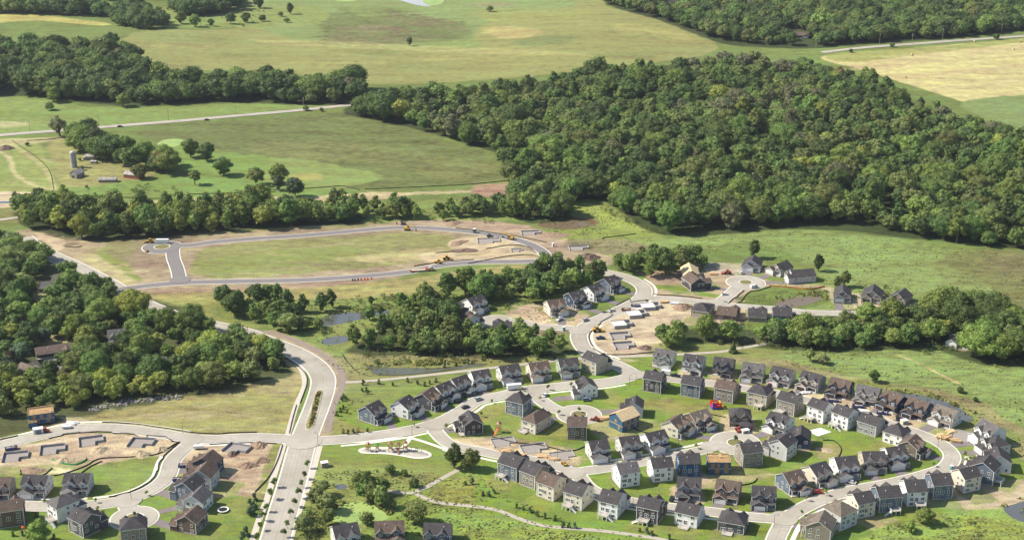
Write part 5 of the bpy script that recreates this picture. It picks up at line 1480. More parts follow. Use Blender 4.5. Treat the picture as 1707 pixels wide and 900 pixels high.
li = np.concatenate([q4.ravel(), q3.ravel()]); me.loops.add(len(li)); me.loops.foreach_set("vertex_index", li)
me.polygons.add(len(q4) + len(q3))
ls = np.concatenate([np.arange(len(q4)) * 4, len(q4) * 4 + np.arange(len(q3)) * 3]).astype(np.int32)
me.polygons.foreach_set("loop_start", ls)
me.polygons.foreach_set("loop_total", np.concatenate([np.full(len(q4), 4), np.full(len(q3), 3)]).astype(np.int32))
ta = me.color_attributes.new("Tint", 'FLOAT_COLOR', 'POINT'); ta.data.foreach_set("color", T.ravel())
me.update(); me.materials.append(leafmat("mixed_wood"))
wo = link("woods", me, kind="stuff", label="dense mixed green woodland and tree belts covering the far hills")
print("TREES near", len(near), "far", len(far), "verts", len(V))
del V, T, q4, q3, li, Vs, Ts, Q4, Q3
# trees that stand alone
def lone(u, v, sp, sh, s, label, sq=1.0, name="tree", cat="tree"):
    p = G(u, v); s = s * (1.5 if v < 350 and sh in ("round", "tall") else 1.05); tree(p.x, p.y, sp, sh, s, label, name, cat, sq=sq)
for a in [(22, 612, "plum", "round", .8, "dark purple leaved tree at the edge of the west wood"), (757, 779, "oak", "tall", .82, "dark green tree at the corner of the playground lawn", 1.15), (785, 782, "elm", "round", .78, "rounded olive green tree beside the gravel trail at the park corner"),
          (692, 811, "oak", "bush", .8, "small dark conical bush where the gravel trails meet"), (651, 789, "maple", "bush", .9, "round green bush below the playground lawn"), (674, 792, "maple", "bush", .6, "small green bush below the playground's east end"),
          (608, 826, "maple", "round", .95, "tallest broad green tree beside the algae pond", .95), (622, 838, "willow", "tall", .72, "pale green slender tree on the algae pond's bank"), (636, 845, "willow", "tall", .78, "pale green bushy tree leaning over the algae pond"),
          (693, 872, "willow", "round", .78, "wide pale green tree between the algae pond and the houses", 1.15), (612, 873, "elm", "bush", 1.1, "olive bush at the lower edge of the algae pond"),
          (65, 905, "ash", "round", .8, "light green tree before the brown lane house"), (1540, 872, "ash", "round", .6, "light green tree behind the white house of the great bend", 1.1), (1515, 885, "ash", "bush", .9, "ragged light bush in the rough behind the great bend"),
          (1457, 637, "maple", "round", .58, "lone green tree in the east meadow", .85), (1600, 654, "oak", "bush", .65, "small dark round bush in the east meadow by the dirt track"), (1625, 669, "oak", "bush", .5, "smallest dark bush in the east meadow near the berm"),
          (1350, 602, "willow", "tall", .52, "thin pale tree at the edge of the east meadow", 1.2), (1372, 606, "grey", "bush", 1.0, "reddish grey bare shrub in the east meadow"), (1222, 588, "oak", "cone", .62, "dark conical tree beside the gravel trail's end"),
          (1256, 430, "oak", "tall", .9, "leggy dark tree behind the pale lodge", 1.0), (1364, 452, "oak", "tall", .82, "lone dark tree in the meadow behind the long pale lodge", .9), (1408, 478, "elm", "tall", .75, "olive tree behind the grey lane house"), (1396, 482, "elm", "tall", .6, "thin olive tree beside the grey lane house"),
          (345, 268, "oak", "round", .85, "dark round tree near the round algae pond", 1.0), (318, 262, "maple", "round", .85, "green tree on the bank of the round algae pond"), (373, 293, "maple", "round", .82, "lone green round tree in the farm meadow", 1.1), (325, 308, "willow", "tall", .62, "pale leggy tree in the farm meadow", 1.1),
          (427, 308, "willow", "round", .75, "pale round tree, west of the pair in the farm meadow"), (465, 306, "ash", "round", .82, "light green round tree of the pair in the farm meadow"), (492, 328, "spruce", "round", .78, "blue-green round tree above the tree belt"), (465, 318, "spruce", "tall", .6, "dark narrow tree among the farm meadow pair"),
          (100, 228, "grey", "tall", .85, "half bare grey tree beside the highway", 1.3), (130, 240, "ash", "round", .95, "light green round tree between the highway and the silo", 1.1), (83, 184, "elm", "bush", 1.5, "olive bush in the field above the highway"), (90, 170, "ash", "round", .75, "light green tree at the foot of the dark wood"),
          (205, 178, "ash", "round", .7, "light green bushy tree at the dark wood's edge"), (232, 298, "elm", "round", .62, "olive tree leaning over the red farm shed", 1.2), (268, 284, "rust", "round", .85, "brownish tree east of the red farm shed", 1.1), (137, 284, "oak", "bush", .7, "dark bush beside the silo"), (133, 268, "maple", "bush", .5, "small green bush by the farm's low sheds"),
          (46, 243, "oak", "bush", .6, "dark round bush beside the farm track"), (145, 313, "oak", "bush", .4, "tiny dark bush below the farm shed"), (567, 330, "willow", "bush", 1.5, "pale ragged tree on the dirt strip above the belt"), (510, 185, "elm", "bush", 1.0, "dark bush beside the highway's mast"), (536, 186, "maple", "bush", .7, "green bush on the highway verge"),
          (683, 77, "oak", "tall", .5, "lone dark tree in the corn field"), (817, 20, "elm", "bush", 1.5, "dark shrub at the rim of the far field"), (438, 36, "oak", "bush", 1.6, "dark tree, lower of the scattered far pasture trees"), (484, 24, "oak", "tall", .7, "taller dark tree among the scattered far pasture trees"), (468, 28, "maple", "bush", 1.2, "green shrub among the scattered far pasture trees"),
          (478, 38, "ash", "bush", 1.2, "light shrub among the scattered far pasture trees"), (432, 14, "oak", "round", .8, "round dark tree at the top of the far pasture"), (385, 40, "oak", "round", .7, "dark tree, right of the far pasture clump"), (410, 38, "maple", "round", .7, "green tree beside the far pasture clump"), (325, 45, "ash", "round", .75, "light green tree in the far pasture"),
          (352, 44, "maple", "round", .5, "small green tree in the middle of the far pasture"), (302, 40, "ash", "round", .75, "light green tree at the west end of the far pasture"), (1418, 88, "oak", "bush", .8, "small dark bush on the hay field's highway verge"), (1488, 79, "oak", "bush", .9, "dark bush on the verge by a utility pole"), (1661, 66, "oak", "bush", 1.3, "largest dark bush on the hay field's verge"),
          (616, 533, "maple", "tall", .6, "green tree standing in the long valley pond's reeds", 1.2), (635, 527, "oak", "tall", .45, "small dark tree beside the long valley pond"), (619, 508, "oak", "tall", .4, "small dark tree above the long valley pond"), (670, 517, "maple", "tall", .8, "dark green tree, west of three above the valley", 1.1), (690, 519, "ash", "tall", .75, "light green tree, middle of three above the valley"), (708, 519, "oak", "tall", .85, "dark green tree, east of three above the valley"),
          (482, 553, "willow", "round", .95, "round pale willow beside the boulevard's brown trail", 1.15), (530, 547, "maple", "bush", 1.2, "green bush at the west tip of the valley pond"), (508, 549, "ash", "bush", 1.3, "light bush between the willow and the valley pond")]:
    lone(*a)
# boulevard saplings and planted evergreens
def many(lst, sp, sh, s, name, cat, grp, lab):
    for i, (u, v) in enumerate(lst):
        p = G(u, v); spx = sp if isinstance(sp, str) else sp[i % len(sp)]
        tree(p.x, p.y, spx, sh, s * tr_.uniform(.8, 1.15), lab(i), name, cat, grp)
many([(458, 812), (451, 832), (445, 853), (434, 884), (429, 903), (436, 868)], ("maple", "ash"), "sapling", 1.1, "street_tree", "street tree", "young trees along the boulevard", lambda i: f"young street tree on the boulevard's west verge, {nth(i)} down from the sand lot")
many([(498, 829), (491, 845), (485, 862), (479, 880), (473, 895), (503, 812), (508, 798), (513, 780)], ("oak", "maple"), "sapling", 1.15, "street_tree", "street tree", "young trees along the boulevard", lambda i: f"young street tree on the boulevard's east verge, {nth(i)} from the trail gate")
many([(605, 641), (632, 640), (655, 643), (679, 637), (696, 641), (708, 643), (716, 640), (727, 637), (604, 653), (611, 652), (614, 656), (573, 663), (570, 668), (577, 666), (572, 682), (567, 687), (579, 688), (562, 693)],
     ("spruce", "oak"), "sprig", 1.2, "spruce", "young conifer", "small evergreens on the lawn by the boulevard", lambda i: f"small evergreen on the lawn by the gravel trail, {nth(i)} planted from the trailhead")
many([(613, 720), (597, 720), (589, 723), (580, 723), (572, 722)], ("spruce", "rust", "spruce"), "sprig", 1.2, "spruce", "young conifer", "shrubs before the first row house", lambda i: f"small shrub above the playground street, {nth(i)} from the first slate blue house")
many([(861, 846), (873, 849), (883, 854), (895, 860), (908, 863), (925, 867), (939, 878), (949, 879), (958, 880), (1066, 886), (1078, 889), (1087, 892), (1115, 899)],
     ("spruce", "oak"), "sprig", 1.25, "spruce", "young conifer", "evergreens along the curving gravel trail", lambda i: f"small evergreen beside the curving gravel trail, {nth(i)} down from the trail junction")
many([(417, 842), (424, 834), (422, 848), (425, 855), (417, 860), (410, 893), (405, 900)], ("spruce",), "sprig", 1.9, "spruce", "young conifer", "evergreens behind the brown house", lambda i: f"dark young evergreen by the boulevard path, {nth(i)} from the round trampoline")
many([(823, 822), (776, 808), (787, 806), (805, 826), (815, 828), (22, 893), (37, 892), (46, 895), (90, 897), (60, 862)], ("spruce", "oak"), "sprig", 1.25, "spruce", "young conifer", "garden evergreens", lambda i: f"low garden evergreen, {nth(i)} " + ("on the lawn west of the slate blue deck house" if i < 5 else "behind the brown lane house"))
many([(741, 612), (760, 610), (780, 606), (804, 601), (877, 603), (896, 600), (925, 598)], ("spruce", "oak"), "sprig", 1.3, "spruce", "young conifer", "evergreens above the gravel trail", lambda i: f"small evergreen above the gravel trail, {nth(i)} east of the reed edged pond")
many([(1226, 737), (965, 688), (225, 862)], ("spruce", "maple"), "sapling", .8, "street_tree", "street tree", "trees on the planted circles", lambda i: ["little tree on the eastern planted circle", "little tree on the western planted circle", "little tree on the south west planted circle"][i])
many([(744, 716), (690, 712), (820, 672), (802, 695), (870, 652), (914, 650), (952, 646), (900, 668), (932, 692), (1130, 746), (1160, 748), (75, 842), (160, 838), (163, 852), (245, 826), (1345, 835), (1375, 826), (1556, 778), (1608, 762), (1610, 772), (1336, 858)], ("ash", "lime", "maple"), "sapling", .7, "street_tree", "street tree", "thin young trees in front gardens",
     lambda i: f"thin young tree in a front garden, {nth(i)} " + ("along the playground street" if i < 7 else "near the planted circles" if i < 11 else "on the south west lane" if i < 15 else "round the great bend"))

BT = []
for k in range(4):
    q, Cc, Rc = crown_cards(rg, 2.2, .1, 3.0, 6, 60, .42, "bush"); BT.append(q.reshape(-1, 3))
SHRUB = [("540,822 575,815 560,845 545,905 500,905 505,860", 7), ("590,590 650,575 950,590 940,600 640,604", 5), ("560,500 960,476 960,500 600,545", 6), ("370,505 540,510 560,560 520,555 420,545", 5), ("1290,575 1600,575 1600,590 1300,590", 6), ("605,345 900,325 930,372 605,374", 7),
         ("1390,460 1530,490 1690,505 1680,520 1500,512 1400,490", 6), ("1010,430 1170,432 1190,462 1030,462", 7), ("-20,640 300,655 480,618 470,628 300,664 120,688 -20,700", 5), ("700,805 860,840 1000,885 800,880", 14), ("530,790 700,795 660,830 560,815", 10), ("1440,905 1480,880 1540,862 1720,852 1720,905", 12),
         ("120,300 230,310 420,322 300,335 120,330", 12), ("250,15 440,20 440,46 300,46", 14), ("1000,345 1110,392 1095,398 1000,352", 6), ("600,600 700,604 690,608 606,612", 5), ("1080,568 1290,572 1290,582 1090,580", 7)]
Vs, Ts, off = [], [], 0
for s_, sp2 in SHRUB:
    P = [G(*p)[:2] for p in pts(s_)]; A = np.array(P); lo, hi = A.min(0), A.max(0); n = int((hi[0] - lo[0]) * (hi[1] - lo[1]) / sp2 ** 2 * 1.3)
    X = rg.uniform(lo[0], hi[0], n); Y = rg.uniform(lo[1], hi[1], n); ok = inside(X, Y, P); X, Y = X[ok], Y[ok]; d = fbm(X, Y, 22, 77, 2)
    for x, y, dd in zip(X, Y, d):
        if dd < -.15 or np.hypot(road_pts[:, 0] - x, road_pts[:, 1] - y).min() < 8: continue
        b = BT[int(rg.integers(4))]; a = rg.random() * 6.28; s2 = rg.uniform(.35, .95) * (1 + .4 * dd); ca, sa = math.cos(a) * s2, math.sin(a) * s2
        Vs.append(np.stack([b[:, 0] * ca - b[:, 1] * sa + x, b[:, 0] * sa + b[:, 1] * ca + y, b[:, 2] * s2 + hz(x, y)], 1))
        Ts.append(np.tile(np.array([*(np.array([(.12, .17, .045), (.16, .20, .05), (.20, .22, .07), (.10, .13, .04)][int(rg.integers(4))]) * rg.uniform(.85, 1.25)), 1]), (len(b), 1)))
V = np.concatenate(Vs); T = np.concatenate(Ts); nq = len(V) // 4
me = bpy.data.meshes.new("shrubbery"); me.vertices.add(len(V)); me.vertices.foreach_set("co", V.astype(np.float32).ravel()); me.loops.add(len(V)); me.loops.foreach_set("vertex_index", np.arange(len(V), dtype=np.int32)); me.polygons.add(nq)
me.polygons.foreach_set("loop_start", np.arange(0, len(V), 4, dtype=np.int32)); me.polygons.foreach_set("loop_total", np.full(nq, 4, dtype=np.int32))
ta = me.color_attributes.new("Tint", 'FLOAT_COLOR', 'POINT'); ta.data.foreach_set("color", T.astype(np.float32).ravel()); me.update(); me.materials.append(leafmat("mixed_wood"))
link("shrubbery", me, kind="stuff", label="low green scrub scattered along ponds and field edges")
HAZE = .00003
# ------------------------------------------------------------------ farm
def farm_box(u, v, name, label, cat, W, D, H, wall, roofc, a, slope=.6, door=True):
    p = G(u, v); t = thing(name, label, cat, p, R(a))
    b = MB(); b.box(-W / 2, W / 2, -D / 2, D / 2, -.2, H); rf = MB(); gable(rf, b, -W / 2, W / 2, -D / 2, D / 2, H, slope, 'x', ov=.3, th=.15)
    b.build("wall", wall, t); rf.build("roof", [roofc, roofc], t)
    if door:
        m = MB(); m.box(-1.2, 1.2, -.06, .02, 0, 2.2); m.build("door", M_open, t, loc=(-W / 2, 0, 0), rz=-math.pi / 2)
    return t
M_oldwood = mat("weathered_boards", (.26, .24, .21), .9, .3, 1.2); M_oldroof = mat("bleached_roofing", (.42, .40, .37), .9, .25, .8, tint=(.25, .2, .2), scale2=.5)
M_redwood = mat("faded_red_boards", (.26, .10, .07), .9, .3, 1.0)
farm_box(129, 295, "barn", "small weathered barn with a pale roof at the foot of the silo", "barn", 9, 7.5, 3.6, M_oldwood, M_oldroof, 62, .75)
farm_box(180, 303, "shed", "long open grey shed in the farm meadow", "shed", 14, 5, 2.4, M_oldwood, M_oldroof, 3, .5)
farm_box(151, 266, "shed", "little dark farm shed with a white gable below the trees", "shed", 8, 6, 3.4, M_oldwood, M_oldroof, 5, .5)
farm_box(157, 272, "shed", "low white hut before the little dark farm shed", "shed", 5, 3.5, 1.9, M_oldwood, M_oldroof, -10, .3, False)
farm_box(142, 267, "shed", "tiny pale outhouse beside the little dark farm shed", "shed", 2.6, 2.6, 2.6, M_oldwood, M_oldroof, 5, .3, False)
farm_box(224, 296, "shed", "ruined red farm shed with a broken grey roof", "shed", 15, 8, 3.2, M_redwood, M_oldroof, -22, .55)
p = G(123, 279); t = thing("silo", "tall round grey concrete silo with a domed cap", "silo", p)
mb = MB(); mb.cyl(0, 0, -.2, 12.5, 2.3, n=24)
for z in range(1, 12): mb.cyl(0, 0, z, z + .12, 2.36, n=24)
mb.build("staves", mat("silo_concrete", (.42, .41, .39), .85, .2, .5, tint=(.3, .28, .27), scale2=.25), t)
mb = MB()
for i in range(5):
    a0, a1 = i * math.pi / 10, (i + 1) * math.pi / 10
    mb.cyl(0, 0, 12.502 + 2.3 * math.sin(a0) * .8, 12.502 + 2.3 * math.sin(a1) * .8, 2.32 * math.cos(a0), max(.05, 2.32 * math.cos(a1)), n=24)
mb.build("dome", mat("silo_cap", (.50, .49, .47), .6, .1, .5), t)
mb = MB(); mb.box(2.2, 2.9, -.35, .35, 0, 12.8); mb.build("chute", mat("silo_chute", (.33, .32, .31), .7), t)

# ------------------------------------------------------------------ vehicles
PAINT = {"white": (.72, .72, .72), "silver": (.42, .43, .45), "black": (.02, .02, .025), "grey": (.12, .13, .14), "red": (.42, .02, .02), "dark blue": (.02, .04, .13), "blue grey": (.16, .21, .30)}
def paint(n): return mat("car_paint_" + n.replace(' ', '_'), PAINT[n], .3, .02, 1, spec=.5)
M_tyre = mat("tyre_rubber", (.02, .02, .02), .9, .1, 2)
CARP = {}
def loft(prof_lo, prof_hi):
    pass
def car_mesh(col, kind):
    k = (col, kind)
    if k in CARP: return CARP[k]
    b = MB(); g = MB()
    if kind == "car": prof = [(-2.25, .35), (2.2, .35), (2.3, .62), (2.1, .88), (1.1, .98), (-1.9, 1.02), (-2.3, .9), (-2.32, .5)]; cab = [(1.15, .98), (.45, 1.48), (-1.0, 1.5), (-1.9, 1.02)]
    elif kind == "suv": prof = [(-2.35, .4), (2.3, .4), (2.4, .75), (2.2, 1.05), (1.2, 1.15), (-2.3, 1.18), (-2.42, 1.0), (-2.42, .5)]; cab = [(1.25, 1.15), (.6, 1.78), (-1.95, 1.8), (-2.3, 1.18)]
    elif kind == "pickup": prof = [(-2.8, .5), (2.7, .5), (2.8, .8), (2.6, 1.15), (1.35, 1.22), (-.9, 1.22), (-.9, 1.2), (-2.8, 1.2)]; cab = [(1.4, 1.22), (.8, 1.85), (-.6, 1.87), (-.9, 1.22)]
    else: prof = [(-2.7, .4), (2.4, .4), (2.6, .8), (2.4, 1.15), (1.9, 1.3), (1.3, 2.2), (-2.65, 2.3), (-2.7, 1.0)]; cab = [(1.92, 1.3), (1.38, 2.1), (.2, 2.1), (.2, 1.3)]
    w = .92
    n = len(b.v); b.extr(prof, -w, w, 'y')
    if kind != "van":
        # cabin narrows to the roof
        n = len(g.v); P = []
        for y in (-1, 1):
            for x, z in cab: P.append((x, y * (w - (.04 if z < cab[1][1] - .2 else .2)), z))
        g.v += P; g.f += [(0, 1, 2, 3), (7, 6, 5, 4), (0, 4, 5, 1), (2, 6, 7, 3), (0, 3, 7, 4)]; g.m += [0] * 5
        rf = [(cab[1][0] - .05, cab[1][1] - .02), (cab[2][0] + .05, cab[2][1] - .02)]
        b.box(rf[1][0], rf[0][0], -w + .2, w - .2, rf[0][1] - .03, rf[0][1] + .06)
        if kind == "pickup": b.box(-2.7, -1.0, -w + .1, w - .1, 1.201, 1.22)
    else:
        for y0, y1 in ((-w - .01, -w + .02), (w - .02, w + .01)): g.extr(cab, y0, y1, 'y')
        g.box(1.5, 1.9, -w + .12, w - .12, 1.45, 1.9)
    L_ = 1.45 if kind in ("car", "suv") else 1.75
    ws = []
    for x in (-L_, L_):
        for y in (-w + .1, w - .1):
            m = MB(); m.cyl(0, 0, -.12, .12, .36, n=12, M=Matrix.Rotation(math.pi / 2, 4, 'X')); ws.append(((x, y, .36), m))
    wm_ = ws[0][1].mesh("wheel", M_tyre)
    CARP[k] = (b.mesh("body", paint(col)), g.mesh("cabin_glass", M_glass), [w_[0] for w_ in ws], wm_)
    return CARP[k]
def car(u, v, ang, col, kind, label, group=None):
    """ang: heading in degrees on the ground, 0 = toward the right of the picture, 90 = away"""
    b, g, wp, wm_ = car_mesh(col, kind); p = G(u, v); z = p.z + .14
    t = thing({"car": "car", "suv": "parked_suv", "pickup": "pickup_truck", "van": "van"}[kind], label, {"suv": "car", "pickup": "pickup", "car": "car", "van": "van"}[kind], (p.x, p.y, z), R(ang), group)
    link("body", b, t); link("cabin_glass", g, t)
    for q_ in wp: link("wheel", wm_, t, q_)
for a in [(200, 212, 8, "black", "car", "dark car on the highway behind the farm trees"), (345, 201, 8, "black", "car", "dark car on the highway below the dark wood"),
          (976, 535, 40, "silver", "suv", "silver car driving on the loop road past the cream house"), (1020, 519, 35, "white", "car", "white car on the loop road beside the sand lots"), (1208, 492, 20, "white", "car", "white car on the street below the brown lodge"),
          (1235, 456, 100, "white", "suv", "white car in the drive of the pale lodge"), (1257, 480, 25, "white", "van", "white work van at the oval turning circle"), (932, 534, 60, "white", "pickup", "white pickup in front of the cream loop road house"),
          (1001, 565, 10, "dark blue", "pickup", "dark blue pickup parked on the sand below the loader"), (798, 667, 35, "silver", "suv", "silver car on the playground street by the row houses"), (776, 680, 40, "black", "car", "dark car at the kerb of the playground street"),
          (779, 660, 40, "black", "car", "black car in a drive, beside the grey one"), (790, 656, 40, "grey", "suv", "grey car in a drive, beside the black one"), (764, 670, 40, "black", "suv", "black car on the drive of the white house above the playground street"),
          (978, 668, 10, "blue grey", "suv", "blue grey car beside the white house on the western circle street"), (1126, 628, 160, "black", "pickup", "black pickup towing the white trailer by the north junction"),
          (1287, 643, 10, "red", "suv", "red car in the drive of a pale grey house on the pond side"), (1496, 698, 80, "black", "pickup", "dark truck before the last navy house"), (1120, 833, 70, "black", "suv", "black car on the drive of the grey house with an open garage"),
          (1129, 834, 70, "silver", "suv", "silver car on the drive of the grey house with an open garage"), (1419, 805, 150, "white", "car", "white car in a drive inside the great bend"), (1363, 822, 0, "red", "suv", "red car on a drive inside the great bend"), (909, 660, 60, "white", "car", "white car in the drive of the cream row house")]:
    car(*a)
M_sheet = mat("white_sheet_metal", (.74, .74, .74), .45, .05, .6)
def trailer(u, v, ang, label, L_=6, W=2.3, H=2.3, m=None):
    p = G(u, v); t = thing("trailer", label, "trailer", (p.x, p.y, .14), R(ang))
    b = MB(); b.box(-L_ / 2, L_ / 2, -W / 2, W / 2, .6, .6 + H); b.build("box_body", m or M_sheet, t)
    b = MB(); b.bar((L_ / 2, 0, .6), (L_ / 2 + 1.3, 0, .5), .07); b.build("drawbar", M_tyre, t)
    for x in (-.5, .5):
        for y in (-W / 2 + .05, W / 2 - .05):
            m_ = MB(); m_.cyl(0, 0, -.12, .12, .36, n=12, M=Matrix.Rotation(math.pi / 2, 4, 'X')); m_.build("wheel", M_tyre, t, loc=(x, y, .36))
trailer(857, 649, 12, "white box trailer parked on the street by the western circle", 8, 2.5, 2.6); trailer(1110, 625, 165, "white box trailer hitched to the black pickup", 5)
trailer(271, 406, 0, "long white box trailer on the northern roundabout", 9, 2.5, 2.6); trailer(331, 748, 5, "small white trailer on the lot by the boulevard", 5, 2, 1.4); trailer(111, 714, 8, "low white trailer on the sandy lane's kerb", 4.5, 2, 1.0)
M_skip = mat("dumpster_blue", (.03, .06, .20), .6, .15, .8); M_junk = mat("mixed_debris", (.38, .33, .27), .9, .5, 2.2)
def skip(u, v, ang, label, m=None):
    p = G(u, v); t = thing("dumpster", label, "dumpster", (p.x, p.y, .05), R(ang)); b = MB(); L_, W, H = 6.0, 2.3, 1.5; th = .08
    b.box(-L_ / 2, L_ / 2, -W / 2, W / 2, .1, .25); b.box(-L_ / 2, L_ / 2, -W / 2, -W / 2 + th, .25, H); b.box(-L_ / 2, L_ / 2, W / 2 - th, W / 2, .25, H); b.box(-L_ / 2, -L_ / 2 + th, -W / 2 + th, W / 2 - th, .25, H); b.box(L_ / 2 - th, L_ / 2, -W / 2 + th, W / 2 - th, .25, H)
    for i in range(7): b.box(-L_ / 2 + .3 + i * .88, -L_ / 2 + .42 + i * .88, -W / 2 - .06, -W / 2, .2, H); 
    b.build("container", m or M_skip, t)
    b = MB(); rr = random.Random(int(u))
    for i in range(16):
        x, y = rr.uniform(-2.5, 2.5), rr.uniform(-.8, .8); M = Matrix.Translation((x, y, 1.2)) @ Matrix.Rotation(rr.random() * 3, 4, 'Z') @ Matrix.Rotation(rr.uniform(-.4, .4), 4, 'X'); b.box(-.7, .7, -.18, .18, -.1, .15, M=M)
    b.build("waste", M_junk, t); o = t.children[-1] if t.children else None
for a in [(308, 778, 0, "blue dumpster beside the first house west of the boulevard"), (299, 801, 0, "blue dumpster full of white scrap lower on the same street"), (19, 749, 20, "blue dumpster by the west basement walls"), (1060, 511, -10, "blue dumpster at the top of the sand lots"),
          (1389, 669, -12, "blue dumpster in front of the brown roofed navy house"), (1430, 679, -12, "blue dumpster in front of the tan open garage house"), (1471, 690, -12, "blue dumpster before the middle navy house")]: skip(*a)
skip(1044, 518, 0, "rusty red dumpster beside the blue one on the sand lots", mat("dumpster_rust", (.22, .08, .05), .7, .2, .8))
M_yel = mat("machine_yellow", (.55, .33, .03), .5, .08, 1); M_red = mat("machine_red", (.38, .07, .04), .5, .08, 1); M_steel = mat("dark_steel", (.06, .06, .06), .6, .15, 1)
def digger(u, v, ang, label, s=1.0, m=None, m2=None):
    m = m or M_yel; p = G(u, v); t = thing("excavator", label, "excavator", (p.x, p.y, .05), R(ang), scale=s)
    for y in (-1.15, 1.15):
        b = MB(); b.extr([(-1.9, .35), (-1.6, .05), (1.6, .05), (1.9, .35), (1.6, .85), (-1.6, .85)], y - .3, y + .3, 'y'); b.build("track", M_steel, t)
    b = MB(); b.cyl(0, 0, .85, 1.05, .9); b.extr([(-2.2, 1.05), (1.3, 1.05), (1.3, 1.5), (-.2, 2.0), (-2.2, 2.1)], -1.2, 1.2, 'y'); b.build("engine_house", m, t)
    b = MB(); b.box(-.1, 1.35, .3, 1.25, 1.5, 2.9); b.build("cab", M_glass, t); b = MB(); b.box(-.15, 1.4, .25, 1.3, 2.9, 3.0); b.build("cab_roof", m, t)
    b = MB(); b.bar((1.2, -.3, 1.6), (3.6, -.3, 4.2), .24); b.bar((3.6, -.3, 4.2), (5.2, -.3, 3.5), .24); b.build("boom", m, t)
    b = MB(); b.bar((5.2, -.3, 3.7), (5.9, -.3, 1.1), .18); b.build("arm", m, t)
    b = MB(); b.extr([(5.5, .2), (6.4, .3), (6.3, 1.2), (5.8, 1.2)], -.8, .2, 'y'); b.build("bucket", M_steel, t)
def loader(u, v, ang, label, s=1.0, m=None, cat="loader"):
    m = m or M_yel; p = G(u, v); t = thing("wheel_loader", label, cat, (p.x, p.y, .05), R(ang), scale=s)
    b = MB(); b.extr([(-2.6, .8), (1.0, .8), (1.0, 1.3), (-.6, 1.5), (-1.0, 1.9), (-2.6, 1.9)], -.8, .8, 'y'); b.build("chassis", m, t)
    b = MB(); b.box(-.9, .5, -.65, .65, 1.6, 2.8); b.build("cab", M_glass, t); b = MB(); b.box(-1, .6, -.7, .7, 2.8, 2.92); b.build("cab_roof", m, t)
    for x in (-1.7, 1.0):
        for y in (-1.0, 1.0):
            w_ = MB(); w_.cyl(0, 0, -.25, .25, .75, n=14, M=Matrix.Rotation(math.pi / 2, 4, 'X')); w_.build("wheel", M_tyre, t, loc=(x, y, .75))
    for y in (-.55, .55):
        b = MB(); b.bar((.4, y, 1.7), (2.9, y, .8), .14); b.build("lift_arm", m, t)
    b = MB(); b.extr([(2.7, .1), (3.8, .15), (3.2, .6), (2.9, 1.2), (2.6, 1.1)], -1.3, 1.3, 'y'); b.build("bucket", m, t)
digger(679, 384, -8, "yellow excavator working at the top of the north loop", 1.1); digger(672, 375, 160, "dark excavator behind the yellow one on the north loop", .9, M_steel); digger(851, 399, 150, "yellow excavator parked beside the loop's eastern bend", 1.1)
loader(731, 439, 160, "yellow loader, lower of two beside the red flatbed", 1.0); loader(745, 433, 10, "yellow loader, upper of two above the red flatbed", 1.1); loader(816, 395, 20, "small dark loader by the grey basement pit", .8, M_steel)
loader(996, 553, 10, "yellow wheel loader on the sand lots above the blue pickup", 1.2); loader(1212, 457, 170, "orange-red loader on the dirt by the pale lodge", 1.1, M_red); loader(1231, 719, 100, "red loader in front of the brown hipped house", .9, M_red)
loader(993, 701, 160, "red loader beside the plywood roofed frame", .9, M_red); loader(941, 775, 120, "yellow and black skid loader at the street corner", .7); loader(75, 720, 170, "red loader on the lane by the house frame", .9, M_red); loader(250, 405, 175, "yellow backhoe beside the trailer on the roundabout", 1.1)
loader(245, 420, 90, "small yellow roller on the roundabout's edge", .6)
# red flatbed lorry
p = G(706, 452); t = thing("flatbed_truck", "red lorry with a long empty flatbed on the north loop", "truck", (p.x, p.y, .14), R(13))
b = MB(); b.box(-9, 2.2, -1.25, 1.25, .95, 1.2); b.build("flatbed", mat("plank_bed", (.55, .42, .28), .8, .15, 1), t)
b = MB(); b.box(-9.1, -8.4, -1.3, 1.3, .5, 1.5); b.box(1.2, 3.4, -1.3, 1.3, 1.0, 1.7); b.build("bed_frame", M_red, t)
b = MB(); b.extr([(3.8, .5), (7.4, .5), (7.4, 1.6), (6.0, 1.8), (5.6, 2.8), (3.8, 2.8)], -1.15, 1.15, 'y'); b.build("cab", mat("cream_cab", (.6, .5, .42), .4, .05, 1), t)
b = MB(); b.box(5.62, 6.0, -1.0, 1.0, 1.85, 2.5); b.build("windscreen", M_glass, t)
for x in (-7.5, -6.3, 4.0, 6.6):
    for y in (-1.05, 1.05):
        w_ = MB(); w_.cyl(0, 0, -.2, .2, .5, n=12, M=Matrix.Rotation(math.pi / 2, 4, 'X')); w_.build("wheel", M_tyre, t, loc=(x, y, .5))
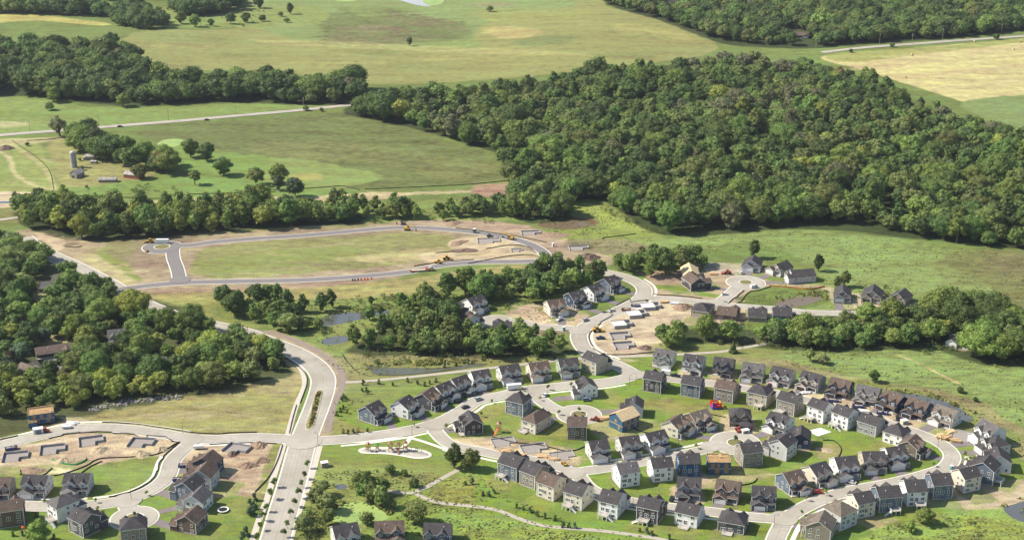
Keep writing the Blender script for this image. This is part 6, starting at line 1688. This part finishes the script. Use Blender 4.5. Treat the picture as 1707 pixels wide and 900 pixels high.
# barrels, toilets, boxes
M_or = mat("safety_orange", (.65, .12, .03), .6, .05, 1)
for i, (u, v) in enumerate([(588, 468), (592, 468), (597, 467), (602, 467), (608, 466.5), (613, 466), (619, 465.5)]):
    p = G(u, v); m = M_steel if i < 3 else M_or; t = thing("barrel", f"{'black' if i < 3 else 'red'} drum on the kerb of the north loop, {nth(i)} of the line", "drum", p, group="drums standing on the loop road kerb")
    b = MB(); b.cyl(0, 0, 0, 1.2, .6, .5, 10); b.build("drum", m, t); b = MB(); b.cyl(0, 0, 1.2, 1.4, .2, .2, 8); b.build("cap", M_tyre, t)
def booth(u, v, label, col, cat="portable toilet", name="portable_toilet", s=(1.3, 1.3, 2.4)):
    p = G(u, v); t = thing(name, label, cat, p, R(20)); b = MB(); b.box(-s[0] / 2, s[0] / 2, -s[1] / 2, s[1] / 2, .05, s[2]); b.build("cabin", col, t)
    b = MB(); b.box(-s[0] / 2 - .1, s[0] / 2 + .1, -s[1] / 2 - .1, s[1] / 2 + .1, s[2], s[2] + .15); b.build("roof", M_sheet, t)
    b = MB(); b.box(-s[0] * .3, s[0] * .3, -s[1] / 2 - .04, -s[1] / 2, .15, s[2] - .3); b.build("door", mat("booth_door", (.2, .22, .22), .6), t)
M_teal = mat("teal_plastic", (.06, .28, .30), .5, .05, 1)
booth(940, 551, "teal portable toilet at the cul-de-sac corner", M_teal); booth(922, 411, "grey portable toilet beside the loop's bend", M_sheet); booth(791, 388, "dark utility box beside the north loop", M_steel, "utility box", "utility_box", (2, 2, 3))
booth(1586, 783, "teal portable toilet on the kerb of the great bend", M_teal); booth(541, 777, "small grey hut with a white roof at the park corner", mat("hut_block", (.35, .31, .26), .8), "hut", "pump_hut", (3.4, 2.6, 2.4)); booth(521, 822, "low grey box with a pale lid beside the boulevard path", mat("hut_block", (.35, .31, .26), .8), "utility box", "utility_box", (3, 2, 1.3))
booth(64, 721, "white site container beside the house frame", M_sheet, "container", "site_container", (5, 3, 2.6)); booth(1242, 721, "pallet of white blocks before the brown hipped house", mat("white_block", (.68, .66, .62), .8, .15, 2), "block stack", "block_stack", (4, 2.4, 1.8)); booth(1507, 706, "pallet of tan blocks before the last navy house", mat("tan_block", (.55, .45, .34), .8, .15, 2), "block stack", "block_stack", (3.4, 2.6, 2.2))
# lumber stacks
def lumber(u, v, ang, label, n=9, W=5, m=None):
    p = G(u, v); t = thing("lumber_stack", label, "lumber stack", p, R(ang)); rr = random.Random(int(u * 7))
    b = MB()
    for i in range(n):
        z = .15 + (i // 3) * .4; x = rr.uniform(-.8, .8); y = (i % 3 - 1) * 1.1 + rr.uniform(-.2, .2)
        M = Matrix.Translation((x, y, z)) @ Matrix.Rotation(rr.uniform(-.25, .25), 4, 'Z'); b.box(-W / 2, W / 2, -.4, .4, 0, .36, M=M)
    b.build("boards", m or M_wood, t); b = MB(); b.box(-W * .3, -W * .3 + .2, -1.8, 1.8, .0, .14); b.box(W * .3 - .2, W * .3, -1.8, 1.8, .0, .14); b.build("bearer", M_junk, t)
M_brightwood = mat("pale_lumber", (.70, .50, .28), .8, .15, 1.2)
for a in [(1566, 729, 60, "tall stack of orange lumber at the start of the great bend", 12), (1578, 731, 20, "leaning pile of roof boards on the slab lot", 12), (1592, 735, -20, "spread timber bundle beside the unfinished slab", 8), (1585, 720, 30, "pale timber bundle behind the unfinished slab", 6),
          (1107, 504, 0, "pile of pale plywood at the top of the sand lots", 9), (1124, 506, 0, "white wrapped bundle beside the plywood pile", 6), (843, 754, 5, "wooden crate stack with a blue cover on the dirt lots", 9), (868, 760, 12, "scattered planks beside the crate stack", 8), (905, 761, -10, "lone bundle of planks on the middle dirt lot", 5), (922, 765, 0, "short bundle of planks nearer the street corner", 5),
          (120, 706, -15, "white sheets and lumber beside the house frame", 7), (1190, 457, 0, "timber bundle on the dirt by the turning circle", 6), (1010, 698, 10, "timber and rubble beside the plywood roofed frame", 8), (1343, 655, 0, "white sheet bundle before the tan open garage house", 5), (1439, 685, -12, "long white sheet bundle behind the second blue dumpster", 5)]:
    lumber(*a, m=M_brightwood if 'pale' in a[3] or 'orange' in a[3] else (M_sheet if 'white' in a[3] else None))
# earth mounds
M_soil = mat("bare_soil", (.27, .19, .13), .95, .25, .7, bump=.6); M_soil2 = mat("dry_soil", (.42, .34, .22), .95, .2, .7, bump=.6); M_dk = mat("dark_soil", (.16, .11, .085), .95, .3, .7, bump=.6)
def mound(u, v, r, h, label, m=None, stretch=1.0, ang=0):
    r *= .72; h *= .75
    p = G(u, v); n = 26; rings = 9; rr = np.random.default_rng(int(u * 3 + v)); mb = MB(); ph = rr.random(6) * 6.28
    for k in range(rings + 1):
        t_ = k / rings
        for i in range(n):
            a = 2 * math.pi * i / n; w = 1 + .16 * math.sin(2 * a + ph[0]) + .12 * math.sin(3 * a + ph[1]) + .07 * math.sin(7 * a + ph[2])
            q_ = r * w * (1 - t_); z = h * (math.sin(t_ * math.pi / 2) ** 1.3) * (1 + .12 * math.sin(5 * a + ph[3])) + rr.normal() * h * .05 * (0 < k)
            mb.v.append((q_ * math.cos(a) * stretch, q_ * math.sin(a), z - .15))
    for k in range(rings):
        for i in range(n):
            j = (i + 1) % n; mb.f.append((k * n + i, k * n + j, (k + 1) * n + j, (k + 1) * n + i)); mb.m.append(0)
    o = mb.build("dirt_mound", m or M_soil, loc=p, rz=R(ang), label=label, cat="earth mound")
for a in [(981, 430, 8.5, 4.2, "tall dark brown earth mound at the loop's east end", M_dk, 1.3), (1138, 513, 8, 3.6, "earth mound with a green skirt at the head of the sand lots", M_soil, 1.3), (234, 757, 6, 2.6, "sandy mound below the deep basement walls", M_soil2, 1.5), (268, 750, 5, 2.2, "pale mound beside the corner kerb", M_soil2, 1.3),
          (108, 768, 6, 2.2, "mound ringed by a green fence, west one", M_soil2, 1.4), (55, 784, 6, 1.8, "low grassy mound inside the black fence loop", M_soil, 1.8), (432, 742, 6, 2.6, "round brown mound at the head of the boulevard lot", M_soil, 1.2), (436, 768, 5.5, 2.4, "round brown mound below the first on the boulevard lot", M_soil, 1.2), (412, 776, 6, 2.5, "brown mound behind the first house west of the boulevard", M_soil, 1.3),
          (388, 757, 4, 2.4, "dark mound spilling into the basement near the boulevard", M_dk, 1.2), (1075, 580, 5, 2.2, "brown mound at the trail end of the sand lots", M_dk, 1.6), (756, 372, 8, 2.2, "brown heap above the north loop", M_soil, 1.4), (775, 418, 8, 1.6, "brush and soil heap inside the north loop", M_dk, 1.8), (765, 405, 7, 1.6, "long soil bank beside the grey basement pit", M_soil, 2.0, 40),
          (10, 248, 9, 4, "grey earth heap by the farm track", M_dk, 1.4), (927, 424, 4, 1.6, "reddish soil pile outside the loop's bend", M_soil, 1.5), (1105, 460, 14, 3.0, "broad brown earth bank west of the plywood roofed frame", M_soil, 1.8), (1375, 750, 4.5, 1.2, "low grassy mound inside the curved black fence", M_soil2, 1.6), (165, 750, 7, 2.0, "scrub topped mound amid the sand lots", M_soil2, 1.2), (925, 392, 9, 1.4, "brown spoil bank behind the loop's bend", M_soil, 2.2), (1165, 800, 6, .9, "bare hump beside the bright blue frame", M_soil2, 1.8)]:
    mound(*a[:5], a[5], *(a[6:]))
# silt fences
boul_pts = np.array([tuple(p) for p in boul])
M_silt = mat("black_silt_fabric", (.035, .035, .035), .8, .15, 1)
def fence(s, label, m=None, h=.6, closed=False):
    P = smooth([G(*p)[:2] for p in pts(s)], 2.5, closed)
    for i, q_ in enumerate(P):
        dd = np.hypot(road_pts[:, 0] - q_[0], road_pts[:, 1] - q_[1]); k = int(dd.argmin())
        lim = 8.6 if q_[0] < G(505, 690).x + 30 and dd[k] < 8.6 and np.hypot(boul_pts[:, 0] - q_[0], boul_pts[:, 1] - q_[1]).min() < 8.6 else 6.2
        if .3 < dd[k] < lim: n_ = (np.array(q_) - road_pts[k]) / dd[k]; P[i] = np.array(q_) + n_ * (lim - dd[k])
    p0 = P[0]; t = thing("silt_fence", label, "silt fence", (p0[0], p0[1], 0)); mb = MB(); pb = MB()
    A, B = ribbon_pts(P, .05, -.05)
    for i in range(len(P) - 1):
        a, b, c, d = A[i], B[i], B[i + 1], A[i + 1]; n = len(mb.v)
        for q_ in (a, b, c, d): mb.v.append((q_.x - p0[0], q_.y - p0[1], hz(*q_) - .05))
        for q_ in (a, b, c, d): mb.v.append((q_.x - p0[0], q_.y - p0[1], hz(*q_) + h))
        for f in ((4, 5, 6, 7), (0, 4, 7, 3), (1, 2, 6, 5), (0, 1, 5, 4), (2, 3, 7, 6)): mb.f.append(tuple(n + k for k in f)); mb.m.append(0)
    mb.build("fabric", m or M_silt, t)
    for i in (0, len(P) - 1):
        q_ = P[i]; sb = MB(); sb.box(q_[0] - p0[0] - .08, q_[0] - p0[0] + .08, q_[1] - p0[1] - .08, q_[1] - p0[1] + .08, 0, hz(*q_) + h + .25); sb.build("stake", M_wood, t)
for s, l in [("33,791 90,793 140,778 165,765 215,762 262,757 290,741 303,734 294,729 268,724 254,722", "long black fence winding below the sand lots to the corner"), ("130,793 150,778 170,769", "short black fence branching off below the sand lots"), ("34,783 35,790 50,796 72,792 87,780", "black fence loop round the grassy mound"),
             ("258,801 268,786 278,758 292,748 308,738", "black fence along the pavement of the green triangle"), ("187,834 215,826 245,812 257,803", "black fence along the lower edge of the green triangle"), ("0,737 15,733 33,728", "black fence by the lane west of the house frame"), ("80,730 102,722 130,717 190,716 235,721", "black fence on the inner kerb of the sandy lane"),
             ("168,706 220,708 270,713 310,722 336,727 372,726 425,724", "black fence on the outer kerb of the sandy lane"), ("350,740 390,735 430,733 468,733", "black fence at the head of the boulevard lot"), ("472,738 462,768 448,795 425,820", "black fence along the boulevard path beside the dirt lot"), ("494,675 487,700 482,722", "black fence between the boulevard path and kerb"), ("445,577 490,600 508,622 511,640 500,672", "black fence inside the boulevard's upper curve"),
             ("912,405 870,396 830,390 790,384 760,381", "black fence along the outer kerb of the north loop"), ("906,434 890,426 850,427 780,440", "black fence on the lower arm of the north loop"), ("690,444 730,438 790,433", "short black fence beside the two loaders"), ("726,422 765,419", "short black fence inside the north loop"), ("810,415 850,409 880,412 893,421", "black fence round the small loop lot"),
             ("980,577 975,565 978,552 990,540 1010,528 1025,519", "black fence round the west edge of the sand lots"), ("984,585 1005,591 1050,591 1090,587", "black fence at the trail end of the sand lots"), ("1030,510 1050,502 1085,500", "black fence at the top of the sand lots"), ("1231,506 1238,500 1245,490 1262,482 1285,478", "black fence beside the pond lawn of the turning circle"), ("1090,491 1120,494 1168,500", "black fence along the lane below the brown lodge"),
             ("1200,506 1240,483", "black fence along the street to the turning circle"), ("820,728 860,738 900,742 950,752 985,740", "black fence behind the dirt building lots"), ("1050,712 1080,722 1110,718", "black fence behind the plywood roofed frame"), ("1230,810 1255,805 1262,797", "black fence below the bright blue frame"), ("1372,734 1390,735 1402,748 1395,765 1385,772", "curved black fence on the lawn inside the great bend"),
             ("1160,686 1190,692 1210,696", "black fence below the bounce house"), ("460,590 470,600 478,612", "black fence beside the boulevard's inner path"), ("570,590 580,605 598,622", "short black fence by the reed edged pond"), ("20,235 60,262 82,285 90,320", "thin grey fence curving past the farm"), ("45,235 80,233 105,230", "thin fence along the highway by the farm"), ("68,323 110,326 215,330 275,332", "dark fence along the tan strip, west piece"), ("275,327 330,324 430,321 460,320", "dark fence along the tan strip, middle piece"),
             ("430,318 520,314 560,311 575,311 600,317", "dark fence along the tan strip beside the ragged tree"), ("608,316 700,312 780,308 830,303 860,300", "dark fence along the tan strip, east piece"), ("108,411 125,413 137,411", "short black fence by the boulevard's sand patch"), ("1007,400 1005,397 1030,394 1060,390", "thin fence in the clearing at the wood's edge")]:
    fence(s, l)
fence("86,766 100,772 125,775 140,769 145,764", "bright green fence round the sandy mound", mat("green_fabric", (.04, .40, .12), .6), .8)
fence("1282,477 1320,480 1350,483 1375,478", "orange safety fence behind the pond lawn", mat("orange_mesh", (.62, .24, .06), .7), 1.0)
# utility poles
def pole(u, v, label, h=11):
    p = G(u, v); t = thing("utility_pole", label, "utility pole", p, R(8), "utility poles along the highway")
    b = MB(); b.cyl(0, 0, -.3, h, .24, .15, 8); b.build("post", mat("pole_timber", (.30, .26, .22), .9), t)
    b = MB(); b.box(-.1, .1, -1.3, 1.3, h - 1.0, h - .8); b.build("crossarm", mat("pole_timber", (.30, .26, .22), .9), t)
    b = MB(); b.cyl(.35, .2, h - 2.6, h - 1.5, .28, n=8); b.build("transformer", M_sheet, t)
for i, (u, v) in enumerate([(50, 218), (165, 210), (281, 201), (394, 191), (506, 180)]): pole(u, v, f"timber utility pole on the western highway, {nth(i)} from the farm track")
for i, (u, v) in enumerate([(1360, 80), (1466, 74), (1520, 75), (1571, 66), (1669, 57)]): pole(u, v, f"timber utility pole on the highway by the hay field, {nth(i)} from the wood", 13)
def lamp(u, v, i, ang=0):
    p = G(u, v); t = thing("street_lamp", f"slim grey street lamp, {nth(i)} counted from the south west lane eastward", "street lamp", p, R(ang), "street lamps of the subdivision")
    b = MB(); b.cyl(0, 0, 0, 6.5, .11, .07, 8); b.build("post", M_steel, t); b = MB(); b.bar((0, 0, 6.4), (1.5, 0, 6.7), .05); b.build("arm", M_steel, t); b = MB(); b.box(1.3, 2.0, -.15, .15, 6.6, 6.75); b.build("lamp_head", M_steel, t)
for i, (u, v) in enumerate([(219, 832), (305, 722), (530, 742), (687, 726), (880, 655), (929, 769), (1049, 645), (1131, 752), (1060, 640), (1563, 748), (1290, 878), (1465, 797), (1055, 845)]): lamp(u, v, i, (i * 70) % 360)
# hay bales
for i, (u, v, d) in enumerate([(1520, 93, "beside the highway's second dark bush"), (1624, 71, "closest to the highway verge"), (1701, 70, "at the far edge of the hay field"), (1689, 84, "just below the far edge bale"), (1509, 130, "lowest in the hay field near the wood")]):
    p = G(u, v); t = thing("hay_bale", f"round straw bale {d}", "hay bale", p, R(20 + 30 * i), "round bales on the hay field"); b = MB(); b.cyl(0, 0, -.9, .9, 1.15, n=16, M=Matrix.Translation((0, 0, 1.1)) @ Matrix.Rotation(math.pi / 2, 4, 'X')); b.build("straw_roll", mat("straw", (.52, .42, .24), .95, .2, 2), t)
# bounce house
p = G(1193, 679); t = thing("bounce_house", "red and blue inflatable bounce house on the back lawn", "bounce house", p, R(12))
Mb, Mr, My = mat("inflatable_blue", (.03, .06, .45), .4), mat("inflatable_red", (.60, .03, .02), .4), mat("inflatable_yellow", (.7, .45, .03), .4)
b = MB(); b.box(-2.6, 2.6, -2.4, 2.4, 0, .8); b.build("base", Mb, t)
for x in (-2.2, 2.2):
    for y in (-2.0, 2.0): b = MB(); b.cyl(x, y, .8, 3.5, .42, .38, 10); b.cyl(x, y, 3.5, 4.3, .38, .05, 10); b.build("column", Mb if x * y > 0 else Mr, t)
for (x0, x1, y0, y1) in ((-1.8, 1.8, -2.3, -1.8), (-1.8, 1.8, 1.8, 2.3), (-2.4, -1.9, -1.6, 1.6), (1.9, 2.4, -1.6, 1.6)): b = MB(); b.box(x0, x1, y0, y1, .81, 1.9); b.build("side_wall", Mr, t); b = MB(); b.box(x0, x1, y0, y1, 2.8, 3.4); b.build("top_beam", Mr if x0 < 0 else My, t)
b = MB(); b.extr([(-2.6, .75), (2.6, .75), (2.6, .79), (-2.6, .79)], -1, 1, 'y'); b.box(2.6, 4.6, -.8, .8, 0, .5); b.build("entry_mat", My, t)
# playsets
def playset(u, v, label, s=1.0, ang=0, rc=None, slide=None, n=1, name="play_tower"):
    p = G(u, v); t = thing(name, label, "play structure", (p.x, p.y, .14), R(ang), scale=s); wd = mat("play_brown", (.24, .12, .07), .6); rc = rc or mat("play_roof", (.33, .17, .11), .5); slide = slide or My
    for k in range(n):
        x0 = k * 3.4; hgt = 1.6 + .5 * ((k + 1) % 2)
        for x in (x0 - .8, x0 + .8):
            for y in (-.8, .8): b = MB(); b.box(x - .08, x + .08, y - .08, y + .08, 0, hgt + 2.0); b.build("post", wd, t)
        b = MB(); b.box(x0 - .9, x0 + .9, -.9, .9, hgt - .12, hgt); b.build("platform", wd, t)
        b = MB(); z = hgt + 2.0; nn = len(b.v); b.v += [(x0 - 1.1, -1.1, z), (x0 + 1.1, -1.1, z), (x0 + 1.1, 1.1, z), (x0 - 1.1, 1.1, z), (x0, 0, z + 1.1)]; b.f += [(0, 3, 2, 1), (0, 1, 4), (1, 2, 4), (2, 3, 4), (3, 0, 4)]; b.m += [0] * 5; b.build("roof", rc, t)
        if k: b = MB(); b.box(x0 - 2.6, x0 - .8, -.4, .4, 1.4, 1.5); b.bar((x0 - 2.6, -.4, 2.3), (x0 - .8, -.4, 2.3), .05); b.build("bridge", wd, t)
        b = MB(); sg = -1 if k % 2 else 1; b.extr([(sg * .9, hgt), (sg * 3.4, .25), (sg * 3.4, .13), (sg * .9, hgt - .15)], x0 - .35, x0 + .35, 'x'); b.build("slide", slide, t)
playset(651, 753, "large brown climbing tower complex in the playground middle", 1.1, 8, n=3, slide=mat("slide_brown", (.34, .17, .10), .5)); playset(614, 752, "small brown climbing tower at the playground's west end", 1.0, 40); playset(629, 751, "little climber with a green shade in the playground", .8, 0, rc=mat("green_shade", (.05, .30, .12), .5))
playset(831, 720, "wooden backyard swing set with orange slide behind the dark house", 1.2, 150, slide=M_or); playset(40, 888, "small play slide with red and yellow panels behind the brown house", .7, 20, rc=M_or)
def swing(u, v, label, ang, s=1.0):
    p = G(u, v); t = thing("swing_frame", label, "swing", (p.x, p.y, .14), R(ang), scale=s); M_ = M_steel
    for x in (-3.2, 0, 3.2):
        b = MB(); b.bar((x, -1.1, 0), (x, 0, 2.6), .06); b.bar((x, 1.1, 0), (x, 0, 2.6), .06); b.build("a_frame", M_, t)
    b = MB(); b.bar((-3.2, 0, 2.6), (3.2, 0, 2.6), .07); b.build("top_bar", M_, t)
    for x in (-2.2, -1.0, 1.0, 2.2): b = MB(); b.bar((x - .2, 0, 2.6), (x - .2, 0, .55), .025, 4); b.bar((x + .2, 0, 2.6), (x + .2, 0, .55), .025, 4); b.box(x - .28, x + .28, -.12, .12, .5, .56); b.build("swing_seat", M_tyre, t)
swing(686, 753, "grey swing frame in the middle right of the playground", -10); swing(703, 757, "grey swing frame at the playground's east end", -20)
p = G(372, 851); t = thing("trampoline", "round white rimmed trampoline on the lawn behind the white house", "trampoline", p); b = MB(); b.cyl(0, 0, .75, .8, 2.0, n=24); b.build("mat", M_tyre, t)
b = MB()
for i in range(24):
    a0, a1 = i * math.pi / 12, (i + 1) * math.pi / 12; b.quad([(2 * math.cos(a0), 2 * math.sin(a0), .83), (2.7 * math.cos(a0), 2.7 * math.sin(a0), .83), (2.7 * math.cos(a1), 2.7 * math.sin(a1), .83), (2 * math.cos(a1), 2 * math.sin(a1), .83)])
b.build("rim", M_sheet, t)
for i in range(6): b = MB(); a0 = i * math.pi / 3; b.bar((2.3 * math.cos(a0), 2.3 * math.sin(a0), 0), (2.3 * math.cos(a0), 2.3 * math.sin(a0), .8), .05); b.build("leg", M_steel, t)
# white court slab
P = [tuple(G(*q_)[:2]) for q_ in [(1346, 718), (1368, 713), (1386, 720), (1364, 727)]]; mb = MB(); mb.prism(P[::-1] if False else P, .0, .18); mb.build("patio", M_conc if 0 else mat("white_slab", (.75, .73, .68), .8, .05, .5), kind="structure")
# pipeline on the west edge
p = G(14, 338); t = thing("pipe", "long bright blue pipe lying on the dirt at the field's edge", "pipe", (p.x, p.y, .5), R(2)); b = MB(); b.bar((-10, 0, 0), (12, 0, 0), .5, 12); b.build("pipe_run", mat("blue_pipe", (.05, .28, .55), .4), t)

# ------------------------------------------------------------------ stuff nobody would count: tall weeds, reeds, rubble of the stone row, bedding plants
def scatter(name, label, polys, dens, hgt, tint, seed, wid=.5, m=None, up=True, lump=0):
    rg = np.random.default_rng(seed); V, T = [], []
    for s, k in polys:
        P = [G(*p)[:2] for p in pts(s)]; A = np.array(P); lo, hi = A.min(0), A.max(0); n = int((hi[0] - lo[0]) * (hi[1] - lo[1]) * dens * k)
        X = rg.uniform(lo[0], hi[0], n); Y = rg.uniform(lo[1], hi[1], n); ok = inside(X, Y, P); X, Y = X[ok], Y[ok]
        d = fbm(X, Y, 16, seed, 3) + .6 * fbm(X, Y, 5, seed + 9, 2); ok = d > rg.uniform(-.35, .45, len(X)); X, Y, d = X[ok], Y[ok], d[ok]
        if len(road_pts): 
            keep = np.array([np.hypot(road_pts[:, 0] - x, road_pts[:, 1] - y).min() > 7.5 for x, y in zip(X, Y)], bool) if len(X) else np.zeros(0, bool)
            X, Y, d = X[keep], Y[keep], d[keep]
        n = len(X); Z = H_np(X, Y)
        for q_ in range(2):
            a = rg.random(n) * 3.14; w = wid * rg.uniform(.5, 1.5, n); h = hgt * rg.uniform(.4, 1.3, n) * (1 + .5 * d); cx, cy = np.cos(a) * w, np.sin(a) * w; lx, ly = rg.normal(size=(2, n)) * .25 * h
            V.append(np.stack([np.stack([X - cx, Y - cy, Z - .05], 1), np.stack([X + cx, Y + cy, Z - .05], 1), np.stack([X + cx * .7 + lx, Y + cy * .7 + ly, Z + h], 1), np.stack([X - cx * .7 + lx, Y - cy * .7 + ly, Z + h * .85], 1)], 1).reshape(-1, 3))
            c = np.array(tint)[rg.integers(len(tint), size=n)] * rg.uniform(.75, 1.25, n)[:, None]; T.append(np.repeat(np.concatenate([c, np.ones((n, 1))], 1), 4, 0))
    V = np.concatenate(V); T = np.concatenate(T); nq = len(V) // 4
    me = bpy.data.meshes.new(name); me.vertices.add(len(V)); me.vertices.foreach_set("co", V.astype(np.float32).ravel()); me.loops.add(len(V)); me.loops.foreach_set("vertex_index", np.arange(len(V), dtype=np.int32)); me.polygons.add(nq)
    me.polygons.foreach_set("loop_start", np.arange(0, len(V), 4, dtype=np.int32)); me.polygons.foreach_set("loop_total", np.full(nq, 4, dtype=np.int32))
    ta = me.color_attributes.new("Tint", 'FLOAT_COLOR', 'POINT'); ta.data.foreach_set("color", np.clip(T, 0, 1).astype(np.float32).ravel()); me.update(); me.materials.append(m or leafmat("mixed_wood"))
    link(name, me, kind="stuff", label=label)
gr_t = [(.20, .26, .08), (.27, .31, .10), (.33, .31, .12), (.17, .22, .07)]
scatter("tall_grass", "rough tall grass and weeds of the unmown meadows", [
    ("530,785 640,782 760,790 700,820 640,840 600,905 490,905 505,830", 1.3), ("700,805 800,790 860,835 1000,878 1130,905 640,905 660,842", 1.0), ("800,868 900,885 1050,905 790,905", 1.2), ("1440,905 1470,880 1540,862 1660,850 1720,852 1720,905", 1.2),
    ("370,500 560,500 760,484 960,470 960,600 800,606 560,636 540,600 500,560 440,545", .6), ("1080,410 1300,384 1520,404 1720,425 1720,740 1560,650 1420,625 1280,605 1220,590 1220,500 1380,445", .35), ("1380,632 1500,640 1640,690 1720,745 1720,765 1600,712 1440,645", .8),
    ("880,372 960,352 1010,340 1100,395 1030,432 940,405", .6), ("1390,455 1530,490 1700,510 1700,530 1500,515 1400,480", .8), ("560,640 620,632 600,690 548,735", .4)], .22, .38, gr_t, 41, wid=.7)
scatter("reeds", "dense reeds fringing the valley ponds", [("600,600 700,602 870,600 900,604 800,605 700,610 615,610 608,622 596,612", 4), ("530,545 560,520 650,512 655,518 600,520 556,524 540,532", 2), ("1290,497 1350,486 1384,486 1380,500 1366,494 1330,494 1300,504", 2), ("1470,650 1540,650 1630,690 1622,700 1575,668 1500,654", 2), ("545,835 660,842 650,860 620,842 590,836 560,848", 2), ("1650,840 1720,826 1720,832 1672,848", 3)], .25, 1.2, [(.30, .30, .10), (.22, .27, .08), (.36, .31, .12)], 71, wid=.8)
scatter("bedding_plants", "orange and green bedding plants on the boulevard median", [("528,658 536,653 534,662 524,703 516,713 513,711 517,695", 20)], .35, .7, [(.12, .16, .05), (.30, .14, .04), (.18, .20, .06)], 81, wid=.35) if False else None
# stones of the row below the west wood
rr = np.random.default_rng(9); mb = MB(); SP_ = smooth([G(*q_)[:2] for q_ in [(150, 684), (190, 675), (235, 668), (285, 662), (300, 660)]], 1.0)
for q_ in SP_:
    for k in range(5):
        x, y = q_[0] + rr.normal() * .9, q_[1] + rr.normal() * 1.7; s = rr.uniform(.25, .7); M = Matrix.Translation((x, y, s * .4)) @ Matrix.Rotation(rr.random() * 6, 4, 'Z') @ Matrix.Rotation(rr.random(), 4, 'X')
        mb.box(-s, s, -s * .7, s * .7, -s * .5, s * .5, M=M)
mb.build("rubble", mat("field_stone", (.27, .25, .225), .9, .3, .8), kind="stuff", label="long row of grey field stones below the west wood")
# median planting: individual tufts are a few pixels; one bed
P = smooth([G(*p_)[:2] for p_ in pts("527,659 533,653 535,655 533,662 523,703 517,712 514,712 518,695")], 1.2, True); rr = np.random.default_rng(12); V = []
lo, hi = np.min(P, 0), np.max(P, 0); X = rr.uniform(lo[0], hi[0], 2500); Y = rr.uniform(lo[1], hi[1], 2500); ok = inside(X, Y, [tuple(p_) for p_ in P]); mb = MB()
for x, y in zip(X[ok][:200], Y[ok][:200]):
    s = rr.uniform(.15, .4); m_ = 1 if rr.random() < .18 else (2 if rr.random() < .4 else 0); mb.quad([(x - s, y, .33), (x + s, y, .33), (x + s * .7, y + .1, .33 + s * 2.2), (x - s * .7, y + .1, .33 + s * 2.2)], m_); mb.quad([(x, y - s, .33), (x, y + s, .33), (x + .1, y + s * .7, .33 + s * 2.2), (x + .1, y - s * .7, .33 + s * 2.2)], m_)
mb.build("bedding_plants", [leafmat("bed_green", (.26, .34, .08)), leafmat("bed_orange", (.42, .14, .04)), leafmat("bed_dry", (.26, .22, .09))], kind="stuff", label="orange and green bedding plants on the boulevard median")

# ------------------------------------------------------------------ air: distance softens and pales the far fields
mb = MB(); mb.box(-3200, 3200, -60, 9050, -3, CAMH + 25); ho = mb.build("haze", None, kind="stuff", label="thin summer haze over the land") if False else None
hm = bpy.data.materials.new("haze_air"); hm.use_nodes = True; nt = hm.node_tree; nt.nodes.remove(nt.nodes["Principled BSDF"])
pv = nt.nodes.new("ShaderNodeVolumePrincipled"); pv.inputs["Density"].default_value = HAZE; pv.inputs["Color"].default_value = (.80, .86, 1.0, 1); pv.inputs["Anisotropy"].default_value = .2
nt.links.new(pv.outputs[0], nt.nodes["Material Output"].inputs["Volume"])
if HAZE: mb.build("haze", hm, kind="stuff", label="thin summer haze over the whole land")
